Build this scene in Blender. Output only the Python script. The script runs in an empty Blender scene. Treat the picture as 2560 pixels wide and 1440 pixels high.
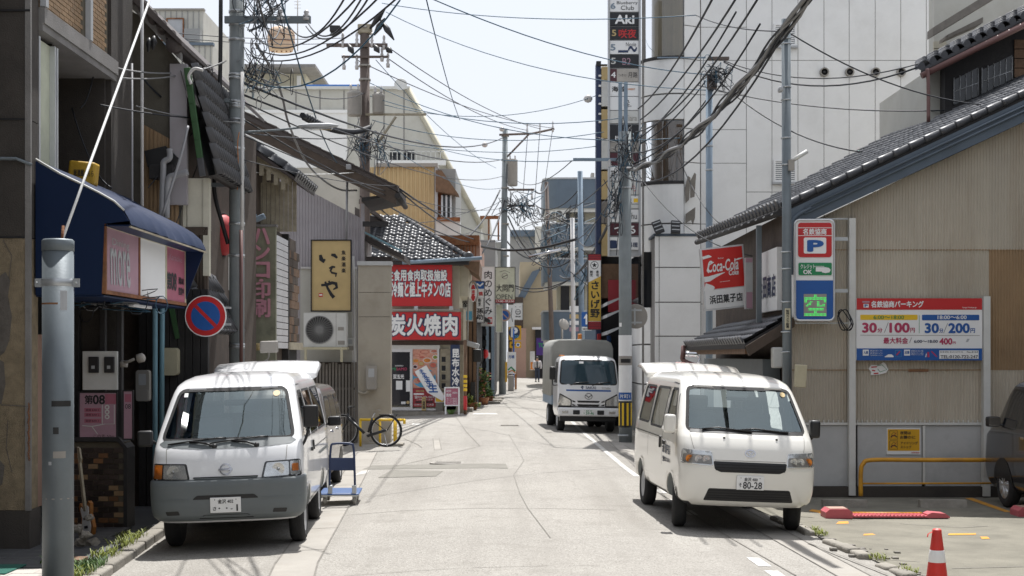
import bpy,bmesh,math,random
from mathutils import Vector,Matrix
from mathutils.bvhtree import BVHTree
RNG=random.Random(11)
sc=bpy.context.scene
col=sc.collection
F,HY,CH=3555.6,890.0,2.05
cam=bpy.data.cameras.new('camera')
cam.lens=50.0;cam.sensor_width=36.0;cam.shift_y=(HY-720)/2560
cam.dof.use_dof=True;cam.dof.focus_distance=17.0;cam.dof.aperture_fstop=5.0
cam.clip_start=0.1;cam.clip_end=2000
cam_o=bpy.data.objects.new('camera',cam)
cam_o.location=(0,0,CH);cam_o.rotation_euler=(math.pi/2,0,0)
col.objects.link(cam_o);sc.camera=cam_o
SUN_EL,SUN_AZ=math.radians(66),math.radians(10)
world=bpy.data.worlds.new('World');sc.world=world;world.use_nodes=True
wn,wl=world.node_tree.nodes,world.node_tree.links
sky=wn.new('ShaderNodeTexSky');sky.sky_type='NISHITA';sky.sun_disc=False
sky.sun_elevation=SUN_EL;sky.sun_rotation=SUN_AZ
sky.altitude=0;sky.air_density=1.0;sky.dust_density=4.0;sky.ozone_density=1.0
veil=wn.new('ShaderNodeMix');veil.data_type='RGBA';veil.inputs[0].default_value=0.65
veil.inputs[7].default_value=(10.4,10.8,11.6,1)
wl.new(sky.outputs[0],veil.inputs[6]);wl.new(veil.outputs[2],wn['Background'].inputs[0])
wn['Background'].inputs[1].default_value=0.075
sun=bpy.data.lights.new('sun','SUN');sun.energy=4.6;sun.angle=math.radians(0.53);sun.color=(1.0,0.98,0.955)
sun_o=bpy.data.objects.new('sun',sun)
sun_o.rotation_euler=Vector((math.sin(SUN_AZ)*math.cos(SUN_EL),math.cos(SUN_AZ)*math.cos(SUN_EL),math.sin(SUN_EL))).to_track_quat('Z','Y').to_euler()
col.objects.link(sun_o)
sc.view_settings.view_transform='Standard';sc.view_settings.look='None'
sc.view_settings.exposure=0.55;sc.view_settings.gamma=1.0;sc.view_settings.use_curve_mapping=False
sc.cycles.max_bounces=7;sc.cycles.transparent_max_bounces=12
MATS={}
def mat(name,c=None,rough=0.7,metal=0.0,var=0.12,scale=2.5,bump=0.0,bscale=40.0,stain=0.0,stain_c=(0.05,0.04,0.03),rnd=0.0,spec=0.5,coat=0.0,streak=1.0,emit=0.0):
 if c is None:return MATS[name]
 m=bpy.data.materials.new(name);m.use_nodes=True
 n,l=m.node_tree.nodes,m.node_tree.links
 p=n['Principled BSDF']
 p.inputs['Roughness'].default_value=rough;p.inputs['Metallic'].default_value=metal
 p.inputs['Specular IOR Level'].default_value=spec;p.inputs['Coat Weight'].default_value=coat
 p.inputs['Coat Roughness'].default_value=0.06
 tc=n.new('ShaderNodeTexCoord')
 no=n.new('ShaderNodeTexNoise');no.inputs['Scale'].default_value=scale;no.inputs['Detail'].default_value=6;no.inputs['Roughness'].default_value=0.65
 l.new(tc.outputs['Object'],no.inputs['Vector'])
 mr=n.new('ShaderNodeMapRange');mr.inputs[1].default_value=0.25;mr.inputs[2].default_value=0.75
 mr.inputs[3].default_value=1-var;mr.inputs[4].default_value=1+var
 l.new(no.outputs['Fac'],mr.inputs[0])
 hs=n.new('ShaderNodeHueSaturation');hs.inputs['Color'].default_value=(*c,1)
 val=mr.outputs[0]
 if rnd:
  oi=n.new('ShaderNodeObjectInfo');m2=n.new('ShaderNodeMapRange');m2 .inputs[3].default_value=1-rnd;m2 .inputs[4].default_value=1+rnd
  l.new(oi.outputs['Random'],m2 .inputs[0]);mu=n.new('ShaderNodeMath');mu.operation='MULTIPLY'
  l.new(val,mu.inputs[0]);l.new(m2 .outputs[0],mu.inputs[1]);val=mu.outputs[0]
 l.new(val,hs.inputs['Value']);out=hs.outputs[0]
 if stain:
  mp=n.new('ShaderNodeMapping');mp.inputs['Scale'].default_value=(1.0,1.0,1.0/streak);l.new(tc.outputs['Object'],mp.inputs[0])
  n2=n.new('ShaderNodeTexNoise');n2 .inputs['Scale'].default_value=1.7;n2 .inputs['Detail'].default_value=8;n2 .inputs['Roughness'].default_value=0.7
  l.new(mp.outputs[0],n2 .inputs['Vector'])
  r2=n.new('ShaderNodeMapRange');r2 .inputs[1].default_value=0.48;r2 .inputs[2].default_value=0.72;r2 .inputs[4].default_value=stain
  l.new(n2 .outputs['Fac'],r2 .inputs[0])
  mx=n.new('ShaderNodeMix');mx.data_type='RGBA';mx.inputs[7].default_value=(*stain_c,1)
  l.new(r2 .outputs[0],mx.inputs[0]);l.new(out,mx.inputs[6]);out=mx.outputs[2]
 l.new(out,p.inputs['Base Color'])
 if bump:
  n3=n.new('ShaderNodeTexNoise');n3 .inputs['Scale'].default_value=bscale;n3 .inputs['Detail'].default_value=4
  l.new(tc.outputs['Object'],n3 .inputs['Vector'])
  bp=n.new('ShaderNodeBump');bp.inputs['Strength'].default_value=bump;bp.inputs['Distance'].default_value=0.02
  l.new(n3 .outputs['Fac'],bp.inputs['Height']);l.new(bp.outputs[0],p.inputs['Normal'])
 if emit:
  p.inputs['Emission Color'].default_value=(*c,1);p.inputs['Emission Strength'].default_value=emit
 MATS[name]=m
 return m
def glass_mat(name,tint,gloss=(1,1,1),f0=0.05,rough=0.0):
 m=bpy.data.materials.new(name);m.use_nodes=True
 n,l=m.node_tree.nodes,m.node_tree.links;n.remove(n['Principled BSDF'])
 t=n.new('ShaderNodeBsdfTransparent');t.inputs[0].default_value=(*tint,1)
 g=n.new('ShaderNodeBsdfGlossy');g.inputs['Roughness'].default_value=rough;g.inputs[0].default_value=(*gloss,1)
 lw=n.new('ShaderNodeFresnel');lw.inputs[0].default_value=1.5
 mr=n.new('ShaderNodeMapRange');mr.inputs[1].default_value=0.04;mr.inputs[2].default_value=1;mr.inputs[3].default_value=f0;mr.inputs[4].default_value=1
 mx=n.new('ShaderNodeMixShader');l.new(lw.outputs[0],mr.inputs[0]);l.new(mr.outputs[0],mx.inputs[0]);l.new(t.outputs[0],mx.inputs[1]);l.new(g.outputs[0],mx.inputs[2])
 l.new(mx.outputs[0],n['Material Output'].inputs[0]);MATS[name]=m
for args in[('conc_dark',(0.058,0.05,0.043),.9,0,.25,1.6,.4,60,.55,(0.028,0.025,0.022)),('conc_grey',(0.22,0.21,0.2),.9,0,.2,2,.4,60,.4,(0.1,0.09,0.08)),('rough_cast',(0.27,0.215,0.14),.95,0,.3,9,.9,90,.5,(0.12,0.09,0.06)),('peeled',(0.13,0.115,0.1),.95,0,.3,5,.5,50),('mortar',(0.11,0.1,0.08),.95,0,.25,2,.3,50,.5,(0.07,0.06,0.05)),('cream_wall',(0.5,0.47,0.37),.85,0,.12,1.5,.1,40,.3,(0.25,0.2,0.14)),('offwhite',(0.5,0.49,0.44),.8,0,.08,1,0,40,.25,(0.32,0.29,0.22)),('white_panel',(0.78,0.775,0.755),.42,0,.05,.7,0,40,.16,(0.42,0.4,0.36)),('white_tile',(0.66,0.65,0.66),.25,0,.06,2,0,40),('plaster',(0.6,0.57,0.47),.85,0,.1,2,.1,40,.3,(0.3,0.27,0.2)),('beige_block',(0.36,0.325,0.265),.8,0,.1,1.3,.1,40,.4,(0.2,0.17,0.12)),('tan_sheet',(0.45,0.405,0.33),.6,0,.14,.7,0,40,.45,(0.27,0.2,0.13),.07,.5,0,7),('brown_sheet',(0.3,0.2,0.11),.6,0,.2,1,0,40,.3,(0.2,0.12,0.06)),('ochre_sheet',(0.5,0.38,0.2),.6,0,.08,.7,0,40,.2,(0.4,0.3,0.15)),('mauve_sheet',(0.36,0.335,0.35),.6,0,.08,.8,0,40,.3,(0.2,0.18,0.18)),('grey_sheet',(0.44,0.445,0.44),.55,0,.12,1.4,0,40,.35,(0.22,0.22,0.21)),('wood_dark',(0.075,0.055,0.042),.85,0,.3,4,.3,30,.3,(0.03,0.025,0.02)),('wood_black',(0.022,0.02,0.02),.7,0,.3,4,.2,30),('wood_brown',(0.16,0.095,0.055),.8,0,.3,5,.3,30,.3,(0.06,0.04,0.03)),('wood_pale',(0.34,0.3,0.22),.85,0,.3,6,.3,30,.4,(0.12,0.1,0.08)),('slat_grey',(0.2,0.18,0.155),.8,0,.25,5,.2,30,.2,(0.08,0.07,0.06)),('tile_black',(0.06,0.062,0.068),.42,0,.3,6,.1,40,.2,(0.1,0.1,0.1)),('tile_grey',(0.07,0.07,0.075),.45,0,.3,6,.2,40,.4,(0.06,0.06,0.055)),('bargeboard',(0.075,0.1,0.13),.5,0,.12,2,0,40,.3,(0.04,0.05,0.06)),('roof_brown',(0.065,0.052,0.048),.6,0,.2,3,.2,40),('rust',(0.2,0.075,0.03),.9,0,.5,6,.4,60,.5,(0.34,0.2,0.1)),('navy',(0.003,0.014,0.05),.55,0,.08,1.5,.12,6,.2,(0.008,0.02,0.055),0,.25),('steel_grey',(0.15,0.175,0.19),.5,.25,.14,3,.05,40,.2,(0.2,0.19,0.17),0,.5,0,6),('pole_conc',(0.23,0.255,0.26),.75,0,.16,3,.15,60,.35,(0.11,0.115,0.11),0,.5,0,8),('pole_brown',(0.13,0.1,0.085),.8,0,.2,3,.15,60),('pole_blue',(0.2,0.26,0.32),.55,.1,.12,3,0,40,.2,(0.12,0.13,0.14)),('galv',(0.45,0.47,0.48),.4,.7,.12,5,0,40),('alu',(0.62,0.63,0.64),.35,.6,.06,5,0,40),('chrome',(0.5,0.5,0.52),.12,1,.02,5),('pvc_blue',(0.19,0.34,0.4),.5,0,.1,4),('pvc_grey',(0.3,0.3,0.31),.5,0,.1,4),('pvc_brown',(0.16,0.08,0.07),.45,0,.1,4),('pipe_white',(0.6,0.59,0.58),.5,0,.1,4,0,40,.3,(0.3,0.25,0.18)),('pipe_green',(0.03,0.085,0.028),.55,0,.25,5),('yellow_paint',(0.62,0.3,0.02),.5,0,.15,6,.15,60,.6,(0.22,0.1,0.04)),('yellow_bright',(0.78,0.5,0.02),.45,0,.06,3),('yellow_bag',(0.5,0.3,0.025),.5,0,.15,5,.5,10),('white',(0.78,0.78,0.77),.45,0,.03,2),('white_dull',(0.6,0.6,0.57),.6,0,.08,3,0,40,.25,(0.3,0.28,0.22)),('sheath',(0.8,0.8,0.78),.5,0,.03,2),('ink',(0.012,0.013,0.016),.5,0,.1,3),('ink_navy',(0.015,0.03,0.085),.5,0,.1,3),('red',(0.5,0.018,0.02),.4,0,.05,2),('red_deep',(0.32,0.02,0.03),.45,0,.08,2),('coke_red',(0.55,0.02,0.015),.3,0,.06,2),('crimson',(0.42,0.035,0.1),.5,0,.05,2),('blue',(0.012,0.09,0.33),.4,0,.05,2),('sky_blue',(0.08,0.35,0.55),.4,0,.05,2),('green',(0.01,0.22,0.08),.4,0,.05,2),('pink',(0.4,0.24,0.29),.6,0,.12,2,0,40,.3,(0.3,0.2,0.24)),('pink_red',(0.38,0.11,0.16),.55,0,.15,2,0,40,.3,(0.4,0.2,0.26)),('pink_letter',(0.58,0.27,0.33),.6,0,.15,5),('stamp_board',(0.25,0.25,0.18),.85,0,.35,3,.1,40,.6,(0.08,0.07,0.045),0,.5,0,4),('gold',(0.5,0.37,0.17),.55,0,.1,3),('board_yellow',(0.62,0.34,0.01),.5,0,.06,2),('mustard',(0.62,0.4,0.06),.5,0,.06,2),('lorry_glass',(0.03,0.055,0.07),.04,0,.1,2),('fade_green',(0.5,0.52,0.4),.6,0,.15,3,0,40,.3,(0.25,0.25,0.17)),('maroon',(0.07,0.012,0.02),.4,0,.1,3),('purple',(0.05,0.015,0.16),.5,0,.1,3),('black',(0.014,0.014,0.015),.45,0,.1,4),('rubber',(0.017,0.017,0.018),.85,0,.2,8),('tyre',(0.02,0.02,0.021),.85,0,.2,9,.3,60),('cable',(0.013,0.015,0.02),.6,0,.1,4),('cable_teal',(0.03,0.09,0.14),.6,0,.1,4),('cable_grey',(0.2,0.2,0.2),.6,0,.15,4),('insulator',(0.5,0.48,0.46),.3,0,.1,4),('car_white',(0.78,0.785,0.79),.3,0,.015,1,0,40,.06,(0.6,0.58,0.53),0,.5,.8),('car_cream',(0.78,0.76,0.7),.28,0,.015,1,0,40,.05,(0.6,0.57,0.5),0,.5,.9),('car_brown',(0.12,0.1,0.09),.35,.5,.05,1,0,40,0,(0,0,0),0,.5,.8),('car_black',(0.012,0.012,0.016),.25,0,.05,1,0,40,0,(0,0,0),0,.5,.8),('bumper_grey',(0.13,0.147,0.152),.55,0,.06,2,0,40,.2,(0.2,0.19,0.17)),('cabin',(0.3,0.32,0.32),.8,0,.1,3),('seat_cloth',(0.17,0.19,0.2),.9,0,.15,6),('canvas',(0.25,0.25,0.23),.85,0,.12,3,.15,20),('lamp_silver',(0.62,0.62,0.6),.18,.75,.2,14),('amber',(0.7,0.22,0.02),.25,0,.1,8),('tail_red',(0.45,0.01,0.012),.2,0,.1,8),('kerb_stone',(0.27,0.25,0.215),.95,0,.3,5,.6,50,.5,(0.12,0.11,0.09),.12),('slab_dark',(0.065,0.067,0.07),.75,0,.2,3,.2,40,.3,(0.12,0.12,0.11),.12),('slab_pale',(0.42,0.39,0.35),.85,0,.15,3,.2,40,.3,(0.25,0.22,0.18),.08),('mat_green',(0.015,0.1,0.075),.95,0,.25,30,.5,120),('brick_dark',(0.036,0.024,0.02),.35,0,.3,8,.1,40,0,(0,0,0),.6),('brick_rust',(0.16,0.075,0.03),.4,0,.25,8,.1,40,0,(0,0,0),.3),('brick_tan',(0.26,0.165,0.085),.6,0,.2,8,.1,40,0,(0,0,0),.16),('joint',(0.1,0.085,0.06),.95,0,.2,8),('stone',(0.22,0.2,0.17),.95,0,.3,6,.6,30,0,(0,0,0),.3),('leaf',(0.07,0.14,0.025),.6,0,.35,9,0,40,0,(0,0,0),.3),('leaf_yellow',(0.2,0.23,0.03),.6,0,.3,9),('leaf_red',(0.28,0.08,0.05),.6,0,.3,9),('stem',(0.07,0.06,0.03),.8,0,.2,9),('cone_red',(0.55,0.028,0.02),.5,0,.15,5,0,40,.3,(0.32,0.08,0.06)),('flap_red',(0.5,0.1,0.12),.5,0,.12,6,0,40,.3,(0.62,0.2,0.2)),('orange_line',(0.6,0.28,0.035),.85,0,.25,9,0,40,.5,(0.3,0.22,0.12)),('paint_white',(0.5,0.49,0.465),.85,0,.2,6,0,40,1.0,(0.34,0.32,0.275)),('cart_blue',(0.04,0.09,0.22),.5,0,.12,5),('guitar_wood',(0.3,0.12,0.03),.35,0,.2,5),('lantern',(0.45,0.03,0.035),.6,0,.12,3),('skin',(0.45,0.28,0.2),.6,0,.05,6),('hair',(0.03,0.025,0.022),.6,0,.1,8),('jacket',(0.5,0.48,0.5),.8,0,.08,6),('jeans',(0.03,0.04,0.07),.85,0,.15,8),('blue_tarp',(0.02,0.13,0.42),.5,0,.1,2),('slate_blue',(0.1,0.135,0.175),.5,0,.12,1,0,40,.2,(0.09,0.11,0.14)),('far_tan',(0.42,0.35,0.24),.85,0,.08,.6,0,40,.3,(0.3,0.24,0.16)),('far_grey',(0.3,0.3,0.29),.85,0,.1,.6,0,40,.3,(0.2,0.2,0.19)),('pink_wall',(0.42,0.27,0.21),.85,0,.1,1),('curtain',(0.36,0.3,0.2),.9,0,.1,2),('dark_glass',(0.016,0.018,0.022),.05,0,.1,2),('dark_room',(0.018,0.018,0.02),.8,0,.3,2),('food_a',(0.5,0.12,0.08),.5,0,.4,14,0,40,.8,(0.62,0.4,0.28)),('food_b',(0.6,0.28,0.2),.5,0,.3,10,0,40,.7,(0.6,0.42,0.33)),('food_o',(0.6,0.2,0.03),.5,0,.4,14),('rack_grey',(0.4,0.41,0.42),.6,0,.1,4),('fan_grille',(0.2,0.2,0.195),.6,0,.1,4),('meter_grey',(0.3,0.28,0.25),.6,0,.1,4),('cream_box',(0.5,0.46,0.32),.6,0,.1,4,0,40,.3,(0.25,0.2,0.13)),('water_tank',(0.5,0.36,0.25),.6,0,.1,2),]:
 mat(*args)
mat('led_green',(0.03,0.85,0.12),.5,emit=0.8)
glass_mat('van_glass',(0.72,0.84,0.86),(.8,.96,1),f0=0.16)
glass_mat('window_glass',(0.6,0.6,0.57),f0=0.1)
glass_mat('lamp_glass',(0.93,0.94,0.95),f0=0.06)
def V(*a):return Vector(a)
def P(px,py,Y):return Vector(((px-1280)/F*Y,Y,CH-(py-HY)/F*Y))
def X(px,Y):return(px-1280)/F*Y
def Z(py,Y):return CH-(py-HY)/F*Y
def smooth01(t):t=max(0.0,min(1.0,t));return t*t*(3-2*t)
def ground(x,y):return-0.04*(min(max(abs(x)-0.5,0),4.0))+0.32*smooth01((y-48)/55)
class B:
 def __init__(s,*mats):s.bm=bmesh.new();s.mats=list(mats);s.mi=0
 def use(s,m):
  if m not in s.mats:s.mats.append(m)
  s.mi=s.mats.index(m);return s
 def face(s,pts,smooth=False):
  f=s.bm.faces.new([s.bm.verts.new(p)for p in pts]);f.material_index=s.mi;f.smooth=smooth;return f
 def loops(s,rings,closed=True,cap=True,smooth=True):
  vs=[[s.bm.verts.new(p)for p in r]for r in rings];n=len(vs[0])
  for a,b in zip(vs,vs[1:]):
   for i in range(n if closed else n-1):
    j=(i+1)%n
    f=s.bm.faces.new((a[i],a[j],b[j],b[i]));f.material_index=s.mi;f.smooth=smooth
  if cap and closed:
   for r in(vs[0][::-1],vs[-1]):
    f=s.bm.faces.new(r);f.material_index=s.mi
  return s
 def box(s,x0,x1,y0,y1,z0,z1,bev=0.0,M=None):
  m=Matrix.Translation(((x0+x1)/2,(y0+y1)/2,(z0+z1)/2))@Matrix.Diagonal((abs(x1-x0),abs(y1-y0),abs(z1-z0),1))
  if M is not None:m=M@m
  r=bmesh.ops.create_cube(s.bm,size=1,matrix=m)['verts']
  fs={f for v in r for f in v.link_faces}
  if bev:
   es=list({e for v in r for e in v.link_edges})
   q=bmesh.ops.bevel(s.bm,geom=es,offset=bev,segments=2,affect='EDGES',profile=0.6)
   fs=set(q['faces'])|{f for f in fs if f.is_valid}
   for f in q['faces']:f.smooth=True
  for f in fs:f.material_index=s.mi
  return s
 def prism(s,poly,axis,a0,a1,M=None):
  mk={'x':lambda p,a:(a,p[0],p[1]),'y':lambda p,a:(p[0],a,p[1]),'z':lambda p,a:(p[0],p[1],a)}[axis]
  r=[[Vector(mk(p,a))for p in poly]for a in(a0,a1)]
  if M is not None:r=[[M@p for p in q]for q in r]
  return s.loops(r,smooth=False)
 def tube(s,pts,r,n=6,cap=True,smooth=True):
  pts=[Vector(p)for p in pts];k=len(pts);rs=r if isinstance(r,(list,tuple))else[r]*k
  t0=(pts[1]-pts[0]).normalized();up=Vector((0,0,1))if abs(t0 .z)<0.9 else Vector((1,0,0))
  nrm=t0 .cross(up).normalized();rings=[]
  for i in range(k):
   a=pts[max(i-1,0)];b=pts[min(i+1,k-1)];t=(b-a)
   t=t.normalized()if t.length>1e-9 else t0
   nrm=(nrm-t*nrm.dot(t));nrm=nrm.normalized()if nrm.length>1e-6 else t.orthogonal().normalized()
   bi=t.cross(nrm)
   rings.append([pts[i]+(nrm*math.cos(2*math.pi*j/n)+bi*math.sin(2*math.pi*j/n))*rs[i]for j in range(n)])
  return s.loops(rings,cap=cap,smooth=smooth)
 def cyl(s,p0,p1,r,n=12,r1=None):return s.tube([p0,p1],[r,r if r1 is None else r1],n)
 def lathe(s,prof,M=None,n=20):
  M=M or Matrix()
  return s.loops([[M@Vector((max(r,1e-4)*math.cos(2*math.pi*j/n),max(r,1e-4)*math.sin(2*math.pi*j/n),z))for j in range(n)]for r,z in prof])
 def grid(s,fn,nu,nv,smooth=True):
  return s.loops([[Vector(fn(u/nu,v/nv))for u in range(nu+1)]for v in range(nv+1)],closed=False,smooth=smooth)
 def add(s,verts,faces,fn,smooth=False):
  vs=[s.bm.verts.new(fn(v))for v in verts]
  for f in faces:
   try:q=s.bm.faces.new([vs[i]for i in f]);q.material_index=s.mi;q.smooth=smooth
   except ValueError:pass
  return s
 def mesh(s,name):
  me=bpy.data.meshes.new(name)
  bmesh.ops.recalc_face_normals(s.bm,faces=s.bm.faces[:])if getattr(s,'recalc',True)else None
  s.bm.to_mesh(me);s.bm.free()
  for m in s.mats:me.materials.append(MATS[m])
  return me
def tag(o,label=None,cat=None,group=None,kind=None):
 if label:o['label']=label
 if cat:o['category']=cat
 if group:o['group']=group
 if kind:o['kind']=kind
 return o
def thing(name,label,cat,base=(0,0,0),group=None):
 o=bpy.data.objects.new(name,None);o.location=base;o.empty_display_size=0.2
 col.objects.link(o);return tag(o,label,cat,group)
def link(name,me,parent=None):
 o=bpy.data.objects.new(name,me);col.objects.link(o)
 if parent is not None:
  o.parent=parent
  if parent.type=='EMPTY':o.matrix_parent_inverse=Matrix.Translation(parent.location).inverted()
 return o
def obj(name,b,parent=None,label=None,cat=None,group=None,kind=None):
 return tag(link(name,b.mesh(name),parent),label,cat,group,kind)
def part(parent,name,mats,fn,kind=None,label=None):
 b=B(*([mats]if isinstance(mats,str)else mats));fn(b);o=obj(name,b,parent,kind=kind,label=label)
 if name in SPLIT:islands(o,parent)
 return o
SPLIT=set('door_seam door_handle moulding wall_joint cladding_joint post wall_board dark_board stand steel_prong washer_jet bonnet_seam reflective_band arm lamp_strip intake_slot handle_bracket door_post shelf_bin weathered_board lattice_bar bracket roof_bracket steel_band'.split())
def islands(o,parent):
 me=o.data;up=list(range(len(me.vertices)))
 def find(i):
  while up[i]!=i:up[i]=up[up[i]];i=up[i]
  return i
 for e in me.edges:up[find(e.vertices[0])]=find(e.vertices[1])
 grp={}
 for f in me.polygons:grp.setdefault(find(f.vertices[0]),[]).append(f)
 if len(grp)<2:return
 for k,fs in enumerate(grp.values()):
  ids=sorted({i for f in fs for i in f.vertices});mp={i:j for j,i in enumerate(ids)};m2=bpy.data.meshes.new(o.name)
  m2 .from_pydata([me.vertices[i].co for i in ids],[],[[mp[i]for i in f.vertices]for f in fs])
  for m in me.materials:m2 .materials.append(m)
  for p,f in zip(m2 .polygons,fs):p.material_index=f.material_index;p.use_smooth=f.use_smooth
  if k:link(o.name.split('.')[0],m2,parent)
  else:first=m2
 o.data=first
def single(name,label,cat,mats,fn,group=None):
 b=B(*([mats]if isinstance(mats,str)else mats));fn(b);return obj(name,b,None,label,cat,group)
ORD=['topmost','second','third','fourth','fifth','sixth','seventh','eighth','ninth','tenth','eleventh','twelfth','thirteenth','fourteenth','fifteenth','sixteenth','seventeenth']
GLY={}
def glyphs(s):
 if s not in GLY:
  c=bpy.data.curves.new('writing','FONT');c.body=s;c.size=1;c.resolution_u=3
  o=bpy.data.objects.new('writing',c);col.objects.link(o)
  dg=bpy.context.evaluated_depsgraph_get();dg.update()
  me=bpy.data.meshes.new_from_object(o.evaluated_get(dg))
  vs=[v.co.copy()for v in me.vertices];fs=[tuple(p.vertices)for p in me.polygons]
  bpy.data.objects.remove(o);bpy.data.curves.remove(c);bpy.data.meshes.remove(me)
  GLY[s]=(vs,fs)
 return GLY[s]
def front(Y):return lambda a,b,d=0.0:Vector(((a-1280)/F*Y,Y-d,CH-(b-HY)/F*Y))
def plane(o,r,u):
 o=Vector(o);r=Vector(r).normalized();u=Vector(u).normalized();n=r.cross(u).normalized()
 return lambda a,b,d=0.0:o+r*a-u*b+n*d
def write(b,fr,s,l,t,r,bt,d=0.004,bold=0.0,em=False,m=None,slant=0.0):
 if m:b.use(m)
 vs,fs=glyphs(s)
 if not vs:return
 x0=min(v.x for v in vs);x1=max(v.x for v in vs);y0=min(v.y for v in vs);y1=max(v.y for v in vs)
 if em:y0,y1=min(y0,-0.1),max(y1,0.8);x0,x1=min(x0,0.03),max(x1,0.97)if len(s)==1 else x1
 kx=(r-l)/max(x1-x0,1e-6);ky=(bt-t)/max(y1-y0,1e-6)
 offs=[(0,0)]if not bold else[(0,0),(-1,0),(1,0),(0,-1),(0,1),(-.7,-.7),(.7,.7),(-.7,.7),(.7,-.7)]
 for i,(ox,oy)in enumerate(offs):
  e=bold/max(len(s),1)if False else bold
  b.add(vs,fs,lambda v:fr(l+(v.x-x0+ox*e)*kx+slant*(v.y-y0)*kx,t+(y1-v.y+oy*e)*ky,d+i*0.0003))
def column(b,fr,s,l,t,r,bt,d=0.004,bold=0.0,m=None):
 h=(bt-t)/len(s)
 for i,ch in enumerate(s):write(b,fr,ch,l,t+i*h+h*.05,r,t+(i+1)*h-h*.05,d,bold,True,m)
def rpoly(l,t,r,bt,rad=0.0,n=4):
 if not rad:return[(l,t),(r,t),(r,bt),(l,bt)]
 sx=1 if r>l else-1;sy=1 if bt>t else-1;out=[]
 for cx,cy,a0 in((l+rad*sx,t+rad*sy,180),(r-rad*sx,t+rad*sy,270),(r-rad*sx,bt-rad*sy,0),(l+rad*sx,bt-rad*sy,90)):
  for k in range(n+1):
   a=math.radians(a0+90*k/n);out.append((cx+rad*math.cos(a)*sx,cy+rad*math.sin(a)*sy))
 return out
def patch(b,fr,l,t,r,bt,d=0.002,rad=0.0,m=None):
 if m:b.use(m)
 b.face([fr(x,y,d)for x,y in rpoly(l,t,r,bt,rad)])
def fpoly(b,fr,pts,d=0.003,m=None):
 if m:b.use(m)
 b.face([fr(x,y,d)for x,y in pts])
def disc(b,fr,cx,cy,rx,ry=None,d=0.003,m=None,n=28):
 ry=ry or rx;fpoly(b,fr,[(cx+rx*math.cos(2*math.pi*k/n),cy+ry*math.sin(2*math.pi*k/n))for k in range(n)],d,m)
def stroke(b,fr,pts,w,d=0.004,m=None):
 if m:b.use(m)
 k=len(pts);ws=w if isinstance(w,(list,tuple))else[w]*k;q=[]
 for i,(x,y)in enumerate(pts):
  x0,y0=pts[max(i-1,0)];x1,y1=pts[min(i+1,k-1)];L=math.hypot(x1-x0,y1-y0)or 1
  q.append((x,y,-(y1-y0)/L*ws[i]/2,(x1-x0)/L*ws[i]/2))
 b.loops([[fr(x+a,y+c,d),fr(x-a,y-c,d)]for x,y,a,c in q],closed=False,smooth=False)
def slab(b,fr,l,t,r,bt,d0,d1,rad=0.0,m=None):
 if m:b.use(m)
 pts=rpoly(l,t,r,bt,rad)
 b.loops([[fr(x,y,d0)for x,y in pts],[fr(x,y,d1)for x,y in pts]],smooth=False)
def frame_bars(b,fr,l,t,r,bt,w,d0,d1,h=None,m=None):
 h=h or w
 for a in((l,t,r,t+h),(l,bt-h,r,bt),(l,t+h,l+w,bt-h),(r-w,t+h,r,bt-h)):slab(b,fr,*a,d0,d1,0,m)
def sag(p0,p1,s,n=10):
 p0,p1=Vector(p0),Vector(p1)
 return[p0 .lerp(p1,i/n)-Vector((0,0,4*s*(i/n)*(1-i/n)))for i in range(n+1)]
def catmull(pts,n=6):
 pts=[Vector(p)for p in pts];q=[pts[0]*2-pts[1]]+pts+[pts[-1]*2-pts[-2]];out=[]
 for i in range(1,len(q)-2):
  a,b_,c,d=q[i-1:i+3]
  for k in range(n):
   t=k/n;out.append(0.5*((2*b_)+(c-a)*t+(2*a-5*b_+4*c-d)*t*t+(3*b_-3*c+d-a)*t**3))
 return out+[pts[-1]]
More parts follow.
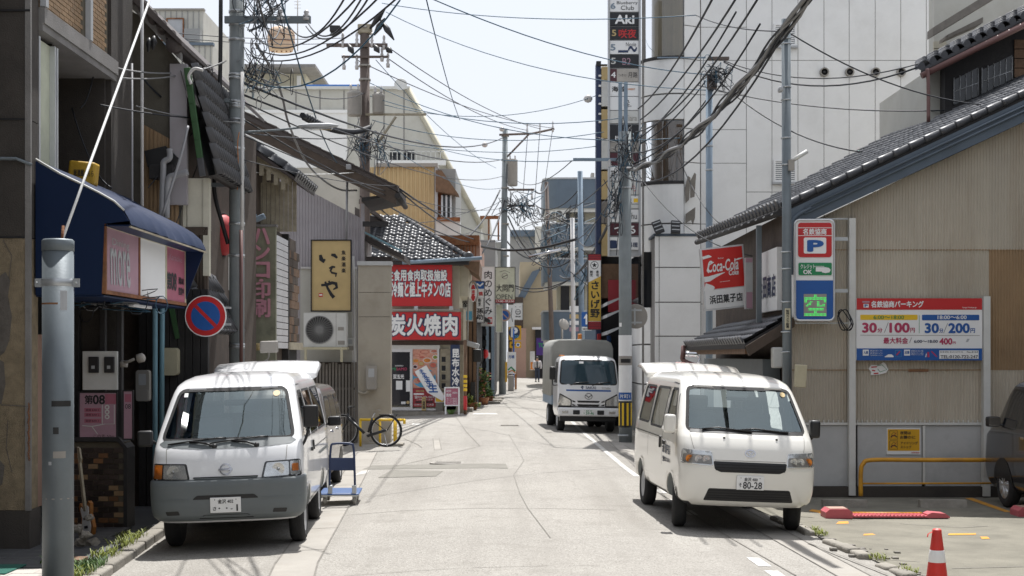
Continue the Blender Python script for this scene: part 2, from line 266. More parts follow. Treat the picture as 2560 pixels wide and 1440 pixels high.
# the ground
def GP(px,py):
 Y=20.0
 for _ in range(40):Y=(CH-ground(X(px,Y),Y))*F/(py-HY)
 return X(px,Y),Y
def road_material():
 m=bpy.data.materials.new('asphalt');m.use_nodes=True;n,l=m.node_tree.nodes,m.node_tree.links;p=n['Principled BSDF']
 p.inputs['Roughness'].default_value=0.92;p.inputs['Specular IOR Level'].default_value=0.25
 tc=n.new('ShaderNodeTexCoord')
 def noise(s,d=5,r=.6):
  q=n.new('ShaderNodeTexNoise');q.inputs['Scale'].default_value=s;q.inputs['Detail'].default_value=d;q.inputs['Roughness'].default_value=r;l.new(tc.outputs['Object'],q.inputs['Vector']);return q
 def ramp(src,a,b,c,d):
  q=n.new('ShaderNodeMapRange');[setattr(q.inputs[i],'default_value',v)for i,v in((1,a),(2,b),(3,c),(4,d))];l.new(src,q.inputs[0]);return q.outputs[0]
 def mix(f,a,b):
  q=n.new('ShaderNodeMix');q.data_type='RGBA'
  for i,v in((0,f),(6,a),(7,b)):
   if isinstance(v,(tuple,float)):q.inputs[i].default_value=v
   else:l.new(v,q.inputs[i])
  return q.outputs[2]
 big=ramp(noise(.35,6).outputs['Fac'],.3,.7,0.0,1.0)
 c=mix(big,(0.275,0.26,0.236,1),(0.335,0.318,0.288,1))
 vo=n.new('ShaderNodeTexVoronoi');vo.inputs['Scale'].default_value=75;l.new(tc.outputs['Object'],vo.inputs['Vector'])
 sep=n.new('ShaderNodeSeparateColor');l.new(vo.outputs['Color'],sep.inputs[0])
 c=mix(ramp(sep.outputs[0],.55,1,0,.55),c,(0.48,0.46,0.42,1))
 c=mix(ramp(sep.outputs[1],.7,1,0,.6),c,(0.13,0.12,0.105,1))
 c=mix(ramp(noise(1.6,8,.7).outputs['Fac'],.52,.8,0,.65),c,(0.19,0.177,0.155,1))
 wv=n.new('ShaderNodeTexVoronoi');wv.feature='DISTANCE_TO_EDGE';wv.inputs['Scale'].default_value=0.22
 wm=n.new('ShaderNodeVectorMath');wm.operation='ADD';ws=n.new('ShaderNodeVectorMath');ws.operation='SCALE';ws.inputs['Scale'].default_value=1.2
 l.new(noise(.8,6).outputs['Color'],ws.inputs[0]);l.new(tc.outputs['Object'],wm.inputs[0]);l.new(ws.outputs[0],wm.inputs[1]);l.new(wm.outputs[0],wv.inputs['Vector'])
 c=mix(ramp(wv.outputs['Distance'],0.0,.004,.3,0),c,(0.15,0.137,0.12,1))
 mp=n.new('ShaderNodeMapping');mp.inputs['Scale'].default_value=(1.1,.06,1);l.new(tc.outputs['Object'],mp.inputs[0]);st=noise(1.3,5);l.new(mp.outputs[0],st.inputs['Vector'])
 c=mix(ramp(st.outputs['Fac'],.45,.75,0,.6),c,(0.215,0.2,0.178,1))
 l.new(c,p.inputs['Base Color'])
 bp=n.new('ShaderNodeBump');bp.inputs['Strength'].default_value=.55;bp.inputs['Distance'].default_value=.012
 l.new(vo.outputs['Distance'],bp.inputs['Height']);l.new(bp.outputs[0],p.inputs['Normal'])
 MATS['asphalt']=m
road_material()
mat('patch_asphalt',(0.2,0.19,0.165),.9,0,.15,3,.5,70);mat('crack',(0.19,0.177,0.157),.95,0,.3,6);mat('gutter',(0.32,0.3,0.268),.9,0,.12,2,.3,60,.4,(0.24,0.21,0.17))
mat('lot_asphalt',(0.2,0.187,0.15),.95,0,.25,1.2,.6,70,.6,(0.115,0.108,0.085))
b=B('asphalt');xs=[-60,-30,-15,-8,-5.5,-4.5,-3.5,-2.5,-1.5,-.5,.5,1.5,2.5,3.5,4.5,6,9,15,30,60];ys=list(range(-6,60,3))+list(range(60,110,4))+[110,120,135,160,220,400,900]
b.loops([[V(x,y,ground(x,y))for x in xs]for y in ys],closed=False)
road=obj('road',b,kind='structure')
def drape(b,pts,w,lift=0.004,m=None,n=8):
 if m:b.use(m)
 q=[]
 for a,c in zip(pts,pts[1:]):
  for i in range(n):q.append((a[0]+(c[0]-a[0])*i/n,a[1]+(c[1]-a[1])*i/n))
 q.append(pts[-1]);rows=[]
 for i,(x,y)in enumerate(q):
  x0,y0=q[max(i-1,0)];x1,y1=q[min(i+1,len(q)-1)];L=math.hypot(x1-x0,y1-y0);nx,ny=(y1-y0)/L*w/2,-(x1-x0)/L*w/2
  rows.append([V(x+nx,y+ny,ground(x+nx,y+ny)+lift),V(x-nx,y-ny,ground(x-nx,y-ny)+lift)])
 b.loops(rows,closed=False)
def area(b,corners,lift=0.004,m=None,n=8,h=ground):
 if m:b.use(m)
 a,c,d,e=[Vector((*p,0))for p in corners]
 def fn(u,v):
  p=a.lerp(c,u).lerp(e.lerp(d,u),v);return p.x,p.y,h(p.x,p.y)+lift
 b.grid(fn,n,n)
part(road,'white_edge_line','paint_white',lambda b:drape(b,[(2.2,25),(2.14,27),(1.95,40),(1.9,52)],.11))
for ya in(12.6,13.5,14.4,19,20.5,22):part(road,'white_edge_line','paint_white',lambda b:drape(b,[(2.62-(ya-12.5)*.03,ya),(2.62-(ya-11.8)*.03,ya+.62)],.14))
part(road,'gutter_strip','gutter',lambda b:drape(b,[(-1.75,10),(-2.2,14.5),(-2.75,24),(-3.25,32)],.42,.003))
for s in(-.22,.22):
 part(road,'gutter_joint','crack',lambda b:drape(b,[(-1.75+s,10),(-2.2+s,14.5),(-2.75+s,24),(-3.25+s,32)],.018,.008))
for k in range(9):
 y=13.5+k*2;x=-2.1-(y-13.5)*.06
 part(road,'gutter_joint','crack',lambda b:drape(b,[(x-.21,y),(x+.21,y)],.02,.008,n=1))
part(road,'gutter_strip','gutter',lambda b:drape(b,[(3.45,12),(3.2,17.5),(2.85,26),(2.5,34)],.34,.003))
for s in(-.18,.18):
 part(road,'gutter_joint','crack',lambda b:drape(b,[(3.45+s,12),(3.2+s,17.5),(2.85+s,26),(2.5+s,34)],.016,.008))
part(road,'asphalt_patch','patch_asphalt',lambda b:area(b,[GP(905,1174),GP(1270,1172),GP(1265,1160),GP(930,1164)],.004))
part(road,'asphalt_patch','patch_asphalt',lambda b:area(b,[GP(945,1195),GP(1090,1191),GP(1108,1178),GP(980,1175.5)],.006))
for pts,w in(([(1136,1037),(1166,1080),(1200,1116),(1060,1150),(990,1166)],.02),([(1272,1086),(1298,1130),(1310,1152),(1284,1188),(1300,1235),(1320,1272)],.009),([(1320,1272),(1376,1345)],.012),([(860,1289),(1010,1277),(1320,1272),(1540,1276)],.02),([(1010,1097),(1045,1112),(1055,1120)],.02),([(1082,1096),(1086,1126)],.012),([(1098,1096),(1104,1126)],.012),([(1640,1228),(1800,1330),(1990,1440)],.02),([(1520,1100),(1600,1180)],.02),([(860,1440),(1500,1415)],.012)):
 part(road,'crack','crack',lambda b:drape(b,[GP(*p)for p in pts],w,.0065,n=3))
part(road,'white_mark','gutter',lambda b:area(b,[GP(1086,1125),GP(1102,1124),GP(1098,1100),GP(1084,1100)],.005))
part(road,'white_mark','paint_white',lambda b:area(b,[GP(885,1189),GP(918,1183),GP(925,1176),GP(905,1178)],.005))
part(road,'white_mark','paint_white',lambda b:area(b,[GP(1030,1063),GP(1052,1063),GP(1050,1059),GP(1030,1059)],.005))
part(road,'stop_line','paint_white',lambda b:area(b,[GP(1180,1036),GP(1245,1036),GP(1240,1033),GP(1185,1033)],.005))
x,y=GP(1120,1158)
def manhole(b):
 b.lathe([(.36,.002),(.36,.012),(.31,.012),(.305,.006),(.3,.012),(.01,.014)],Matrix.Translation((x,y,ground(x,y))),28)
 for k in range(-4,5):b.box(x-.25,x+.25,y+k*.055-.012,y+k*.055+.012,ground(x,y)+.013,ground(x,y)+.018)
single('manhole_cover','round grey iron manhole cover beside the dark asphalt patch','manhole cover','meter_grey',manhole)
x2,y2=GP(1274,1064)
def drain(b):
 b.box(x2-.3,x2+.3,y2-.25,y2+.25,ground(x2,y2)-.02,ground(x2,y2)+.01)
 for k in range(5):b.box(x2-.26,x2+.26,y2-.2+k*.1-.015,y2-.2+k*.1+.015,ground(x2,y2)+.009,ground(x2,y2)+.016)
single('drain_cover','small rectangular iron cover in the road before the crossing','drain cover','meter_grey',drain)
def kx(y):return-3.93-(y-13.25)*.078
PZ=-0.055
pav=B('slab_dark');pav.box(-14,-4.35,9,14.05,-.5,PZ-.03);pav.box(-14,-4.6,14.05,20.2,-.5,PZ-.03)
pav.prism([(-4.6,8),(kx(8)-.17,8),(kx(20.2)-.17,20.2),(-4.6,20.2)],'z',-.5,PZ-.031)
pavement=obj('pavement',pav,kind='structure')
bm_s=B('slab_dark');bm_s.box(-.148,.148,-.148,.148,-.02,.03,.006);slab_me=bm_s.mesh('paving_slab')
bm_p=B('slab_pale');bm_p.box(-.198,.198,-.148,.148,-.02,.03,.006);pale_me=bm_p.mesh('paving_slab')
for r in range(20):
 y=14.2+r*.3
 for c in range(8):
  x=-6.3+c*.3
  if x+.15<kx(y)-.17 and not(y>17.2 and x<-4.6):q=link('paving_slab',slab_me,pavement);q.location=(x,y,PZ-.012+RNG.uniform(-.003,.003))
for r in range(6):
 for c in range(8):
  x=-6.6+c*.4+(r%2)*.2;y=12.3+r*.3
  if x+.2<kx(y)-.17:q=link('paving_slab',pale_me,pavement);q.location=(x,y,PZ-.012+RNG.uniform(-.003,.003))
bk=B('kerb_stone');bk.box(-.085,.085,-.295,.295,-.14,.0,.022);kerb_me=bk.mesh('kerb_stone')
for k in range(12):
 y=11.6+k*.6;x=kx(y)-.08
 q=link('kerb_stone',kerb_me,pavement);q.location=(x,y,PZ+.01+RNG.uniform(-.008,.008));q.rotation_euler=(0,RNG.uniform(-.03,.03),math.atan(.078)+RNG.uniform(-.015,.015))
single('door_mat','green door mat on pale paving at the shop entrance','door mat','mat_green',lambda b:b.box(-5.9,-4.83,13.55,14.15,PZ+.02,PZ+.035,.004))
def weeds(b,spots,r,h):
 for cx,cy,n_,mm in spots:
  b.use(mm)
  for _ in range(n_):
   a=RNG.uniform(0,6.28);d=RNG.random()**.7*r;x,y=cx+math.cos(a)*d,cy+math.sin(a)*d*2;z=ground(x,y)+.02+(.08 if x<0 else 0)
   hh=h*RNG.uniform(.4,1);a2=RNG.uniform(0,6.28);dx,dy=math.cos(a2),math.sin(a2);w=RNG.uniform(.003,.008)
   m_=V(x+dx*hh*.3,y+dy*hh*.3,z+hh*.7);t_=V(x+dx*hh*.8,y+dy*hh*.8,z+hh)
   s_=V(-dy*w,dx*w,0);b.loops([[V(x,y,z)-s_*.5,V(x,y,z)+s_*.5],[m_-s_,m_+s_],[t_-s_*.2,t_+s_*.2]],closed=False)
wb=B('leaf','leaf_yellow');weeds(wb,[(kx(y)-.2,y,110,RNG.choice(['leaf','leaf_yellow']))for y in(12.6,12.9,13.2,13.5,13.7,14.1,14.2,14.9,15.8,16.4)]+[(-4.62,14.4,60,'leaf')],.15,.10)
obj('weeds',wb,kind='stuff')
def lot_z(x,y):return ground(x,y)+.012
def rk(y):return 3.62+(17.4-y)*.085 if y>11 else 4.16
b=B('lot_asphalt');ys=[10+.75*k for k in range(18)]
b.loops([[V(x,y,lot_z(x,y))for x in(rk(y)+.04,rk(y)+.6,rk(y)+1.2,6,7.5,9,12,16)]for y in ys if y<22.9],closed=False)
lot=obj('parking_lot',b,kind='structure')
y=13.0
for k in range(13):
 L=RNG.uniform(.3,.62)
 if k not in(4,8):q=part(lot,'kerb_stone','kerb_stone',lambda b:b.box(-.075,.075,-L/2+.015,L/2-.015,-.1,.055,.03));q.location=(rk(y+L/2),y+L/2,lot_z(rk(y),y)+RNG.uniform(-.03,.0));q.rotation_euler=(RNG.uniform(-.05,.05),RNG.uniform(-.12,.12),.085+RNG.uniform(-.1,.1))
 y+=L
rb=B('crack','stone')
for k in range(70):
 y=RNG.uniform(12.5,17.6);x=rk(y)+RNG.gauss(.12,.12);s=RNG.uniform(.012,.04)
 rb.use('stone' if k%3 else 'crack');rb.box(x-s,x+s,y-s,y+s*1.4,lot_z(x,y)-.01,lot_z(x,y)+s*.6,s*.25)
obj('rubble',rb,kind='stuff')
wb=B('leaf_yellow','leaf');weeds(wb,[(rk(y)+.1,y,60,'leaf_yellow')for y in(13.4,14.3,15.2,17.2,17.5)],.1,.07);obj('grass',wb,kind='stuff')
for pts in([(2028,1281),(2062,1287),(2050,1279)],):
 pass
def lotq(name,pts,m='orange_line',lift=.005):part(lot,name,m,lambda b:area(b,[GP(*p)for p in pts],.012+lift,n=4))
lotq('orange_line',[(2022,1280),(2056,1287),(2060,1280),(2030,1276)]);lotq('orange_line',[(2090,1313),(2122,1312),(2120,1306),(2096,1307)])
lotq('orange_line',[(2158,1342),(2196,1340),(2194,1336),(2160,1338)]);lotq('orange_line',[(2370,1341),(2440,1340),(2440,1336),(2372,1337)])
lotq('orange_line',[(2455,1351),(2475,1350),(2468,1345),(2450,1345)]);lotq('orange_line',[(2512,1283),(2534,1284),(2430,1247),(2412,1248)])
lotq('orange_line',[(2130,1283),(2330,1286),(2330,1284.2),(2130,1281.4)])
for pts in([(2250,1312),(2400,1322),(2470,1318)],[(2020,1360),(2120,1400),(2220,1440)],[(2380,1425),(2560,1420)],[(2150,1395),(2210,1402),(2300,1408)]):
 part(lot,'crack','crack',lambda b:drape(b,[GP(*p)for p in pts],.022,.018,n=3))
for px0,px1 in((2055,2165),(2298,2414)):
 x0,Y=GP(px0,1270);x1,_=GP(px1,1270);z=lot_z(x0,Y)
 def stop(b):
  b.prism([(Y-.09,z),(Y-.06,z+.11),(Y+.06,z+.11),(Y+.09,z)],'x',x0,x1);
 single('wheel_stop','grey concrete wheel stop on the lot '+('nearer the white van' if px0<2100 else 'beside the sloping orange line'),'wheel stop','kerb_stone',stop,'wheel stops in the parking lot')
def flap(px0,px1,Y,label,show=True):
 x0,x1=X(px0,Y),X(px1,Y);z=lot_z(x0,Y)
 r=thing('parking_lock',label,'parking lock',(x0,Y,z),'red flap locks of the parking lot')
 a,c=x0+.36,x1-.3
 part(r,'motor_box','flap_red',lambda b:b.prism([(x0,z),(x0,z+.08),(x0+.05,z+.125),(x0+.3,z+.125),(x0+.36,z+.085),(x0+.36,z)],'y',Y-.17,Y+.17)and None)
 part(r,'top_cover','pink_wall',lambda b:b.box(x0+.06,x0+.3,Y-.13,Y+.13,z+.125,z+.132,.003))
 part(r,'end_block','flap_red',lambda b:b.prism([(c,z),(c,z+.05),(c+.06,z+.075),(c+.24,z+.06),(x1,z+.02),(x1,z)],'y',Y-.12,Y+.12))
 n_=int((c-a)/.05)
 def plate(b):
  b.prism([(a,z+.01),(c,z+.01),(c,z+.03),(a,z+.03)],'y',Y-.13,Y+.16)
  for k in range(n_):b.prism([(a+k*.05+.008,z+.03),(a+k*.05+.035,z+.03),(a+k*.05+.028,z+.042),(a+k*.05+.015,z+.042)],'y',Y-.12,Y+.15)
 part(r,'flap_plate','flap_red',plate)
 part(r,'hinge_bar','yellow_paint',lambda b:b.cyl((a,Y+.17,z+.035),(c,Y+.17,z+.035),.016,8))
flap(2058,2368,19.3,'red flap lock lying across the empty parking bay')
flap(2536,2850,19.6,'red flap lock under the black van')
x,Y=3.6,12.05
c=thing('traffic_cone','red traffic cone with two white reflective bands','traffic cone',(x,Y,ground(x,Y)))
M0=Matrix.Translation((x,Y,ground(x,Y)))
part(c,'cone_body','cone_red',lambda b:b.lathe([(.125,.03),(.12,.05),(.042,.66),(.038,.7),(.03,.71),(.026,.7)],M0,24))
for z0 in(.2,.43):part(c,'white_band','white',lambda b:b.lathe([(.1215-(z0-.04)*.126,z0),(.1225-(z0-.04)*.126,z0+.002),(.1225-(z0+.06)*.126,z0+.1),(.1215-(z0+.06)*.126,z0+.102)],M0,24))
part(c,'base_plate','rubber',lambda b:b.box(x-.19,x+.19,Y-.19,Y+.19,ground(x,Y),ground(x,Y)+.03,.01))
part(c,'ribbon','cone_red',lambda b:b.loops([[V(x-.04,Y-.02,.56),V(x-.04,Y+.02,.56)],[V(x-.075,Y-.02,.545),V(x-.075,Y+.02,.54)],[V(x-.08,Y-.02,.52),V(x-.08,Y+.02,.51)]],closed=False))
# helpers for buildings
def basis(o,r,u):
 r=Vector(r).normalized();u=Vector(u).normalized();n=r.cross(u).normalized();return Matrix((r,u,n)).transposed().to_4x4(),Vector(o)
def put(name,me,parent,o,r,u,q=(0,0,0)):
 M,o=basis(o,r,u);k=link(name,me,parent);k.matrix_basis=Matrix.Translation(o+M.to_3x3()@Vector(q))@M;return k
def bricks(parent,name,o,r,u,w,h,bw,bh,j,mats,depth=.012,bond=True,pick=None,jm='joint'):
 mes=[]
 for m in mats:
  b=B(m);b.box(0,bw-j,0,bh-j,0,depth,.002);mes.append(b.mesh(name))
 half=B(mats[0]);half.box(0,bw/2-j,0,bh-j,0,depth,.002);hm=half.mesh(name)
 k=0
 for row in range(int(h/bh+1e-6)):
  off=bw/2 if bond and row%2 else 0;x=-0.0
  if off:put(name,hm,parent,o,r,u,(0,row*bh,RNG.uniform(-.002,.002)));x=off
  while x+bw<=w+1e-6:
   put(name,mes[pick()if pick else RNG.randrange(len(mes))],parent,o,r,u,(x,row*bh,RNG.uniform(-.002,.002)));x+=bw;k+=1
 return k
def tile_mesh(w,l,m,kind='pan',lip=False):
 b=B(m);n=8
 if kind=='pan':pr=[(w*i/n,(.045*w/.25)*(math.cos(2*math.pi*(i/n-.12))*.5+.5))for i in range(n+1)]
 else:pr=[(w*i/n,(.5*w)*math.sqrt(max(0,1-((i/n-.5)/.36)**2))if abs(i/n-.5)<.36 else 0)for i in range(n+1)]
 t=.022
 rows=[[V(x,0,z+.012-t)for x,z in pr],[V(x,0,z+.012)for x,z in pr],[V(x,l*1.08,z-.012)for x,z in pr]]
 b.loops(rows,closed=False)
 if lip:
  c=pr[0];k=[V(w*.12+w*.3*math.cos(2*math.pi*i/12),-.012,w*.16+w*.3*math.sin(2*math.pi*i/12))for i in range(12)]
  b.face(k);b.loops([k,[p+V(0,.03,0)for p in k]],cap=False);b.face([V(0,-.006,.0),V(w,-.006,0),V(w,-.006,-.05),V(0,-.006,-.05)])
 return b.mesh('roof_tile')
def tile_roof(parent,c00,c10,c11,c01,ncol,nrow,m,kind='pan',limit=300,lip=True,order=None):
 """tiles on the (possibly twisted) slope c00-c10 (eave) to c01-c11 (top); the first `limit` are parts, the rest one part"""
 c00,c10,c11,c01=map(Vector,(c00,c10,c11,c01));w=(c10-c00).length/ncol;l=(c01-c00).length/nrow
 tm=tile_mesh(w,l,m,kind);tl=tile_mesh(w,l,m,kind,True)if lip else tm
 cells=[(i,j)for i in range(ncol)for j in range(nrow)]
 if order:cells.sort(key=order)
 rest=None
 for k,(i,j)in enumerate(cells):
  a0=c00 .lerp(c10,i/ncol);a1=c01 .lerp(c11,i/ncol);b0=c00 .lerp(c10,(i+1)/ncol);b1=c01 .lerp(c11,(i+1)/ncol)
  p=a0 .lerp(a1,j/nrow);r=(b0 .lerp(b1,j/nrow)-p).normalized();u=(a1-a0).normalized();M,_=basis(p,r,(u-r*u.dot(r)))
  T=Matrix.Translation(p+Vector((0,0,RNG.uniform(-.004,.004))))@M@Matrix.Rotation(RNG.uniform(-.012,.012),4,'Z')
  if k<limit:
   q=link('roof_tile',tl if j==0 else tm,parent);q.matrix_basis=T
  else:
   rest=rest or B(m);me=tl if j==0 else tm
   rest.add([v.co for v in me.vertices],[tuple(f.vertices)for f in me.polygons],lambda v:T@v,True)
 if rest:obj('roof_tile',rest,parent,kind='stuff')
def corrug(b,o,r,w,z0,ztop,pitch=.045,amp=.012,kind='trap'):
 """profiled sheet standing on z0 along r; ztop may be a function of the distance along r"""
 o=Vector(o);r=Vector(r).normalized();n=r.cross(V(0,0,1));zt=ztop if callable(ztop)else(lambda s:ztop)
 prof=((0,0),(.32,0),(.46,1),(.86,1))if kind=='trap' else((0,0),(.25,.85),(.5,1),(.75,.15));s=[]
 k=int(w/pitch)+1
 for i in range(k):
  for a,h in prof:
   x=(i+a)*pitch
   if x<=w:s.append((x,h*amp))
 s.append((w,0));b.loops([[o+r*x+n*h+V(0,0,z-o.z)for x,h in s]for z in(z0,)]+[[Vector((*(o+r*x+n*h).to_2d(),zt(x)))for x,h in s]],closed=False,smooth=False)
def pipe(name,label,cat,m,pts,r,group=None,n=10,parent=None):
 b=B(m);b.tube(catmull(pts,6)if len(pts)>2 else pts,r,n);return obj(name,b,parent,label if parent is None else None,cat if parent is None else None,group)
def ac_unit(name,label,fr,l,t,r,bt,d,grille_l=True):
 """outdoor unit in a frame whose units are metres or pixels; d is the depth of the case in metres"""
 root=thing(name,label,'air conditioner',fr(l,bt));w=r-l;h=bt-t
 part(root,'case','white_dull',lambda b:slab(b,fr,l,t,r,bt,-d,0,0))
 cx=l+w*.37;cy=t+h*.5;R_=min(abs(h)*.43,abs(w)*.33);sg=1
 def ring(b):
  n=28
  for k in range(2):b.loops([[fr(cx+R_*q*math.cos(2*math.pi*i/n),cy+R_*q*math.sin(2*math.pi*i/n),dd)for i in range(n)]for q,dd in(((1.0,.012),(.94,.02),(.92,.004)),)[0]],cap=False)if k==0 else None
  disc(b,fr,cx,cy,R_*.93,d=.002,m='black')
 part(root,'fan_ring','fan_grille',ring)
 def sp(b):
  for k in range(30):
   a=2*math.pi*k/30;stroke(b,fr,[(cx+R_*.2*math.cos(a),cy+R_*.2*math.sin(a)),(cx+R_*.6*math.cos(a+.12),cy+R_*.6*math.sin(a+.12)),(cx+R_*.95*math.cos(a+.2),cy+R_*.95*math.sin(a+.2))],R_*.045,.014)
  slab(b,fr,cx-R_*.22,cy-R_*.22,cx+R_*.22,cy+R_*.22,.0,.02,R_*.08)
 part(root,'fan_guard','fan_grille',sp)
 part(root,'panel_seam','meter_grey',lambda b:(stroke(b,fr,[(l+w*.76,t+h*.02),(l+w*.76,bt-h*.02)],w*.01,.003),patch(b,fr,l+w*.80,t+h*.42,l+w*.94,t+h*.52,.003),patch(b,fr,l+w*.8,t+h*.82,l+w*.96,t+h*.94,.003)))
 part(root,'foot','meter_grey',lambda b:(slab(b,fr,l+w*.1,bt,l+w*.2,bt+h*.05,-d,0),slab(b,fr,l+w*.8,bt,l+w*.9,bt+h*.05,-d,0)))
 return root
def meter(name,label,fr,l,t,r,bt,d=.12,face='meter_grey',dial=True):
 root=thing(name,label,'meter',fr(l,bt));w=r-l;h=bt-t
 part(root,'case',face,lambda b:slab(b,fr,l,t,r,bt,0,d,abs(w)*.2))
 if dial:part(root,'dial_window','rack_grey',lambda b:patch(b,fr,l+w*.22,t+h*.12,r-w*.22,t+h*.48,d+.003,abs(w)*.08));part(root,'lower_cover','meter_grey',lambda b:slab(b,fr,l+w*.05,t+h*.62,r-w*.05,bt-h*.02,d,d+.02,abs(w)*.15))
 return root
NEG_X=lambda x,y0,z0:plane((x,y0,z0),(0,-1,0),(0,0,1))
POS_X=lambda x,y0,z0:plane((x,y0,z0),(0,1,0),(0,0,1))
# left: concrete shop building with the awning
sh=thing('shop_building','dark concrete building with brick balcony parapet behind the cut-off pole','building',(-6,17,0))
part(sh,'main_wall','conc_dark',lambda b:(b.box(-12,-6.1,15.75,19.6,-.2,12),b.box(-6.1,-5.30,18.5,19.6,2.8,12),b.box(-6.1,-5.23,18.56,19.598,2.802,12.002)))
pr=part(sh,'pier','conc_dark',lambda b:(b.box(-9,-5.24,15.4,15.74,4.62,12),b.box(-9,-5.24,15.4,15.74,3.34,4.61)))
part(sh,'pier_lower','rough_cast',lambda b:b.box(-9,-5.245,15.4,15.735,.38,3.33));part(sh,'pier_base','conc_dark',lambda b:b.box(-9,-5.22,15.385,15.75,-.2,.375))
part(sh,'corner_trim','conc_grey',lambda b:b.box(-5.27,-5.21,15.39,15.43,.376,12))
part(sh,'ledge_pipe','steel_grey',lambda b:b.tube([V(-9,15.35,4.2),V(-5.35,15.35,4.18),V(-5.2,15.4,4.12)],.02,6))
def peel(b):
 fr=front(15.396)
 for pts in([(0,690),(14,680),(26,700),(20,740),(30,790),(24,850),(12,880),(0,890)],[(0,900),(10,905),(14,960),(4,1010),(0,1010)],[(0,1150),(12,1165),(6,1210),(0,1215)]):fpoly(b,fr,pts,.004)
 for pts in([(2,1012),(70,1016)],[(20,1050),(16,1120),(30,1180)],[(8,600),(30,640),(22,700)]):stroke(b,fr,pts,2.0,.006)
part(sh,'peeled_patch','peeled',peel)
wn_=part(sh,'window','pipe_green',lambda b:None)if False else part(sh,'window','fade_green',lambda b:b.box(-5.32,-5.30,15.74,16.35,2.9,5.6))
wf=B('alu');[wf.box(-5.3,-5.24,y,y+.05,2.9,5.6)for y in(15.76,16.3,16.38)];link('window_frame',wf.mesh('window_frame'),wn_)
part(sh,'recess','conc_dark',lambda b:(b.box(-6.1,-5.9,16.35,18.5,2.8,5.66),b.box(-5.9,-5.32,16.45,16.6,2.8,5.66)))
part(sh,'balcony_slab','conc_grey',lambda b:(b.box(-6.1,-5.2,15.76,18.7,5.66,5.74),b.box(-5.32,-5.18,15.77,18.72,5.742,5.92)))
pp=part(sh,'parapet','joint',lambda b:b.box(-5.42,-5.262,15.76,18.5,5.92,7.6))
bricks(sh,'brick',(-5.26,15.8,5.93),(0,1,0),(0,0,1),1.62,.9,.16,.056,.008,['brick_tan'],.01)
bricks(sh,'brick',(-5.26,17.62,5.93),(0,1,0),(0,0,1),.82,1.0,.16,.056,.008,['brick_tan'],.01)
for y in(15.78,17.46):part(sh,'parapet_post','rack_grey',lambda b:b.box(-5.24,-5.17,y,y+.1,5.93,7.6,.006))
part(sh,'concrete_joint','black',lambda b:(b.box(-9,-5.235,15.393,15.4,3.325,3.345),b.box(-9,-5.235,15.393,15.4,4.605,4.625),b.box(-9,-5.215,15.38,15.4,5.78,5.8)))
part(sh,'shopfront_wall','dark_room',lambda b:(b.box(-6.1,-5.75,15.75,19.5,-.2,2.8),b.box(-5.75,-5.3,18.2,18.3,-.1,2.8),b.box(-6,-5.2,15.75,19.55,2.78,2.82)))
for px,Y in((193,17.6),(258,17.55),(300,17.5)):part(sh,'shop_post','wood_black',lambda b:b.box(X(px-7,Y),X(px+7,Y),Y-.05,Y+.05,-.05,2.78,.008))
part(sh,'shop_panel','conc_dark',lambda b:b.box(-5.75,-4.92,17.72,17.78,0,2.78));part(sh,'door_panel','pink_wall',lambda b:b.box(-5.74,-5.5,16.2,17.1,.3,2.3))
low=thing('planter_wall','low wall of dark glazed bricks with a black capping under the shop awning','wall',(-5,17.4,PZ))
part(low,'core','joint',lambda b:b.box(-5.75,-4.745,17.412,17.7,PZ-.05,1.0));part(low,'capping','wood_black',lambda b:(b.box(-5.76,-4.80,17.37,17.72,1.0,1.06,.01),b.prism([(-4.81,1.06),(-4.70,.93),(-4.70,PZ),(-4.745,PZ),(-4.745,.92),(-4.82,1.0)],'y',17.37,17.72)))
bricks(low,'brick',(-5.745,17.412,PZ),(1,0,0),(0,0,1),1.0,1.05,.125,.066,.010,['brick_dark','brick_rust','brick_tan'],.014,pick=lambda:RNG.choices([0,1,2],[.78,.15,.07])[0])
bricks(low,'brick',(-4.745,17.412,PZ),(0,1,0),(0,0,1),.28,1.0,.125,.066,.010,['brick_dark'],.014)
bx=single('switch_box','grimy white cabinet with two black meters above the pink poster','cabinet','white_dull',lambda b:b.box(X(206,17.4),X(293,17.4),17.4,17.5,Z(975,17.4),Z(878,17.4),.006))
bx.name='meter_cabinet'
for px in(223,262):
 q=B('black');q.box(X(px,17.4),X(px+25,17.4),17.36,17.402,Z(932,17.4),Z(892,17.4),.008);o=obj('meter_window',q,bx)
 q=B('rack_grey');q.box(X(px+8,17.4),X(px+16,17.4),17.355,17.362,Z(922,17.4),Z(914,17.4));link('meter_dial',q.mesh('meter_dial'),o)
def poster(name,label,cat,Y,rect,base,draw,rim=None,thick=.02):
 l,t,r,bt=rect;fr=front(Y);root=thing(name,label,cat,fr(l,bt))
 part(root,'board',base,lambda b:slab(b,fr,l,t,r,bt,-thick,0))
 if rim:part(root,'rim',rim[0],lambda b:frame_bars(b,fr,l-rim[1],t-rim[1],r+rim[1],bt+rim[1],rim[1]*1.2,-thick,.006))
 t_=B('ink');draw(t_,fr);obj('print',t_,root);return root
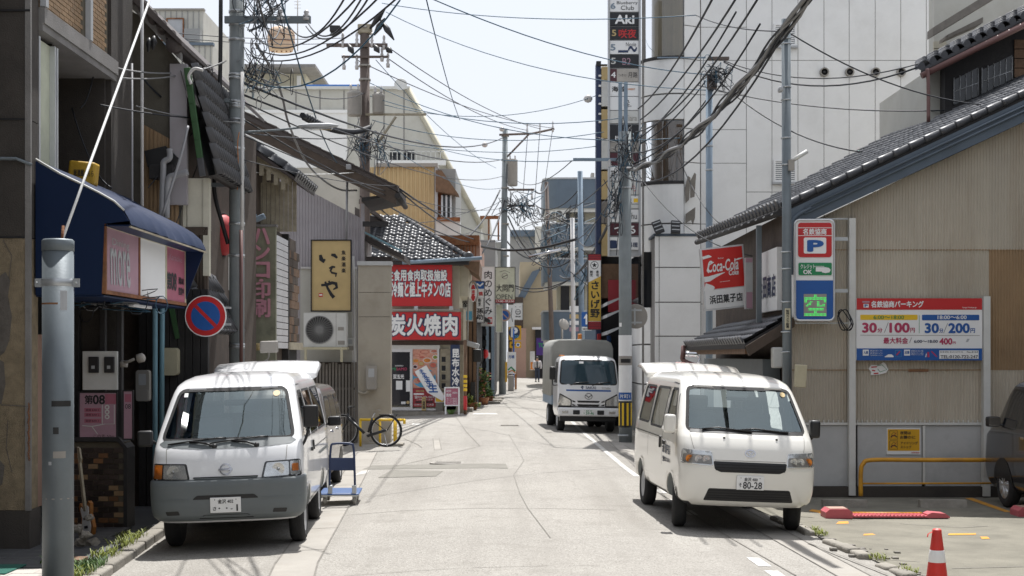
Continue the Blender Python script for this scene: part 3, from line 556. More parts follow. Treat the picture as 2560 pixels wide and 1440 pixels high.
def pst(b,fr):
 patch(b,fr,263,985,292,1010,.002,0,'pink_red');write(b,fr,'第',212,988,232,1010,.004,.02,m='ink');write(b,fr,'08',233,988,262,1010,.004,.03)
 for y in(1020,1032,1047):patch(b,fr,211,y,253,y+10,.002,0,'pink_red');write(b,fr,'酒場 BAR '+str(y)[-1],214,y+2,248,y+8,.004,m='ink')
 for k in range(3):disc(b,fr,268,1018+k*12,6,d=.003,m='white_dull');disc(b,fr,268,1018+k*12,3,d=.005,m='pink')
 stroke(b,fr,[(256,1010),(256,1060),(286,1060),(286,1012)],2,.004,'white_dull');stroke(b,fr,[(206,1064),(230,1066),(244,1085)],2,.004);stroke(b,fr,[(230,1066),(262,1060)],2,.004);write(b,fr,'この先 50m',234,1086,285,1094,.004,m='ink')
poster('shop_poster','pink poster numbered 08 with a small map, above the dark brick wall','poster',17.38,(199,982,291,1096),'pink',pst,('wood_black',3))
poster('side_poster','narrow pink poster beside the black shop post','poster',17.36,(309,978,331,1097),'pink',lambda b,fr:(patch(b,fr,312,985,328,1005,.002,0,'pink_red'),write(b,fr,'08',313,1010,327,1022,.004,m='ink')),('wood_black',3))
aw=thing('shop_awning','navy blue shop awning with a signboard under its rounded hood','awning',(-4.8,15.6,3))
prof=[(-5.22,4.2),(-4.95,4.04),(-4.72,3.93),(-4.52,3.83),(-4.36,3.74),(-4.25,3.64),(-4.19,3.53),(-4.18,3.49)]
def hood(b):
 n=26;rows=[]
 for i in range(n+1):
  y=15.6+3.85*i/n;s=.018*math.sin(i*1.9)*(1 if 6<i<22 else.35)-.03*math.exp(-((i-15)/3.0)**2)
  rows.append([V(x+(s*.5 if k>1 else 0),y,z+(s if k>0 else 0)*(1 if k<7 else.2))for k,(x,z)in enumerate(prof)])
 b.loops(rows,closed=False)
part(aw,'canopy','navy',hood)
part(aw,'end_panel','navy',lambda b:b.prism([(-5.22,2.72),(-5.22,4.19),(-4.95,4.03),(-4.72,3.92),(-4.52,3.82),(-4.36,3.73),(-4.26,3.63),(-4.2,3.53),(-4.47,3.5),(-4.5,2.72)],'y',15.58,15.6))
part(aw,'white_edge','white_dull',lambda b:b.tube([V(x,15.585,z+.008)for x,z in prof[:6]],.012,5));part(aw,'far_panel','navy',lambda b:b.prism([(-5.22,2.72),(-5.22,4.19),(-4.72,3.92),(-4.26,3.63),(-4.2,3.5),(-4.5,2.72)],'y',19.44,19.46))
part(aw,'soffit','navy',lambda b:(b.box(-4.5,-4.19,15.6,19.44,3.475,3.49),b.box(-5.22,-4.48,15.6,19.46,2.70,2.72)))
part(aw,'hem','wood_pale',lambda b:b.box(-4.2,-4.18,15.6,19.45,3.46,3.478));part(aw,'fluorescent_lamp','white',lambda b:b.box(-4.75,-4.68,17.6,18.5,2.66,2.70,.01))
part(aw,'sign_case','navy',lambda b:b.box(-4.9,-4.5,15.62,19.45,2.74,3.48))
part(aw,'rusty_frame','rust',lambda b:(b.box(-4.5,-4.455,15.6,19.47,2.735,2.775),b.box(-4.5,-4.455,15.6,15.65,2.775,3.5),b.box(-4.5,-4.46,17.02,17.08,2.775,3.47)))
part(aw,'pale_frame','cream_box',lambda b:(b.box(-4.5,-4.46,15.65,19.47,3.47,3.5),b.box(-4.5,-4.46,18.34,18.39,2.775,3.47),b.box(-4.5,-4.46,19.42,19.47,2.775,3.47)))
fr=POS_X(-4.47,15.65,3.47)
p1=part(aw,'sign_panel','pink',lambda b:slab(b,fr,0,0,1.37,.695,-.02,0));p2=part(aw,'sign_panel','white',lambda b:slab(b,fr,1.43,0,2.69,.695,-.02,0));p3=part(aw,'sign_panel','pink_red',lambda b:slab(b,fr,2.74,0,3.77,.695,-.02,0))
t=B('rack_grey');write(t,fr,'more',.2,.22,1.0,.62,.003,.012,slant=-.2);write(t,fr,'Dining',.25,.1,.95,.2,.003,0);link('lettering',t.mesh('lettering'),p1)
t=B('ink');write(t,fr,'第',2.76,.33,2.98,.55,.003,.03);write(t,fr,'08',2.99,.33,3.28,.55,.003,.03);write(t,fr,'酒場 BAR',3.4,.36,3.7,.46,.003,.02);write(t,fr,'Karaoke',2.9,.08,3.6,.16,.003,0,m='pink');write(t,fr,'営業中',3.4,.5,3.7,.6,.003,.02,m='ink');link('lettering',t.mesh('lettering'),p3)
yb=thing('wrapped_lamp_box','yellow plastic-wrapped box with black writing above the awning','lamp box',(-4.95,17.3,4.1))
def bag(b):
 b.box(-.165,.165,-.1,.1,-.14,.14,.03,Matrix.Translation((X(209,17.4),17.4,Z(434,17.4)))@Matrix.Rotation(.1,4,'Y'))
part(yb,'wrapping','yellow_bag',bag)
t=B('ink');write(t,front(17.27),'居酒屋',184,424,210,440,.005,.03);write(t,front(17.27),'こちら',211,427,234,441,.005,.01);obj('lettering',t,yb)
gt=thing('guitar','battered electric guitar with white pickguard leaning on the pole beside the brick wall','guitar',(-4.88,16.4,PZ))
GM=Matrix.Translation((X(224,16.4),16.4,PZ+.02))@Matrix.Rotation(math.radians(-14),4,'Y')@Matrix.Rotation(math.radians(-48),4,'Z')@Matrix.Rotation(math.radians(-8),4,'X')
out=[(0,0),(.12,.02),(.165,.1),(.15,.2),(.115,.25),(.14,.31),(.15,.38),(.11,.41),(.06,.36),(.03,.33),(-.03,.33),(-.07,.36),(-.12,.4),(-.155,.36),(-.13,.28),(-.115,.23),(-.15,.16),(-.16,.08),(-.1,.01)]
part(gt,'body','guitar_wood',lambda b:b.prism(rnd_poly(out),'y',-.02,.02,GM))if False else part(gt,'body','guitar_wood',lambda b:b.prism(out,'y',-.02,.02,GM))
part(gt,'pickguard','white',lambda b:b.prism([(x*.72,z*.78+.04)for x,z in out],'y',-.026,-.021,GM));part(gt,'neck','wood_pale',lambda b:b.prism([(-.028,.3),(.028,.3),(.022,.86),(-.022,.86)],'y',-.03,-.005,GM))
part(gt,'headstock','wood_pale',lambda b:b.prism([(-.022,.86),(.022,.86),(.05,.9),(.04,1.03),(-.02,1.05),(-.03,.92)],'y',-.025,-.005,GM));part(gt,'bridge','ink',lambda b:(b.prism([(-.04,.1),(.04,.1),(.04,.13),(-.04,.13)],'y',-.034,-.024,GM),b.prism([(-.04,.2),(.04,.2),(.04,.225),(-.04,.225)],'y',-.034,-.024,GM)))
for i,(px,py,s)in enumerate(((190,1340,.06),(205,1362,.07),(186,1385,.065),(212,1385,.075),(196,1325,.05))):
 def st(b):
  c=P(px,py-20,15.4);r=bmesh.ops.create_icosphere(b.bm,subdivisions=2,radius=s,matrix=Matrix.Translation((c.x,c.y+.1*i,max(c.z,PZ+s*.5)))@Matrix.Rotation(i*1.3,4,'Z')@Matrix.Diagonal((1.2,.9,.7,1)))
  for v in r['verts']:v.co+=Vector((RNG.uniform(-1,1),RNG.uniform(-1,1),RNG.uniform(-1,1)))*s*.28
 single('stone',('palest','broadest','lowest','hindmost','smallest')[i]+' rough brown stone in the heap at the foot of the cut-off pole','stone','stone',st,'stones at the foot of the cut-off pole')
single('wooden_box','low wooden box by the weeds at the kerb','box','wood_brown',lambda b:(b.box(-4.63,-4.35,14.35,14.6,PZ,PZ+.05,.006)))
ch=B('rust')
for k in range(34):
 y=1010+k*4.2;c=P(72+1.2*math.sin(k),y,15.34);n=8;ax=V(1,0,0)if k%2 else V(0,1,0)
 ch.tube([c+(ax*math.cos(2*math.pi*i/n)*.009+V(0,0,1)*math.sin(2*math.pi*i/n)*.014)for i in range(n+1)],.004,4,False)
tag(obj('chain',ch),'rusty chain hanging down the edge of the roughcast pier','chain')
pipe('downpipe','light blue plastic downpipe behind the bumper van, right of the shopfront','pipe','pvc_blue',[V(X(388,20),20,-.1),V(X(388,20),20,3.0)],.035)
pipe('downpipe','second light blue downpipe close beside the first one','pipe','pvc_blue',[V(X(402,20),20.05,.9),V(X(404,20),20.05,3.0)],.035)
meter('gas_meter','grey-green gas meter on the dark boarded wall left of the van roof',front(20.2),408,870,450,938,.16,'cream_box',False)
meter('electric_meter','round-cornered electric meter in the dark gap beside the blue pipe',front(19.6),345,925,378,1003,.12)
single('wall_lamp','small grey lamp on an arm above the shop post','lamp','meter_grey',lambda b:(b.tube([P(305,905,17.4),P(318,905,17.25),P(335,898,17.2)],.018,8),b.lathe([(.03,-.05),(.055,-.04),(.055,.03),(.03,.05)],Matrix.Translation(P(352,895,17.2))@Matrix.Rotation(1.3,4,'Y'),14),b.lathe([(.045,-.03),(.05,.03),(.02,.05)],Matrix.Translation(P(310,912,17.35)),12)))
cp=thing('cut_off_pole','grey steel pole cut off short with a clamp and a capped top','pole',(X(145,12.5),12.5,PZ))
px_,r_=X(145,12.5),.135
part(cp,'shaft','steel_grey',lambda b:b.cyl((px_,12.5,-.2),(px_,12.5,2.98),r_,32));part(cp,'cap','steel_grey',lambda b:b.lathe([(r_+.004,2.97),(r_+.004,3.06),(r_-.01,3.075),(.01,3.08)],Matrix.Translation((px_,12.5,0)),32))
def clamp(b):
 b.lathe([(r_+.003,2.66),(r_+.008,2.665),(r_+.008,2.72),(r_+.003,2.725)],Matrix.Translation((px_,12.5,0)),32)
 for s in(-1,1):b.box(px_+s*(r_+.005),px_+s*(r_+.06),12.47,12.49,2.655,2.73);b.cyl((px_+s*(r_+.035),12.43,2.69),(px_+s*(r_+.035),12.5,2.69),.009,8)
part(cp,'clamp','galv',clamp)
def skin(a0,a1,z0,z1,d=.002):return lambda b:b.grid(lambda u,v:(px_+(r_+d)*math.sin(a0+(a1-a0)*u),12.5-(r_+d)*math.cos(a0+(a1-a0)*u),z0+(z1-z0)*v),6,1)
for a0,a1,z0,z1,m in((-.1,1.2,1.61,1.66,'black'),(0,.35,1.37,1.43,'black'),(0,.8,1.16,1.22,'meter_grey'),(.45,.9,2.45,2.62,'rack_grey'),(-.3,-.1,1.1,1.13,'rack_grey'),(-1.5,1.5,.80,.81,'meter_grey'),(-1.5,.3,2.5,2.515,'rust')):part(cp,'sticker',m,skin(a0,a1,z0,z1))
pipe('guy_wire','white sheathed guy wire rising from the cut-off pole','guy wire','sheath',[V(px_+.03,12.52,3.07),V(px_+.09,17.0,7.57),V(-4.1,21.5,12.1)],.013,None,8)
part(cp,'guy_anchor','rust',lambda b:b.tube([V(px_+.03,12.5,3.0),V(px_+.03,12.55,3.2)],.012,6))
# left: old timber house with the steep tiled slope
oh=thing('timber_house','old timber house with mortar gable and steep grey tiled slope behind the tall pole','house',(-6,22,0))
part(oh,'gable_wall','mortar',lambda b:b.prism([(-9,3.0),(-4.72,3.0),(-4.72,6.2),(-5.3,6.9),(-9,9)],'y',20.3,20.45));part(oh,'side_wall','wood_dark',lambda b:b.box(-9,-4.75,20.45,26.4,-.2,6.0))
part(oh,'weathered_sheet','brown_sheet',lambda b:[corrug(b,(-5.25,20.28,3),(1,0,0),.5,3.9,lambda s:5.35-.55*s,.06,.015)]);part(oh,'dark_board','wood_black',lambda b:[b.box(-5.3+k*.11,-5.2+k*.11,20.2,20.3,-.2,3.0)for k in range(9)])
part(oh,'slate_strip','mauve_sheet',lambda b:b.box(-4.86,-4.62,20.2,20.3,4.2,6.2));part(oh,'torn_flashing','black',lambda b:b.prism([(-5.2,4.95),(-4.9,5.02),(-4.72,4.85),(-4.78,4.7),(-5.15,4.72)],'y',20.1,20.2))
part(oh,'box_gutter','wood_black',lambda b:b.box(-5.12,-4.78,20.05,20.2,4.55,4.75,.01))
part(oh,'verge_board','conc_grey',lambda b:b.prism([(-5.35,7.08),(-4.66,6.36),(-4.66,6.22),(-5.35,6.94)],'y',20.0,20.12));part(oh,'upper_roof','roof_brown',lambda b:b.prism([(-5.4,7.28),(-4.6,6.44),(-4.6,6.38),(-5.4,7.1)],'y',19.8,26.4))
def ridge(b):
 for k in range(9):b.lathe([(.01,0),(.11,.0),(.115,.02),(.1,.05),(.095,.3)],Matrix.Translation((-4.72+k*.035,19.9+k*.28,6.42-k*.005))@Matrix.Rotation(-math.pi/2,4,'X'),14)
part(oh,'ridge_end','roof_brown',lambda b:b.lathe([(.01,0),(.115,.0),(.12,.02),(.1,.06),(.1,2.6)],Matrix.Translation((-4.72,19.85,6.4))@Matrix.Rotation(-math.pi/2,4,'X'),16))
for k in range(5):
 q=part(oh,'verge_tile','roof_brown',lambda b:b.lathe([(.075,0),(.08,.02),(.07,.22)],Matrix.Rotation(-math.pi/2-.5,4,'X'),12));q.location=(-5.3+k*.13,19.9,7.12-k*.14)
for k in range(6):
 q=part(oh,'rake_tile','pipe_green' if k<5 else 'tile_grey',lambda b:b.box(-.045,.045,-.03,.03,-.135,.125,.012));q.location=(-4.575+k*.037,20.1,6.0-k*.255);q.rotation_euler=(0,-.14,0)
part(oh,'slope_base','wood_black',lambda b:b.loops([[V(-4.56,20.15,6.15),V(-4.56,22.5,6.15)],[V(-4.2,20.15,4.62),V(-4.2,22.5,4.62)],[V(-4.3,20.15,4.6),V(-4.3,22.5,4.6)],[V(-4.7,20.15,6.1),V(-4.7,22.5,6.1)]],closed=False))
tile_roof(oh,(-4.18,20.12,4.62),(-4.18,22.5,4.62),(-4.53,22.5,6.18),(-4.53,20.12,6.18),13,7,'tile_grey','barrel',lip=False)
part(oh,'plaster_panel','plaster',lambda b:(b.box(X(424,20.5),X(470,20.5),20.4,20.5,2.6,4.35),b.box(X(472,20.5),X(527,20.5),20.4,20.52,3.85,4.6),b.box(X(512,20.5),X(527,20.5),20.38,20.5,3.2,4.6)))
part(oh,'lattice_screen','wood_dark',lambda b:(b.box(X(470,20.5),X(522,20.5),20.42,20.5,2.3,3.9),[b.box(X(470,20.5)+k*.05,X(470,20.5)+k*.05+.025,20.39,20.42,2.3,3.8)for k in range(6)],b.box(X(468,20.5),X(524,20.5),20.38,20.42,3.78,3.9)))
part(oh,'canopy_base','wood_black',lambda b:b.loops([[V(-4.72,20.3,3.18),V(-4.72,22.4,3.18)],[V(-4.3,20.3,2.4),V(-4.3,22.4,2.4)],[V(-4.75,20.3,2.5),V(-4.75,22.4,2.5)]],closed=False))
tile_roof(oh,(-4.27,20.25,2.4),(-4.27,22.4,2.4),(-4.7,22.4,3.2),(-4.7,20.25,3.2),11,4,'tile_grey','barrel',lip=True)
for k in range(8):
 q=part(oh,'ridge_tile','tile_grey',lambda b:b.lathe([(.06,0),(.075,.01),(.075,.05),(.065,.06),(.065,.27)],Matrix.Rotation(-math.pi/2,4,'X'),10));q.location=(-4.71,20.22+k*.27,3.26)
part(oh,'wall_board','wood_black',lambda b:[b.box(-4.95,-4.88,20.45+k*.22,20.64+k*.22,-.2,2.5)for k in range(9)])
part(oh,'green_board','pipe_green',lambda b:b.prism([(X(422,20.2),Z(762,20.2)),(X(434,20.2),Z(758,20.2)),(X(450,20.2),Z(845,20.2)),(X(440,20.2),Z(848,20.2))],'y',20.16,20.2))
for a,lab in((V(X(357,19.7),19.65,8.5),'cream plastic conduit running down the dark concrete column'),(V(X(330,19.2),19.2,6.0),'thin grey conduit on the dark concrete wall')):
 pipe('conduit',lab,'pipe','pipe_white' if a.z>7 else 'pvc_grey',[a,V(a.x+.005,a.y,2.9)],.022 if a.z>7 else.014)
pipe('elbow_pipe','grey elbow downpipe in front of the weathered brown sheet','pipe','pvc_grey',[P(424,372,20),P(424,395,20),P(410,405,20),P(408,430,20),P(404,560,20)],.042)
pipe('elbow_pipe','grey bent pipe turning into the blue downpipe by the white plaster','pipe','pvc_grey',[P(470,430,20),P(440,438,20),P(424,444,20),P(418,470,20),P(416,545,20)],.045)
pipe('elbow_pipe','pale hooked service pipe over the green rake tiles','pipe','pipe_white',[P(478,210,19.9),P(472,190,19.9),P(486,172,19.9),P(508,176,19.9)],.022)
pipe('elbow_pipe','long thin pale pipe slanting down from the tiled slope','pipe','pvc_grey',[P(470,315,19.8),P(452,390,19.7),P(405,540,19.6)],.018)
lan=thing('paper_lantern','faded red paper lantern hanging behind the tall pole','lantern',(X(550,23.4),23.4,3.7))
part(lan,'shade','lantern',lambda b:b.lathe([(.08,-.34),(.17,-.28),(.24,-.16),(.265,0),(.24,.16),(.17,.28),(.08,.34)],Matrix.Translation((X(552,23.4),23.4,Z(588,23.4))),20));part(lan,'rim','black',lambda b:[b.lathe([(.09,z-.015),(.09,z+.015)],Matrix.Translation((X(552,23.4),23.4,Z(588,23.4))),16)for z in(-.35,.35)])
ac_unit('outdoor_unit','white outdoor unit with round fan under the red lantern',front(23.8),520,615,572,725,.3)
# left: stamp shop with its tall sign
ss=thing('stamp_shop','low weathered shop with small tiled roof between the timber house and the grey gable','shop',(-5,28,0))
part(ss,'wall','wood_dark',lambda b:(b.box(-9,-4.62,27.1,30.4,-.2,4.5),b.box(-9,-4.95,27.15,30.3,4.5,6.2)))
def wthr(b):
 for k in range(9):b.box(-5.0+k*.085,-4.925+k*.085,28.0+RNG.uniform(0,.02),28.04,4.5,5.75+RNG.uniform(-.3,.05))
part(ss,'weathered_board','wood_pale',wthr);part(ss,'eave_fascia','wood_pale',lambda b:(b.prism([(-5.1,6.1),(-4.35,5.55),(-4.35,5.38),(-5.1,5.9)],'y',27.6,28.0),[b.box(-4.9+k*.14,-4.82+k*.14,27.58,27.62,5.55-k*.09,5.8-k*.09)for k in range(4)]))
part(ss,'roof_base','roof_brown',lambda b:b.prism([(-5.2,6.2),(-4.2,5.5),(-4.2,5.44),(-5.2,6.1)],'y',27.5,30.2));tile_roof(ss,(-4.18,27.5,5.52),(-4.18,30.2,5.52),(-5.2,30.2,6.24),(-5.2,27.5,6.24),10,4,'tile_black','barrel',lip=True)
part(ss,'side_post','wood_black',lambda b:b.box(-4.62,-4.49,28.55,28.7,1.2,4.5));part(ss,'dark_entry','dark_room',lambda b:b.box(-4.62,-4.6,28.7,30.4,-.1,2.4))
bricks(ss,'wall_tile',(-4.62,27.1,2.2),(0,1,0),(0,0,1),1.45,2.3,.72,.128,.014,['white_tile'],.13,False)
bricks(ss,'shingle',(-4.62,28.72,2.35),(0,1,0),(0,0,1),1.6,2.0,.38,.17,.008,['wood_brown','wood_dark'],.10)
part(ss,'lintel','wood_pale',lambda b:b.box(-4.62,-4.47,28.55,30.4,2.18,2.33))
sb=thing('stamp_sign','tall mildewed signboard with pink raised letters for seals and printing','sign',P(660,830,27))
fr=front(27.0)
part(sb,'board','stamp_board',lambda b:slab(b,fr,631,567,689,905,-.12,0));part(sb,'cap_strip','conc_grey',lambda b:slab(b,fr,629,561,692,567,-.14,.02))
def raised(s,l,t,r,bt,bold=.022,name='raised_letter',m='pink_letter'):
 b=B(m);k=.0
 write(b,fr,s,l,t,r,bt,.055,bold);write(b,fr,s,l,t,r,bt,.003,bold*.8)
 obj(name,b,sb,kind=None)
raised('ハ',634,572,674,610,.03);raised('ン',635,612,674,650,.03);raised('コ',636,656,674,694,.03);raised('・',650,698,658,704,.03);raised('印',633,706,675,745,.03);raised('刷',633,748,675,792,.03)
lamp=single('wall_floodlight','small blue-grey floodlight on a bent arm above the stamp sign','lamp','pole_blue',lambda b:(b.tube([P(612,530,26.8),P(628,532,26.7),P(640,538,26.6)],.02,6),b.box(-.1,.1,-.06,.06,-.05,.05,.02,Matrix.Translation(P(650,545,26.6))@Matrix.Rotation(-.4,4,'Y'))))
for pts,r,m,lab in(([P(603,575,21.7),P(603,905,21.7)],.028,'pvc_brown','brown pipe strapped down the right side of the tall pole'),([P(606,180,21.6),P(605,575,21.6)],.026,'pipe_white','white pipe sleeve on the upper part of the tall pole'),([P(622,745,26.5),P(622,905,26.5)],.085,'pole_blue','thick blue-grey pipe standing beside the stamp sign'),([P(616,540,26.9),P(616,745,26.9)],.025,'pvc_brown','thin mauve pipe between the tall pole and the stamp sign'),([P(530,480,23),P(533,690,23)],.03,'pink_wall','pinkish pipe beside the white plaster strip')):
 pipe('service_pipe',lab,'pipe',m,pts,r)
single('gate_lamp','brass tap and lamp fitting low on the stamp shop corner','fitting','gold',lambda b:(b.tube([P(632,862,26.8),P(650,862,26.7)],.03,8),b.lathe([(.06,-.06),(.07,0),(.03,.05)],Matrix.Translation(P(648,868,26.7)),12)))
# left: grey gable house with the izakaya sign
ih=thing('gable_house','mauve corrugated gable house with dark sloping roof behind the gold sign','house',(-5,37,0))
def gt_(s):return 7.55-.535*s-.42
part(ih,'gable_wall','mauve_sheet',lambda b:corrug(b,(-6.8,36,3),(1,0,0),3.02,4.25,gt_,.075,.011));part(ih,'main_wall','mauve_sheet',lambda b:b.box(-12,-3.8,36.06,38.5,-.2,5.2))
part(ih,'lower_wall','offwhite',lambda b:b.box(X(752,36),X(892,36),35.92,36.05,-.2,4.25));part(ih,'flashing','pipe_white',lambda b:b.box(X(752,35.9),X(892,35.9),35.88,35.95,4.25,4.3));part(ih,'corner_trim','mauve_sheet',lambda b:b.box(-3.82,-3.74,35.93,36.1,4.3,5.9))
def lp(s):return(-7.0+s,8.0-.535*s)
rz0,rz1=(X(612,35.4),Z(283,35.4)),(X(996,35.4),Z(470,35.4))
part(ih,'roof','roof_brown',lambda b:(b.prism([rz0,rz1,(rz1[0],rz1[1]-.1),(rz0[0],rz0[1]-.14)],'y',35.3,38),[b.prism([(rz0[0]+(rz1[0]-rz0[0])*k/14,rz0[1]+(rz1[1]-rz0[1])*k/14+.01),(rz0[0]+(rz1[0]-rz0[0])*(k+1)/14-.02,rz0[1]+(rz1[1]-rz0[1])*(k+1)/14+.01),(rz0[0]+(rz1[0]-rz0[0])*(k+1)/14,rz0[1]+(rz1[1]-rz0[1])*(k+1)/14+.05),(rz0[0]+(rz1[0]-rz0[0])*k/14,rz0[1]+(rz1[1]-rz0[1])*k/14+.03)],'y',35.25,38)for k in range(14)]))
part(ih,'bargeboard','wood_dark',lambda b:b.prism([(rz0[0],rz0[1]-.14),(rz1[0]-.05,rz1[1]-.1),(rz1[0]-.05,rz1[1]-.42),(rz0[0],rz0[1]-.5)],'y',35.32,35.4));part(ih,'soffit','wood_black',lambda b:b.prism([(-3.75,6.0),(rz1[0],rz1[1]-.12),(rz1[0]-.1,rz1[1]-.16),(-3.75,5.9)],'y',35.45,38))
part(ih,'gutter','wood_black',lambda b:(b.cyl((rz1[0]-.02,35.3,rz1[1]-.2),(rz1[0]-.02,38,rz1[1]-.2),.07,10),b.box(-3.74,-3.1,35.6,35.75,5.3,5.42)))
part(ih,'side_eave','roof_brown',lambda b:(b.prism([(-3.75,5.15),(-2.75,4.62),(-2.75,4.5),(-3.75,5.0)],'y',36.3,38.5),b.box(-3.75,-3.1,36.5,37,4.4,4.6)))
part(ih,'copper_flashing','pvc_blue',lambda b:b.prism([(-3.75,5.22),(-2.8,4.74),(-2.8,4.69),(-3.75,5.17)],'y',36.1,36.2))
part(ih,'slat_screen_base','wood_dark',lambda b:b.box(X(752,35.8),X(890,35.8),35.8,35.85,-.15,Z(905,35.8)))
for k in range(18):
 q=part(ih,'slat','slat_grey',lambda b:b.box(-.028,.028,-.03,.03,-.15,Z(908,35.6)+RNG.uniform(-.03,.03),.004));q.location=(X(752+k*8.1,35.6),35.6,0)
for z in(.3,1.2):part(ih,'slat_rail','slat_grey',lambda b:b.box(X(748,35.66),X(893,35.66),35.64,35.7,z,z+.06))
pipe('wall_pipe','cream drainpipe at the corner of the pale wall by the gold sign','pipe','pipe_white',[P(882,640,35.8),P(884,780,35.8),P(886,1105,35.8)],.045);pipe('wall_pipe','thin grey conduit on the mauve gable above the gold sign','pipe','pvc_grey',[P(868,440,35.85),P(866,600,35.85)],.03)
gs=thing('izakaya_sign','gold framed sign with black brush hiragana above the outdoor unit','sign',P(828,778,35.3));fr=front(35.3)
part(gs,'board','gold',lambda b:slab(b,fr,779,602,877,776,-.1,0));part(gs,'frame','ink',lambda b:frame_bars(b,fr,777,599,879,779,2.6,-.12,.03))
t=B('ink');d=.006
stroke(t,fr,[(801,637),(803,648),(809,653),(813,648)],[7,11,10,4],d);stroke(t,fr,[(828,637),(836,638),(843,645)],[6,9,5],d)
stroke(t,fr,[(823,671),(831,667),(838,668)],[4,6,4],d);stroke(t,fr,[(832,667),(826,677),(830,682),(841,684),(839,692)],[4,5,5,6,3],d+.001)
stroke(t,fr,[(803,713),(816,712),(830,707),(840,709),(842,719),(833,724)],[6,7,8,9,7,3],d);stroke(t,fr,[(813,704),(819,720),(828,736),(835,744)],[5,6,8,9],d+.001);stroke(t,fr,[(822,702),(825,709)],[5,3],d+.002)
for i,ch in enumerate('魚楽酒楽'):write(t,fr,ch,854,626+i*15,864,637+i*15,d,.02,True)
patch(t,fr,797,733,807,742,d,0,'red');write(t,fr,'一',798.5,736,805.5,738.5,d+.002,.02,m='white');obj('lettering',t,gs)
ac_unit('outdoor_unit','dusty white outdoor unit on a bracket shelf under the gold sign',front(35.2),759,782,866,867,.35)
single('unit_shelf','cream steel shelf bracket under the outdoor unit','shelf','cream_box',lambda b:(b.box(X(758,35.2),X(868,35.2),35.1,35.6,Z(874,35.2),Z(868,35.2)),b.box(X(762,35.2),X(768,35.2),35.1,35.15,Z(905,35.2),Z(874,35.2)),b.box(X(852,35.2),X(858,35.2),35.1,35.15,Z(905,35.2),Z(874,35.2))))
meter('electric_meter','small dark-windowed meter box beside the outdoor unit',front(35.75),868,845,886,877,.1,'white_dull');single('junction_box','grey square junction box under the dark verge of the gable','junction box','pvc_grey',lambda b:b.box(X(866,35.2),X(878,35.2),35.1,35.25,Z(424,35.2),Z(412,35.2),.01))
# left: beige block with meter, barrier, bicycle
bw=thing('beige_building','small blank beige block with grey coping left of the red restaurant','building',(-3.4,36,0))
x0,x1=X(895,35),X(977,35)
part(bw,'core','joint',lambda b:b.box(x0+.02,x1-.02,35.03,35.3,-.2,4.3));part(bw,'coping','grey_sheet',lambda b:b.box(x0-.02,x1+.02,34.96,35.36,4.28,4.38))
for za,zb in((3.62,4.28),(3.02,3.61),(-.2,3.01)):
 part(bw,'wall_panel','beige_block',lambda b:(b.box(x0,x1,35,35.05,za,zb),b.box(x1-.03,x1,35.05,35.32,za,zb)))
meter('gas_meter','beige gas meter on the blank beige block',front(34.98),917,914,943,974,.18,'meter_grey')
single('wall_cable','beige pipe stub curving into the wall under the gas meter','pipe','beige_block',lambda b:b.tube(catmull([P(896,980,34.96),P(912,984,34.94),P(922,976,34.94)],5),.03,8))
fr=front(34.0);gb=thing('pipe_barrier','yellow pipe barrier at the corner behind the bicycle','barrier',(X(950,34),34,-.1))
part(gb,'top_rail','yellow_bright',lambda b:(b.tube([P(899,1049,34),P(1003,1050,34)],.032,10),b.tube([P(1003,1050,34),P(1011,1050,33.4),P(1011,1060,33.4)],.032,10)))
for px in(901,950,988):part(gb,'post','yellow_bright',lambda b:b.tube([P(px,1050,34),P(px,1116,34)],.03 if px<980 else.045,10))
part(gb,'base_block','kerb_stone',lambda b:b.box(X(975,34),X(1010,34),33.6,34.2,-.2,Z(1110,33.6)))
bk_=thing('bicycle','black bicycle with rear rack leaning by the yellow barrier','bicycle',(-2.9,32.3,-.09))
def BP(px,py):return P(px,py,32.3)
wr=P(965,1077,32.3);wf_=P(853,1077,32.3)+V(0,.25,0)
for c,nm in((wr,'rear_wheel'),(wf_,'front_wheel')):
 def rimf(b,R_=.345,c=c):
  n=36;b.tube([c+V(R_*math.cos(2*math.pi*k/n),0,R_*math.sin(2*math.pi*k/n))for k in range(n+1)],.027,8,False)
 t_=part(bk_,nm,'rubber',rimf)
 q=B('alu');n=30;q.tube([c+V(.318*math.cos(2*math.pi*k/n),0,.318*math.sin(2*math.pi*k/n))for k in range(n+1)],.009,6,False);link('rim',q.mesh('rim'),t_)
 q=B('meter_grey');[q.tube([c+V(.03*math.cos(a*.349+.5),.02*(-1)**a,.03*math.sin(a*.349+.5)),c+V(.318*math.cos(a*.349),0,.318*math.sin(a*.349))],.0016,3)for a in range(18)];q.cyl(c+V(0,-.05,0),c+V(0,.05,0),.025,10);o=link('spokes',q.mesh('spokes'),t_);o['kind']='stuff'
bb_=BP(918,1090);st_=BP(930,1046);hd=BP(868,1034)+V(0,.2,0)
part(bk_,'frame','black',lambda b:(b.tube([bb_,st_],.025,8),b.tube([bb_,hd+V(0,0,-.1)],.034,8),b.tube([hd,hd+V(-.02,0,-.2)],.03,8),b.tube([bb_,wr+V(0,-.05,0)],.02,6),b.tube([st_+V(0,0,-.03),wr+V(0,-.05,0)],.011,6),b.tube([hd+V(-.02,0,-.2),wf_+V(0,-.05,0)],.014,6),b.tube([hd+V(-.02,0,-.2),wf_+V(0,.05,0)],.014,6)))
part(bk_,'seat_post','alu',lambda b:b.tube([st_,BP(937,1032)],.014,8))
part(bk_,'saddle','black',lambda b:b.loops([[BP(px,py)+V(0,s*w,0)for s in(-1,-.5,0,.5,1)]for px,py,w in((926,1029,.02),(930,1027,.04),(938,1026,.07),(946,1024,.09),(951,1026,.08))],closed=False))
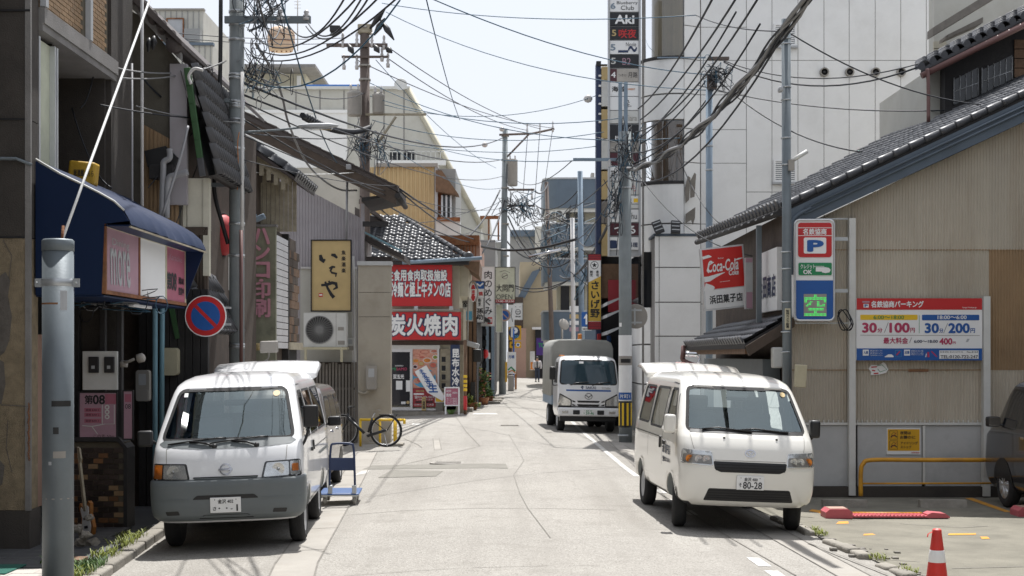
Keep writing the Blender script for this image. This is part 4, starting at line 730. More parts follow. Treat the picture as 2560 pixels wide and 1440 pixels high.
part(bk_,'rear_rack','black',lambda b:([b.tube([BP(948,1037)+V(0,s,0),BP(996,1036)+V(0,s,0)],.009,6)for s in(-.07,0,.07)],[b.tube([BP(992,1037)+V(0,s,0),wr+V(.02,s,0)],.008,5)for s in(-.07,.07)]))
part(bk_,'mudguard','black',lambda b:b.loops([[wr+V(.385*math.cos(a),s,.385*math.sin(a))for s in(-.03,.03)]for a in[math.radians(15+120*k/14)for k in range(15)]],closed=False))
part(bk_,'handlebar','black',lambda b:(b.tube([hd,hd+V(.02,0,.12)],.014,8),b.tube(catmull([hd+V(.12,-.28,.14),hd+V(.02,-.18,.15),hd+V(0,0,.12),hd+V(.02,.18,.15),hd+V(.12,.28,.14)],4),.012,8)));part(bk_,'chain_guard','black',lambda b:b.tube([bb_+V(0,-.06,0),wr+V(0,-.06,.02)],.035,8));part(bk_,'crank','meter_grey',lambda b:(b.lathe([(.09,-.01),(.09,.01)],Matrix.Translation(bb_+V(0,-.06,0))@Matrix.Rotation(math.pi/2,4,'X'),18),b.tube([bb_+V(0,-.08,0),bb_+V(.1,-.08,-.13)],.011,6),b.box(-.05,.05,-.1,0,-.01,.01,0,Matrix.Translation(bb_+V(.1,-.08,-.14)))))
part(bk_,'frame_decal','white',lambda b:b.tube([bb_.lerp(hd,.25)+V(0,-.012,-.02),bb_.lerp(hd,.48)+V(0,-.012,-.05)],.019,8));part(bk_,'kickstand','alu',lambda b:b.tube([wr+V(-.05,-.06,-.02),wr+V(.04,-.14,-.34)],.009,5))
ht=thing('hand_truck','blue platform trolley with folding black handle beside the parked white van','trolley',(-2.6,20.5,ground(-2.6,20.5)))
TY=20.6;tz=ground(-2.4,TY);HT=Matrix.Translation((X(855,TY),TY,tz))@Matrix.Rotation(.05,4,'Z')
part(ht,'deck','cart_blue',lambda b:b.box(-.30,.27,-.42,.42,.15,.18,.015,HT));part(ht,'deck_edge','white_dull',lambda b:b.box(-.29,.26,-.41,.41,.135,.15,0,HT))
hw=.19
part(ht,'handle','ink_navy',lambda b:b.tube([HT@p for p in catmull([V(-.15,-.36,.18),V(-.145,-.39,.5),V(-.13,-.40,.82),V(-.08,-.41,.88),V(.14,-.41,.88),V(.19,-.40,.82),V(.205,-.39,.5),V(.21,-.36,.18)],5)],.016,8))
part(ht,'handle_panel','ink_navy',lambda b:b.box(-.14,.2,-.40,-.385,.5,.68,.01,HT));part(ht,'handle_bracket','galv',lambda b:[b.box(x-.03,x+.03,-.42,-.32,.17,.29,.008,HT)for x in(-.14,.2)])
for x in(-.22,.2):
 for y in(-.32,.32):
  c=HT@V(x,y,.06);o=part(ht,'castor','meter_grey',lambda b:b.lathe([(.01,-.02),(.04,-.022),(.058,-.015),(.06,0),(.058,.015),(.04,.022),(.01,.02)],Matrix.Translation(c)@Matrix.Rotation(math.pi/2,4,'Y'),16))
  q=B('galv');q.box(-.028,.028,-.03,.03,.05,.08,.004,Matrix.Translation(c));q.box(-.03,-.025,-.02,.02,0,.07,0,Matrix.Translation(c));q.box(.025,.03,-.02,.02,0,.07,0,Matrix.Translation(c));link('fork',q.mesh('fork'),o)
# left: restaurant with red boards
YR=52.0;fr=front(YR)
rs=thing('restaurant','two-storey grill restaurant with glossy tiled hip roof and red boards','restaurant',(-3,54,0))
part(rs,'wall','cream_wall',lambda b:(b.box(-9,X(1148,YR),YR+.12,60,-.2,Z(652,YR)),));part(rs,'side_wall','wood_pale',lambda b:b.box(X(1148,YR),X(1158,YR),YR+.2,60,-.2,Z(770,YR)))
part(rs,'upper_return','cream_wall',lambda b:b.box(X(1133,YR),X(1170,YR),YR+.4,60,Z(740,YR),Z(640,YR)))
part(rs,'step','kerb_stone',lambda b:b.box(X(970,YR),X(1150,YR),YR-.5,YR+.1,-.2,Z(1028,YR)))
part(rs,'shop_header','wood_dark',lambda b:(slab(b,fr,975,852,1160,862,-.1,.12),slab(b,fr,975,640,1140,652,-.1,.1)));part(rs,'shutter_box','white_dull',lambda b:slab(b,fr,975,863,1100,872,-.1,.08))
dr=part(rs,'door','dark_glass',lambda b:slab(b,fr,975,880,1026,1014,-.05,.0));q=B('alu');frame_bars(q,fr,970,872,1030,1026,5,-.05,.04,8);q2=link('door_frame',q.mesh('door_frame'),dr)
t=B('white');write(t,fr,'MI',979,919,990,926,.006,.02,m='green');write(t,fr,'SA',991,919,1002,926,.006,.02,m='crimson');write(t,fr,'MO',1003,919,1017,926,.006,.02,m='crimson');write(t,fr,'YAKINIKU',987,913,1008,916,.006,.02,m='white');write(t,fr,'双五光',983,936,1010,947,.006,.035);patch(t,fr,990,952,1006,974,.006);patch(t,fr,1015,951,1025,979,.006);patch(t,fr,1003,1004,1014,1010,.006);disc(t,fr,1020,1006,4,d=.006,m='gold');link('lettering',t.mesh('lettering'),dr)
fp=part(rs,'photo_poster',['food_b'],lambda b:(slab(b,fr,1032,873,1093,970,-.02,.02,m='food_b'),slab(b,fr,1032,971,1093,1017,-.02,.02,m='red_deep')))
t=B('white')
for cx,cy,rx,ry,m1,m2 in((1062,880,12,5,'food_a','food_b'),(1085,878,10,5,'white_dull','food_a'),(1088,893,7,6,'white','leaf_yellow'),(1040,902,8,5,'gold','food_o'),(1068,901,11,7,'white_dull','food_o'),(1083,913,10,8,'meter_grey','food_a'),(1053,909,8,6,'food_o','gold'),(1038,917,6,5,'white','maroon'),(1042,888,9,4,'food_a','food_b'),(1055,893,9,3,'food_b','food_a')):disc(t,fr,cx,cy,rx,ry,.023,m1,18);disc(t,fr,cx,cy,rx*.8,ry*.75,.025,m2,18)
disc(t,fr,1060,945,30,24,.023,'sky_blue',24)
for k in range(9):disc(t,fr,1042+(k%5)*9,935+(k//5)*14+(k%2)*3,9,7,.025+k*.0004,'food_b' if k%3 else 'food_a',14)
patch(t,fr,1034,983,1060,987,.024,1.5,'white');write(t,fr,'☎076-256-5029',1036,989,1085,996,.024,.012,m='white');write(t,fr,'ご予約承ります',1042,997,1082,1001,.024,.01);write(t,fr,'焼肉冷麺',1040,975,1060,980,.024,.02,m='gold');patch(t,fr,1038,1003,1056,1007,.024,1,'ink');patch(t,fr,1066,1003,1082,1007,.024,1,'ink');write(t,fr,'17:00-23:00 定休日',1036,1009,1084,1014,.024,.01,m='white');link('print',t.mesh('print'),fp)
part(rs,'poster_frame','alu',lambda b:frame_bars(b,fr,1027,868,1098,1026,4.5,-.05,.05,5));part(rs,'timber_bay','wood_pale',lambda b:(slab(b,fr,1100,872,1126,1028,-.1,.0),))
def shelf(b):
 for k in range(6):slab(b,fr,1104,892+k*22,1114,906+k*22,-.05,.01,0,'dark_room');slab(b,fr,1103,905+k*22,1115,908+k*22,-.05,.06,0,'wood_pale')
part(rs,'bottle_shelf',['dark_room'],shelf)
e0,e1=P(868,650,YR-.6),P(1172,650,YR-.6);t0,t1=P(905,535,YR+3.4),P(1000,545,YR+3.4)
part(rs,'roof_base','wood_black',lambda b:(b.face([e0-V(0,0,.05),e1-V(0,0,.05),t1-V(0,0,.05),t0-V(0,0,.05)]),b.face([e1-V(0,0,.05),e1+V(-.1,6,-.05),t1+V(0,3,-.05),t1-V(0,0,.05)]),b.box(e0 .x,e1 .x,YR-.6,YR+.3,e0 .z-.16,e0 .z-.06)))
tm=tile_mesh(.27,.3,'tile_black');tl=tile_mesh(.27,.3,'tile_black','pan',True);up=(t0-e0);up.x=0;Lr=up.length;un=up.normalized();nrow=int(Lr/.29);M,_=basis(e0,(1,0,0),un)
for j in range(nrow):
 xr=e1 .x+(t1 .x-e1 .x)*(j/nrow);n_=int((xr-e0 .x)/.27)
 for i in range(n_):
  q=link('roof_tile',tl if j==0 else tm,rs);q.matrix_basis=Matrix.Translation(e0+V(i*.27,0,0)+un*(j*.29)+V(0,0,RNG.uniform(-.012,.012)))@M@Matrix.Rotation(RNG.uniform(-.03,.03),4,'Z')@Matrix.Rotation(RNG.uniform(-.03,.03),4,'X')
hm=B('tile_black');hm.lathe([(.07,0),(.1,.01),(.1,.05),(.085,.06),(.085,.33)],Matrix.Rotation(0,4,'X'),10);hme=hm.mesh('hip_tile');dv=(t1-e1);kx_=int(dv.length/.3)
for k in range(kx_):q=link('hip_tile',hme,rs);q.matrix_basis=Matrix.Translation(e1+dv*(k/kx_)+V(0,0,.1))@dv.to_track_quat('Z','Y').to_matrix().to_4x4()
part(rs,'hip_end','tile_black',lambda b:b.lathe([(.01,-.03),(.17,-.02),(.18,.04),(.12,.08)],Matrix.Translation(e1+V(0,-.02,.12))@Matrix.Rotation(math.pi/2,4,'X'),16));part(rs,'gutter','pole_blue',lambda b:b.cyl(e0+V(2,-.06,-.1),P(1205,645,YR-.7),.07,10))
part(rs,'upper_roof','roof_brown',lambda b:(b.prism([(X(890,YR+3),Z(520,YR+3)),(X(1020,YR+3),Z(590,YR+3)),(X(1020,YR+3),Z(598,YR+3)),(X(890,YR+3),Z(545,YR+3))],'y',YR+2.6,YR+6),b.prism([(X(900,YR+1),Z(500,YR+1)),(X(960,YR+1),Z(545,YR+1)),(X(960,YR+1),Z(552,YR+1)),(X(900,YR+1),Z(512,YR+1))],'y',YR+.6,YR+3)))
part(rs,'eave_bracket','wood_brown',lambda b:(b.prism([(X(1140,YR),Z(655,YR)),(X(1200,YR),Z(655,YR)),(X(1198,YR),Z(690,YR)),(X(1160,YR),Z(664,YR))],'y',YR-.3,YR+4),))
def red_board(name,label,l,t,r,bt,d,rows):
 root=thing(name,label,'sign',fr(l,bt,d));part(root,'board','red',lambda b:slab(b,fr,l,t,r,bt,d-.12,d));part(root,'edge','red_deep',lambda b:frame_bars(b,fr,l-.5,t-.5,r+.5,bt+.5,1.2,d-.13,d+.012))
 tb=B('ink_navy','white')
 for s,a0,b0,a1,b1 in rows:
  n_=len(s);w=(a1-a0)/n_
  for i,ch in enumerate(s):write(tb,fr,ch,a0+i*w,b0,a0+(i+1)*w,b1,d+.004,.075,True,'ink_navy')
  for i,ch in enumerate(s):write(tb,fr,ch,a0+i*w+w*.04,b0+.5,a0+(i+1)*w-w*.04,b1-.5,d+.010,.034,True,'white')
 obj('lettering',tb,root);return root
red_board('restaurant_sign','upper red board with two rows of white characters under the tiled roof',965,652,1131,766,.3,[('生食用食肉取扱施設',969,676,1119,704),('濃厚冷麺と極上牛タンの店',952,706,1128,744)][0:1]+[('厚冷麺と極上牛タンの店',966,706,1128,744)])
red_board('restaurant_sign','lower red board reading charcoal grill in big white characters',965,781,1153,850,.42,[('炭火焼肉',974,787,1148,840)])
for px in(1040,1128):
 single('sign_spotlight',f'small spotlight clipped above the {"character for grill" if px > 1100 else "middle"} of the lower red board','lamp','rack_grey',lambda b:(b.box(-.07,.07,-.1,.06,-.05,.05,.02,Matrix.Translation(P(px,770,YR-.9))@Matrix.Rotation(.5,4,'X')),b.tube([P(px,775,YR-.8),P(px,778,YR-.3)],.015,5)))
pole_lab=single('sign_bar','long grey pipe carrying the spotlights between the two red boards','pipe','meter_grey',lambda b:b.cyl(P(978,775,YR-.7),P(1150,775,YR-.7),.03,8))
nb=thing('noodle_banner','tall black upright signboard with white characters for cold noodles','sign',fr(1140,1010,.3));part(nb,'board','ink_navy',lambda b:slab(b,fr,1127,862,1150,1012,.15,.3));t=B('white');column(t,fr,'昆布水冷麺',1131,872,1149,988,.31,.035);obj('lettering',t,nb)
ws_=thing('slanting_banner','white slanting cloth banner with blue brush characters across the food poster','banner',fr(1080,970,.3));fb=plane(fr(1038,928,.32),fr(1066,912,.32)-fr(1038,928,.32),V(-.42,0,.9))
bn=[(1038,929),(1067,913),(1112,990),(1108,1002),(1070,981)]
part(ws_,'cloth','white',lambda b:b.loops([[fr(x,y,.32),fr(x,y,.335)]for x,y in bn+bn[:1]],closed=False)and None or(fpoly(b,fr,bn,.335),fpoly(b,fr,bn,.32)))
t=B('blue')
for i,(cx,cy,s)in enumerate(((1056,928,5),(1063,937,6),(1070,947,7),(1076,958,8),(1085,970,11))):write(t,fr,'生',cx-s,cy-s,cx+s,cy+s,.34,.04,True,slant=-.15)
obj('lettering',t,ws_)
sbd=thing('sandwich_board','white framed A-board with a red menu by the restaurant corner','A-board',fr(1130,1034,1));fa=lambda a,c,d=0.0:Vector((X(a,51),51-d+(1034-c)*.004,Z(c,51)))
part(sbd,'panel','pink_red',lambda b:slab(b,fa,1113,971,1145,1012,-.02,.01));part(sbd,'frame','white',lambda b:frame_bars(b,fa,1110,968,1148,1015,3,-.02,.03));part(sbd,'leg','white',lambda b:slab(b,fa,1112,1015,1116,1036,-.02,.01));part(sbd,'leg','white',lambda b:slab(b,fa,1145,1015,1149,1036,-.02,.01));part(sbd,'rear_frame','white',lambda b:(b.tube([fa(1112,970,-.05),fa(1112,1036,-.6)],.02,5),b.tube([fa(1147,970,-.05),fa(1147,1036,-.6)],.02,5)))
t=B('white');write(t,fa,'本日の',1115,975,1127,981,.014,.02,slant=.1);write(t,fa,'焼肉',1115,984,1127,992,.014,.02);write(t,fa,'冷麺定食',1130,980,1143,985,.014,.01);[write(t,fa,'ランチ '+str(k)+'80円',1116,995+k*4,1142,998+k*4,.014,.0)for k in range(4)];obj('lettering',t,sbd)
single('yellow_poster','yellow and white leaflet box below the slanting banner','leaflet box','yellow_bright',lambda b:(slab(b,fr,1090,983,1110,1004,.1,.2,0,'yellow_bright'),frame_bars(b,fr,1088,981,1112,1006,2,.08,.22,None,'white_dull'),slab(b,fr,1090,1006,1108,1028,.1,.2,0,'slat_grey')))
ws2=single('wood_plaque','narrow wooden plaque with vertical writing before the food poster','plaque','gold',lambda b:slab(b,fr,1055,992,1065,1026,.1,.14));t=B('ink');column(t,fr,'一品料理',1057,995,1063,1022,.145,.03);obj('lettering',t,ws2)
single('flower_pot','pot of low plants at the foot of the A-board','plant pot',['leaf','rust'],lambda b:(b.lathe([(.01,0),(.13,0),(.17,.2),(.01,.2)],Matrix.Translation((X(1128,51.6),51.6,-.1)),14),b.use('leaf'),[b.box(-.03,.03,-.005,.005,0,.25,0,Matrix.Translation((X(1128,51.6)+RNG.uniform(-.15,.15),51.6,.1))@Matrix.Rotation(RNG.uniform(-.8,.8),4,'Y'))for _ in range(30)]))
# left: further up the street
def block(root,name,m,x0,x1,y0,y1,z0,z1):return part(root,name,m,lambda b:b.box(x0,x1,y0,y1,z0,z1))
def flat_sign(name,label,Y,rect,base,rows,rim=None,thick=.15,cat='sign',back=None,fr=None):
 fr=fr or front(Y);l,t,r,bt=rect;root=thing(name,label,cat,fr(l,bt));part(root,'board',base,lambda b:slab(b,fr,l,t,r,bt,-thick,0))
 if rim:part(root,'frame',rim,lambda b:frame_bars(b,fr,l-.6,t-.6,r+.6,bt+.6,1.4,-thick-.01,.02))
 tb=B('ink')
 for f in rows:f(tb,fr)
 if rows:obj('lettering',tb,root)
 return root
W_=lambda s,l,t,r,b_,m='ink',bold=.02,d=.006,**k:(lambda tb,fr:write(tb,fr,s,l,t,r,b_,d,bold,m=m,**k))
C_=lambda s,l,t,r,b_,m='ink',bold=.02,d=.006:(lambda tb,fr:column(tb,fr,s,l,t,r,b_,d,bold,m))
R_=lambda l,t,r,b_,m,rad=0,d=.003:(lambda tb,fr:patch(tb,fr,l,t,r,b_,d,rad,m))
D_=lambda x,y,rx,m,ry=None,d=.004:(lambda tb,fr:disc(tb,fr,x,y,rx,ry,d,m))
S_=lambda pts,w,m='ink',d=.005:(lambda tb,fr:stroke(tb,fr,pts,w,d,m))
dw=thing('dark_house','dark timber shophouse with shaded front behind the restaurant corner','house',(-3,60,0))
block(dw,'wall','wood_dark',-6,X(1184,56),56,66,-.2,4.6);block(dw,'upper_wall','pink_wall',-6,X(1200,57),57,66,4.6,Z(600,57));block(dw,'dark_front','dark_room',X(1184,56),X(1192,56),56.2,65.8,-.1,3.6)
part(dw,'post','wood_brown',lambda b:[b.box(X(px,55.8)-.06,X(px,55.8)+.06,55.8,55.92,-.1,4.2)for px in(1166,1176,1187)])
part(dw,'rusty_eave','rust',lambda b:(b.box(X(1080,56.5),X(1198,56.5),56.5,57.5,Z(612,56.5),Z(588,56.5)),[b.box(X(1150,56.6)+k*.12,X(1150,56.6)+k*.12+.05,56.55,56.6,Z(650,56.5),Z(612,56.5))for k in range(6)]));part(dw,'canopy','wood_black',lambda b:b.prism([(X(1184,57),3.9),(X(1225,57),3.5),(X(1225,57),3.4),(X(1184,57),3.6)],'y',57,65))
nx=thing('black_shop','black fronted narrow shop with stone steps before the far utility pole','shop',(-2,70,0))
block(nx,'wall','wood_black',-6,X(1236,66.5),66.5,78,-.2,5.2);block(nx,'upper_wall','far_grey',-6,X(1238,68),68,80,5.2,7.6)
part(nx,'door_post','pole_blue',lambda b:[b.box(X(px,66.3)-.07,X(px,66.3)+.07,66.3,66.5,0,4.6)for px in(1218,1232)]);part(nx,'shelf_bin','dark_glass',lambda b:[b.box(X(1206,66.2),X(1216,66.2),66.2,66.4,.5+k*.5,.8+k*.5)for k in range(6)])
for k in range(5):part(nx,'step_stone','kerb_stone',lambda b:b.box(X(1222+k*2,64),X(1222+k*2,64)+.55,60+k*1.6,61.2+k*1.6,-.1,.12+.05*(k%2),.04))
post=thing('banded_post','dark post with orange reflective bands at the restaurant corner','post',P(1163,1034,50.6));part(post,'shaft','wood_brown',lambda b:b.tube([P(1163,1036,50.6),P(1163,850,50.6)],.06,10))
part(post,'reflective_band','yellow_bright',lambda b:[b.lathe([(.062,0),(.068,.005),(.068,.1),(.062,.105)],Matrix.Translation(P(1163,y,50.6)),12)for y in(945,957,968,978)]);part(post,'red_band','red',lambda b:b.lathe([(.062,0),(.067,.01),(.067,.5),(.062,.5)],Matrix.Translation(P(1163,1025,50.6)),12))
flat_sign('tobacco_sign','yellow tobacco sign with red hiragana over a pale board',55.5,(1132,722,1182,803),'white_dull',[R_(1133,723,1181,743,'board_yellow'),W_('たばこ',1136,725,1177,741,'red',.04),W_('別室',1137,752,1172,768,'ink',.02),R_(1150,778,1180,800,'sky_blue'),R_(1134,743,1181,748,'pink')],'meter_grey')
flat_sign('eatery_sign','white upright sign with a blue crest and black brush characters',56.5,(1187,703,1211,807),'white',[R_(1188,704,1210,722,'blue'),S_([(1192,709),(1200,715),(1208,708)],4,'white'),W_('鶴',1197,729,1207,739,'red',.02),C_('割烹',1195,746,1203,766),C_('孫助',1192,770,1208,800,'ink',.03),S_([(1189,745),(1209,745),(1209,804),(1189,804),(1189,745)],.8)],'ink')
flat_sign('butcher_sign','tall white sign with flowing black hiragana and a red seal',59,(1203,667,1236,815),'white',[C_('肉のめぐみ',1210,676,1231,788,'ink',.012),R_(1219,793,1231,810,'red',1),W_('焼肉',1220.5,796,1229.5,806,'white',.03)],'white_dull')
flat_sign('open_sign','faded green-yellow signboard with a round crest and OPEN above a red hours strip',62,(1238,668,1288,758),'fade_green',[S_([(1249,680),(1262,676),(1275,682)],1),D_(1262,690,8,'meter_grey'),D_(1262,690,6,'fade_green',None,.006),S_([(1255,694),(1269,687)],1.5,'ink',.008),W_('大同門',1241,711,1284,729,'ink',.02),W_('OPEN',1240,736,1281,748,'ink',.0),R_(1239,749,1287,757,'red_deep'),W_('17:00~翌3:00',1241,750.5,1285,755.5,'white',.01,.008)],'ink')
flat_sign('light_panel','pale green glowing strip panel below the faded OPEN sign',62.2,(1240,762,1256,830),'fade_green',[],'white_dull');flat_sign('upright_sign','narrow white upright sign with a black flourish behind the far utility pole',73,(1270,762,1286,817),'white',[S_([(1280,770),(1278,790),(1282,805)],1.5)],None)
flat_sign('face_sign','small square white sign with a smiling crest near the yellow parking sign',76,(1284,758,1306,799),'white',[D_(1295,780,7,'ink'),D_(1295,780,5.5,'white',None,.006),S_([(1290,779),(1300,779)],1.2,'ink',.008),S_([(1291,783),(1300,783)],1.2,'ink',.008),D_(1289,767,1,'ink'),D_(1300,767,1,'ink'),W_('食堂',1288,790,1302,793)],'white_dull')
hp=thing('oval_hoop_sign','red oval sign hung inside a grey hoop on a pole','sign',P(1166,850,53));fr=front(53)
part(hp,'oval_board','white',lambda b:b.loops([[fr(1183+7*math.cos(2*math.pi*k/24),732+23*math.sin(2*math.pi*k/24),d)for k in range(24)]for d in(-.05,0)]));t=B('red');fpoly(t,fr,[(1183+6*math.cos(a),732+21*math.sin(a))for a in[math.radians(205+130*k/10)for k in range(11)]],.003,'red');fpoly(t,fr,[(1183+6*math.cos(a),732+21*math.sin(a))for a in[math.radians(25+130*k/10)for k in range(11)]],.003,'red');column(t,fr,'酒蔵',1179,725,1187,742,.004,.04,'red');obj('print',t,hp)
part(hp,'hoop','meter_grey',lambda b:b.tube(catmull([P(1169,850,53),P(1171,740,53),P(1174,712,53),P(1183,703,53),P(1192,715,53),P(1195,735,53),P(1190,755,53)],6),.03,8))
for cx,cy,rr,lab in((1200,852,.14,'round lamp'),(1180,868,.12,'small globe lamp')):
 pass
fl=single('street_spotlight','grey spotlight jutting from the dark timber shophouse','lamp','rack_grey',lambda b:(b.box(-.25,.25,-.15,.15,-.1,.1,.04,Matrix.Translation(P(1182,862,54))@Matrix.Rotation(.3,4,'Y')),b.tube([P(1165,850,54),P(1182,862,54)],.03,6)))
single('hanging_box','black plastic box hanging on the dark house wall with dangling cable','box','black',lambda b:(b.box(X(1183,55),X(1204,55),54.8,55.1,Z(905,55),Z(873,55),.05),b.tube(catmull([P(1205,870,55),P(1207,895,55),P(1200,915,55)],5),.03,6)))
single('louvred_box','dark louvred outdoor unit standing on the kerb','box','black',lambda b:(b.box(X(1177,56),X(1189,56),55.5,55.9,-.05,Z(955,56)),[b.box(X(1178,56),X(1188,56),55.47,55.5,.1+k*.14,.17+k*.14)for k in range(7)]))
single('notice_tag','small white tag hanging on the black shopfront','tag','white',lambda b:b.box(X(1221,65),X(1226,65),65,65.02,Z(897,65),Z(882,65)));single('small_lantern','small red lantern under the dark eave','lantern','red',lambda b:b.lathe([(.04,-.2),(.12,-.1),(.13,.05),(.1,.17),(.04,.2)],Matrix.Translation(P(1214,885,64)),12))
def leafy(b,c,rx,rz,n,mm,s=.09):
 for k in range(n):
  a,e,q=RNG.uniform(0,6.28),RNG.uniform(-1,1),RNG.random()**.4;p=V(c.x+rx*q*math.cos(a)*math.sqrt(1-e*e),c.y+rx*q*math.sin(a)*math.sqrt(1-e*e),c.z+rz*q*e)
  u=V(RNG.uniform(-1,1),RNG.uniform(-1,1),RNG.uniform(-.3,.8)).normalized()*s*RNG.uniform(.6,1.4);v=u.cross(V(RNG.uniform(-1,1),RNG.uniform(-1,1),RNG.uniform(-1,1))).normalized()*s*.35;b.use(mm[k%len(mm)]);b.face([p-u,p+v,p+u,p-v])
def plant(label,px,py,Y,w,h,mm,n=300):
 c=P(px,py,Y);root=thing('potted_shrub',label,'shrub',(c.x,c.y,ground(c.x,Y)),'plants in front of the dark shops');g=ground(c.x,Y)
 part(root,'pot','rust',lambda b:b.lathe([(.01,0),(w*.35,0),(w*.45,.3),(w*.4,.3),(.01,.28)],Matrix.Translation((c.x,Y,g)),14));part(root,'stem','stem',lambda b:[b.tube(catmull([V(c.x,Y,g+.25),V(c.x+dx*.5,Y,g+h*.5),V(c.x+dx,Y,g+h*.85)],4),.015,5)for dx in(-w*.3,0,w*.3)])
 part(root,'foliage',mm,lambda b:[leafy(b,V(c.x+RNG.uniform(-w,w)*.45,Y+RNG.uniform(-w,w)*.4,g+h*(.35+.55*i/5)),w*.42,h*.16,n//6,mm)for i in range(6)])
plant('bushy green shrub with reddish new leaves before the black shop',1203,950,59.5,.75,1.5,['leaf','leaf','leaf_yellow','leaf','leaf_red'],500);plant('low yellow-green plant at the kerb behind the restaurant corner post',1180,1010,54.5,.5,.6,['leaf','leaf_yellow'],160)
plant('small green plant by the stone steps',1222,975,61,.45,.7,['leaf'],180)
for k in range(9):
 y=53+k*1.4;x=-1.62+.035*(y-52)
 q=single('kerb_block',('first' if k==0 else ORD[k])+' weathered kerb stone past the restaurant, counted from its corner post','kerb','kerb_stone',lambda b:b.box(x-.12,x+.12,y,y+1.3,-.15,ground(x,y)+.14,.03),'kerb stones past the restaurant')
ps=thing('parking_sign','yellow and blue parking sign on a blue post, far up the street','sign',P(1284,965,78));fr=front(78)
part(ps,'post','blue',lambda b:b.tube([P(1284,968,78),P(1284,820,78)],.045,8));part(ps,'board','board_yellow',lambda b:slab(b,fr,1272,814,1303,850,-.1,0,2));t=B('blue');disc(t,fr,1286,831,14,16,.004,'ink_navy');write(t,fr,'P',1279,820,1293,842,.008,.05,m='white');write(t,fr,'20',1287,838,1296,844,.01,.02,m='sky_blue');obj('lettering',t,ps)
part(ps,'lower_board','board_yellow',lambda b:slab(b,fr,1274,854,1303,870,-.08,0,2));t=B('white');disc(t,fr,1295,862,5,d=.004);disc(t,fr,1295,862,3,d=.006,m='blue');write(t,fr,'←',1278,858,1288,866,.004,.03,m='ink');obj('print',t,ps)
flat_sign('leaflet_board','white board with green and orange pattern leaning on a grey box',77,(1268,880,1290,935),'white',[S_([(1270,925),(1278,918),(1288,928)],4,'green'),S_([(1270,931),(1280,926),(1289,932)],3,'food_o'),W_('月極',1271,888,1286,896,'blue')],None)
single('grey_box','grey roadside cabinet under the leaflet board','cabinet','meter_grey',lambda b:b.box(X(1270,76.5),X(1285,76.5),76.2,76.8,ground(-.2,76.5),Z(938,76.5),.02));single('wooden_post','short orange-brown post beside the far parking sign','post','guitar_wood',lambda b:b.box(X(1287,79),X(1292,79),79,79.2,ground(.2,79),Z(928,79)))
oc=thing('ochre_building','ochre corrugated building with brown window hood and rusty balcony','building',(-6,72,0))
part(oc,'front_sheet','ochre_sheet',lambda b:corrug(b,(X(900,68),68,4),(1,0,0),X(1088,68)-X(900,68),5,Z(418,68),.21,.045));block(oc,'wall','offwhite',-12,X(1088,68.2),68.2,76,-.2,Z(420,68));block(oc,'corner_trim','rack_grey',X(1087,68),X(1094,68),67.9,68.2,4,Z(418,68));part(oc,'roof_edge','meter_grey',lambda b:b.box(X(940,67.8),X(1094,67.8),67.8,76.2,Z(418,68),Z(409,68)))
block(oc,'side_wall','far_grey',X(1094,68.2),X(1138,68.2),68.6,76,4,Z(418,68));block(oc,'orange_panel','rust',X(1094,68),X(1103,68),68.4,68.6,Z(545,68),Z(478,68))
hd_=part(oc,'window_hood','wood_brown',lambda b:b.prism([(X(1090,68),Z(428,68)),(X(1105,68),Z(428,68)),(X(1147,68),Z(488,68)),(X(1090,68),Z(480,68))],'y',67.6,69));wq=block(oc,'window','dark_glass',X(1104,68.4),X(1128,68.4),68.4,68.6,Z(545,68),Z(486,68));q=B('alu');[q.box(X(px,68.3)-.04,X(px,68.3)+.04,68.3,68.42,Z(545,68),Z(486,68))for px in(1105,1116,1127)];link('window_frame',q.mesh('window_frame'),wq)
block(oc,'balcony','white_dull',X(1090,67.6),X(1150,67.6),67.6,68.6,Z(590,67.6),Z(552,67.6));block(oc,'rusty_rail','rust',X(1092,67.5),X(1150,67.5),67.5,67.7,Z(553,67.5),Z(543,67.5))
ob_=thing('sloped_building','large off-white building with a slanting roofline and blue roof strip','building',(-8,82,0));fo=80.0
part(ob_,'wall','offwhite',lambda b:b.prism([(X(560,fo),-.2),(X(560,fo),Z(224,fo)),(X(1020,fo),Z(224,fo)),(X(1075,fo),Z(322,fo)),(X(1203,fo),Z(568,fo)),(X(1203,fo),-.2)],'y',fo,96));part(ob_,'slope_coping','cream_wall',lambda b:b.tube([P(1020,222,fo-.1),P(1205,570,fo-.1)],.16,4));part(ob_,'roof_coping','white_dull',lambda b:b.box(X(560,fo-.2),X(1024,fo-.2),fo-.2,fo+.3,Z(224,fo),Z(217,fo)))
part(ob_,'blue_strip','blue_tarp',lambda b:b.box(X(762,fo-.1),X(906,fo-.1),fo+.4,fo+.6,Z(224,fo),Z(208,fo)));part(ob_,'wall_band','white_panel',lambda b:(b.box(X(612,fo-.1),X(868,fo-.1),fo-.12,fo,Z(420,fo),Z(276,fo)),b.box(X(612,fo-.2),X(868,fo-.2),fo-.2,fo,Z(284,fo),Z(276,fo)),b.box(X(940,fo-.2),X(1115,fo-.2),fo-.6,fo,Z(416,fo),Z(404,fo))))
part(ob_,'wall_joint','conc_grey',lambda b:[b.box(X(px,fo)-.03,X(px,fo)+.03,fo-.02,fo,Z(400,fo),Z(226,fo))for px in(740,800,860,960,1010)]);part(ob_,'balcony_rail','white_dull',lambda b:(b.box(X(945,fo-.6),X(1110,fo-.6),fo-.62,fo-.58,Z(384,fo),Z(381,fo)),[b.box(X(px,fo-.6)-.02,X(px,fo-.6)+.02,fo-.62,fo-.58,Z(405,fo),Z(382,fo))for px in range(945,1112,12)]))
for px in(975,1010):wq=block(ob_,'window','dark_glass',X(px,fo),X(px+26,fo),fo-.03,fo-.005,Z(404,fo),Z(375,fo))
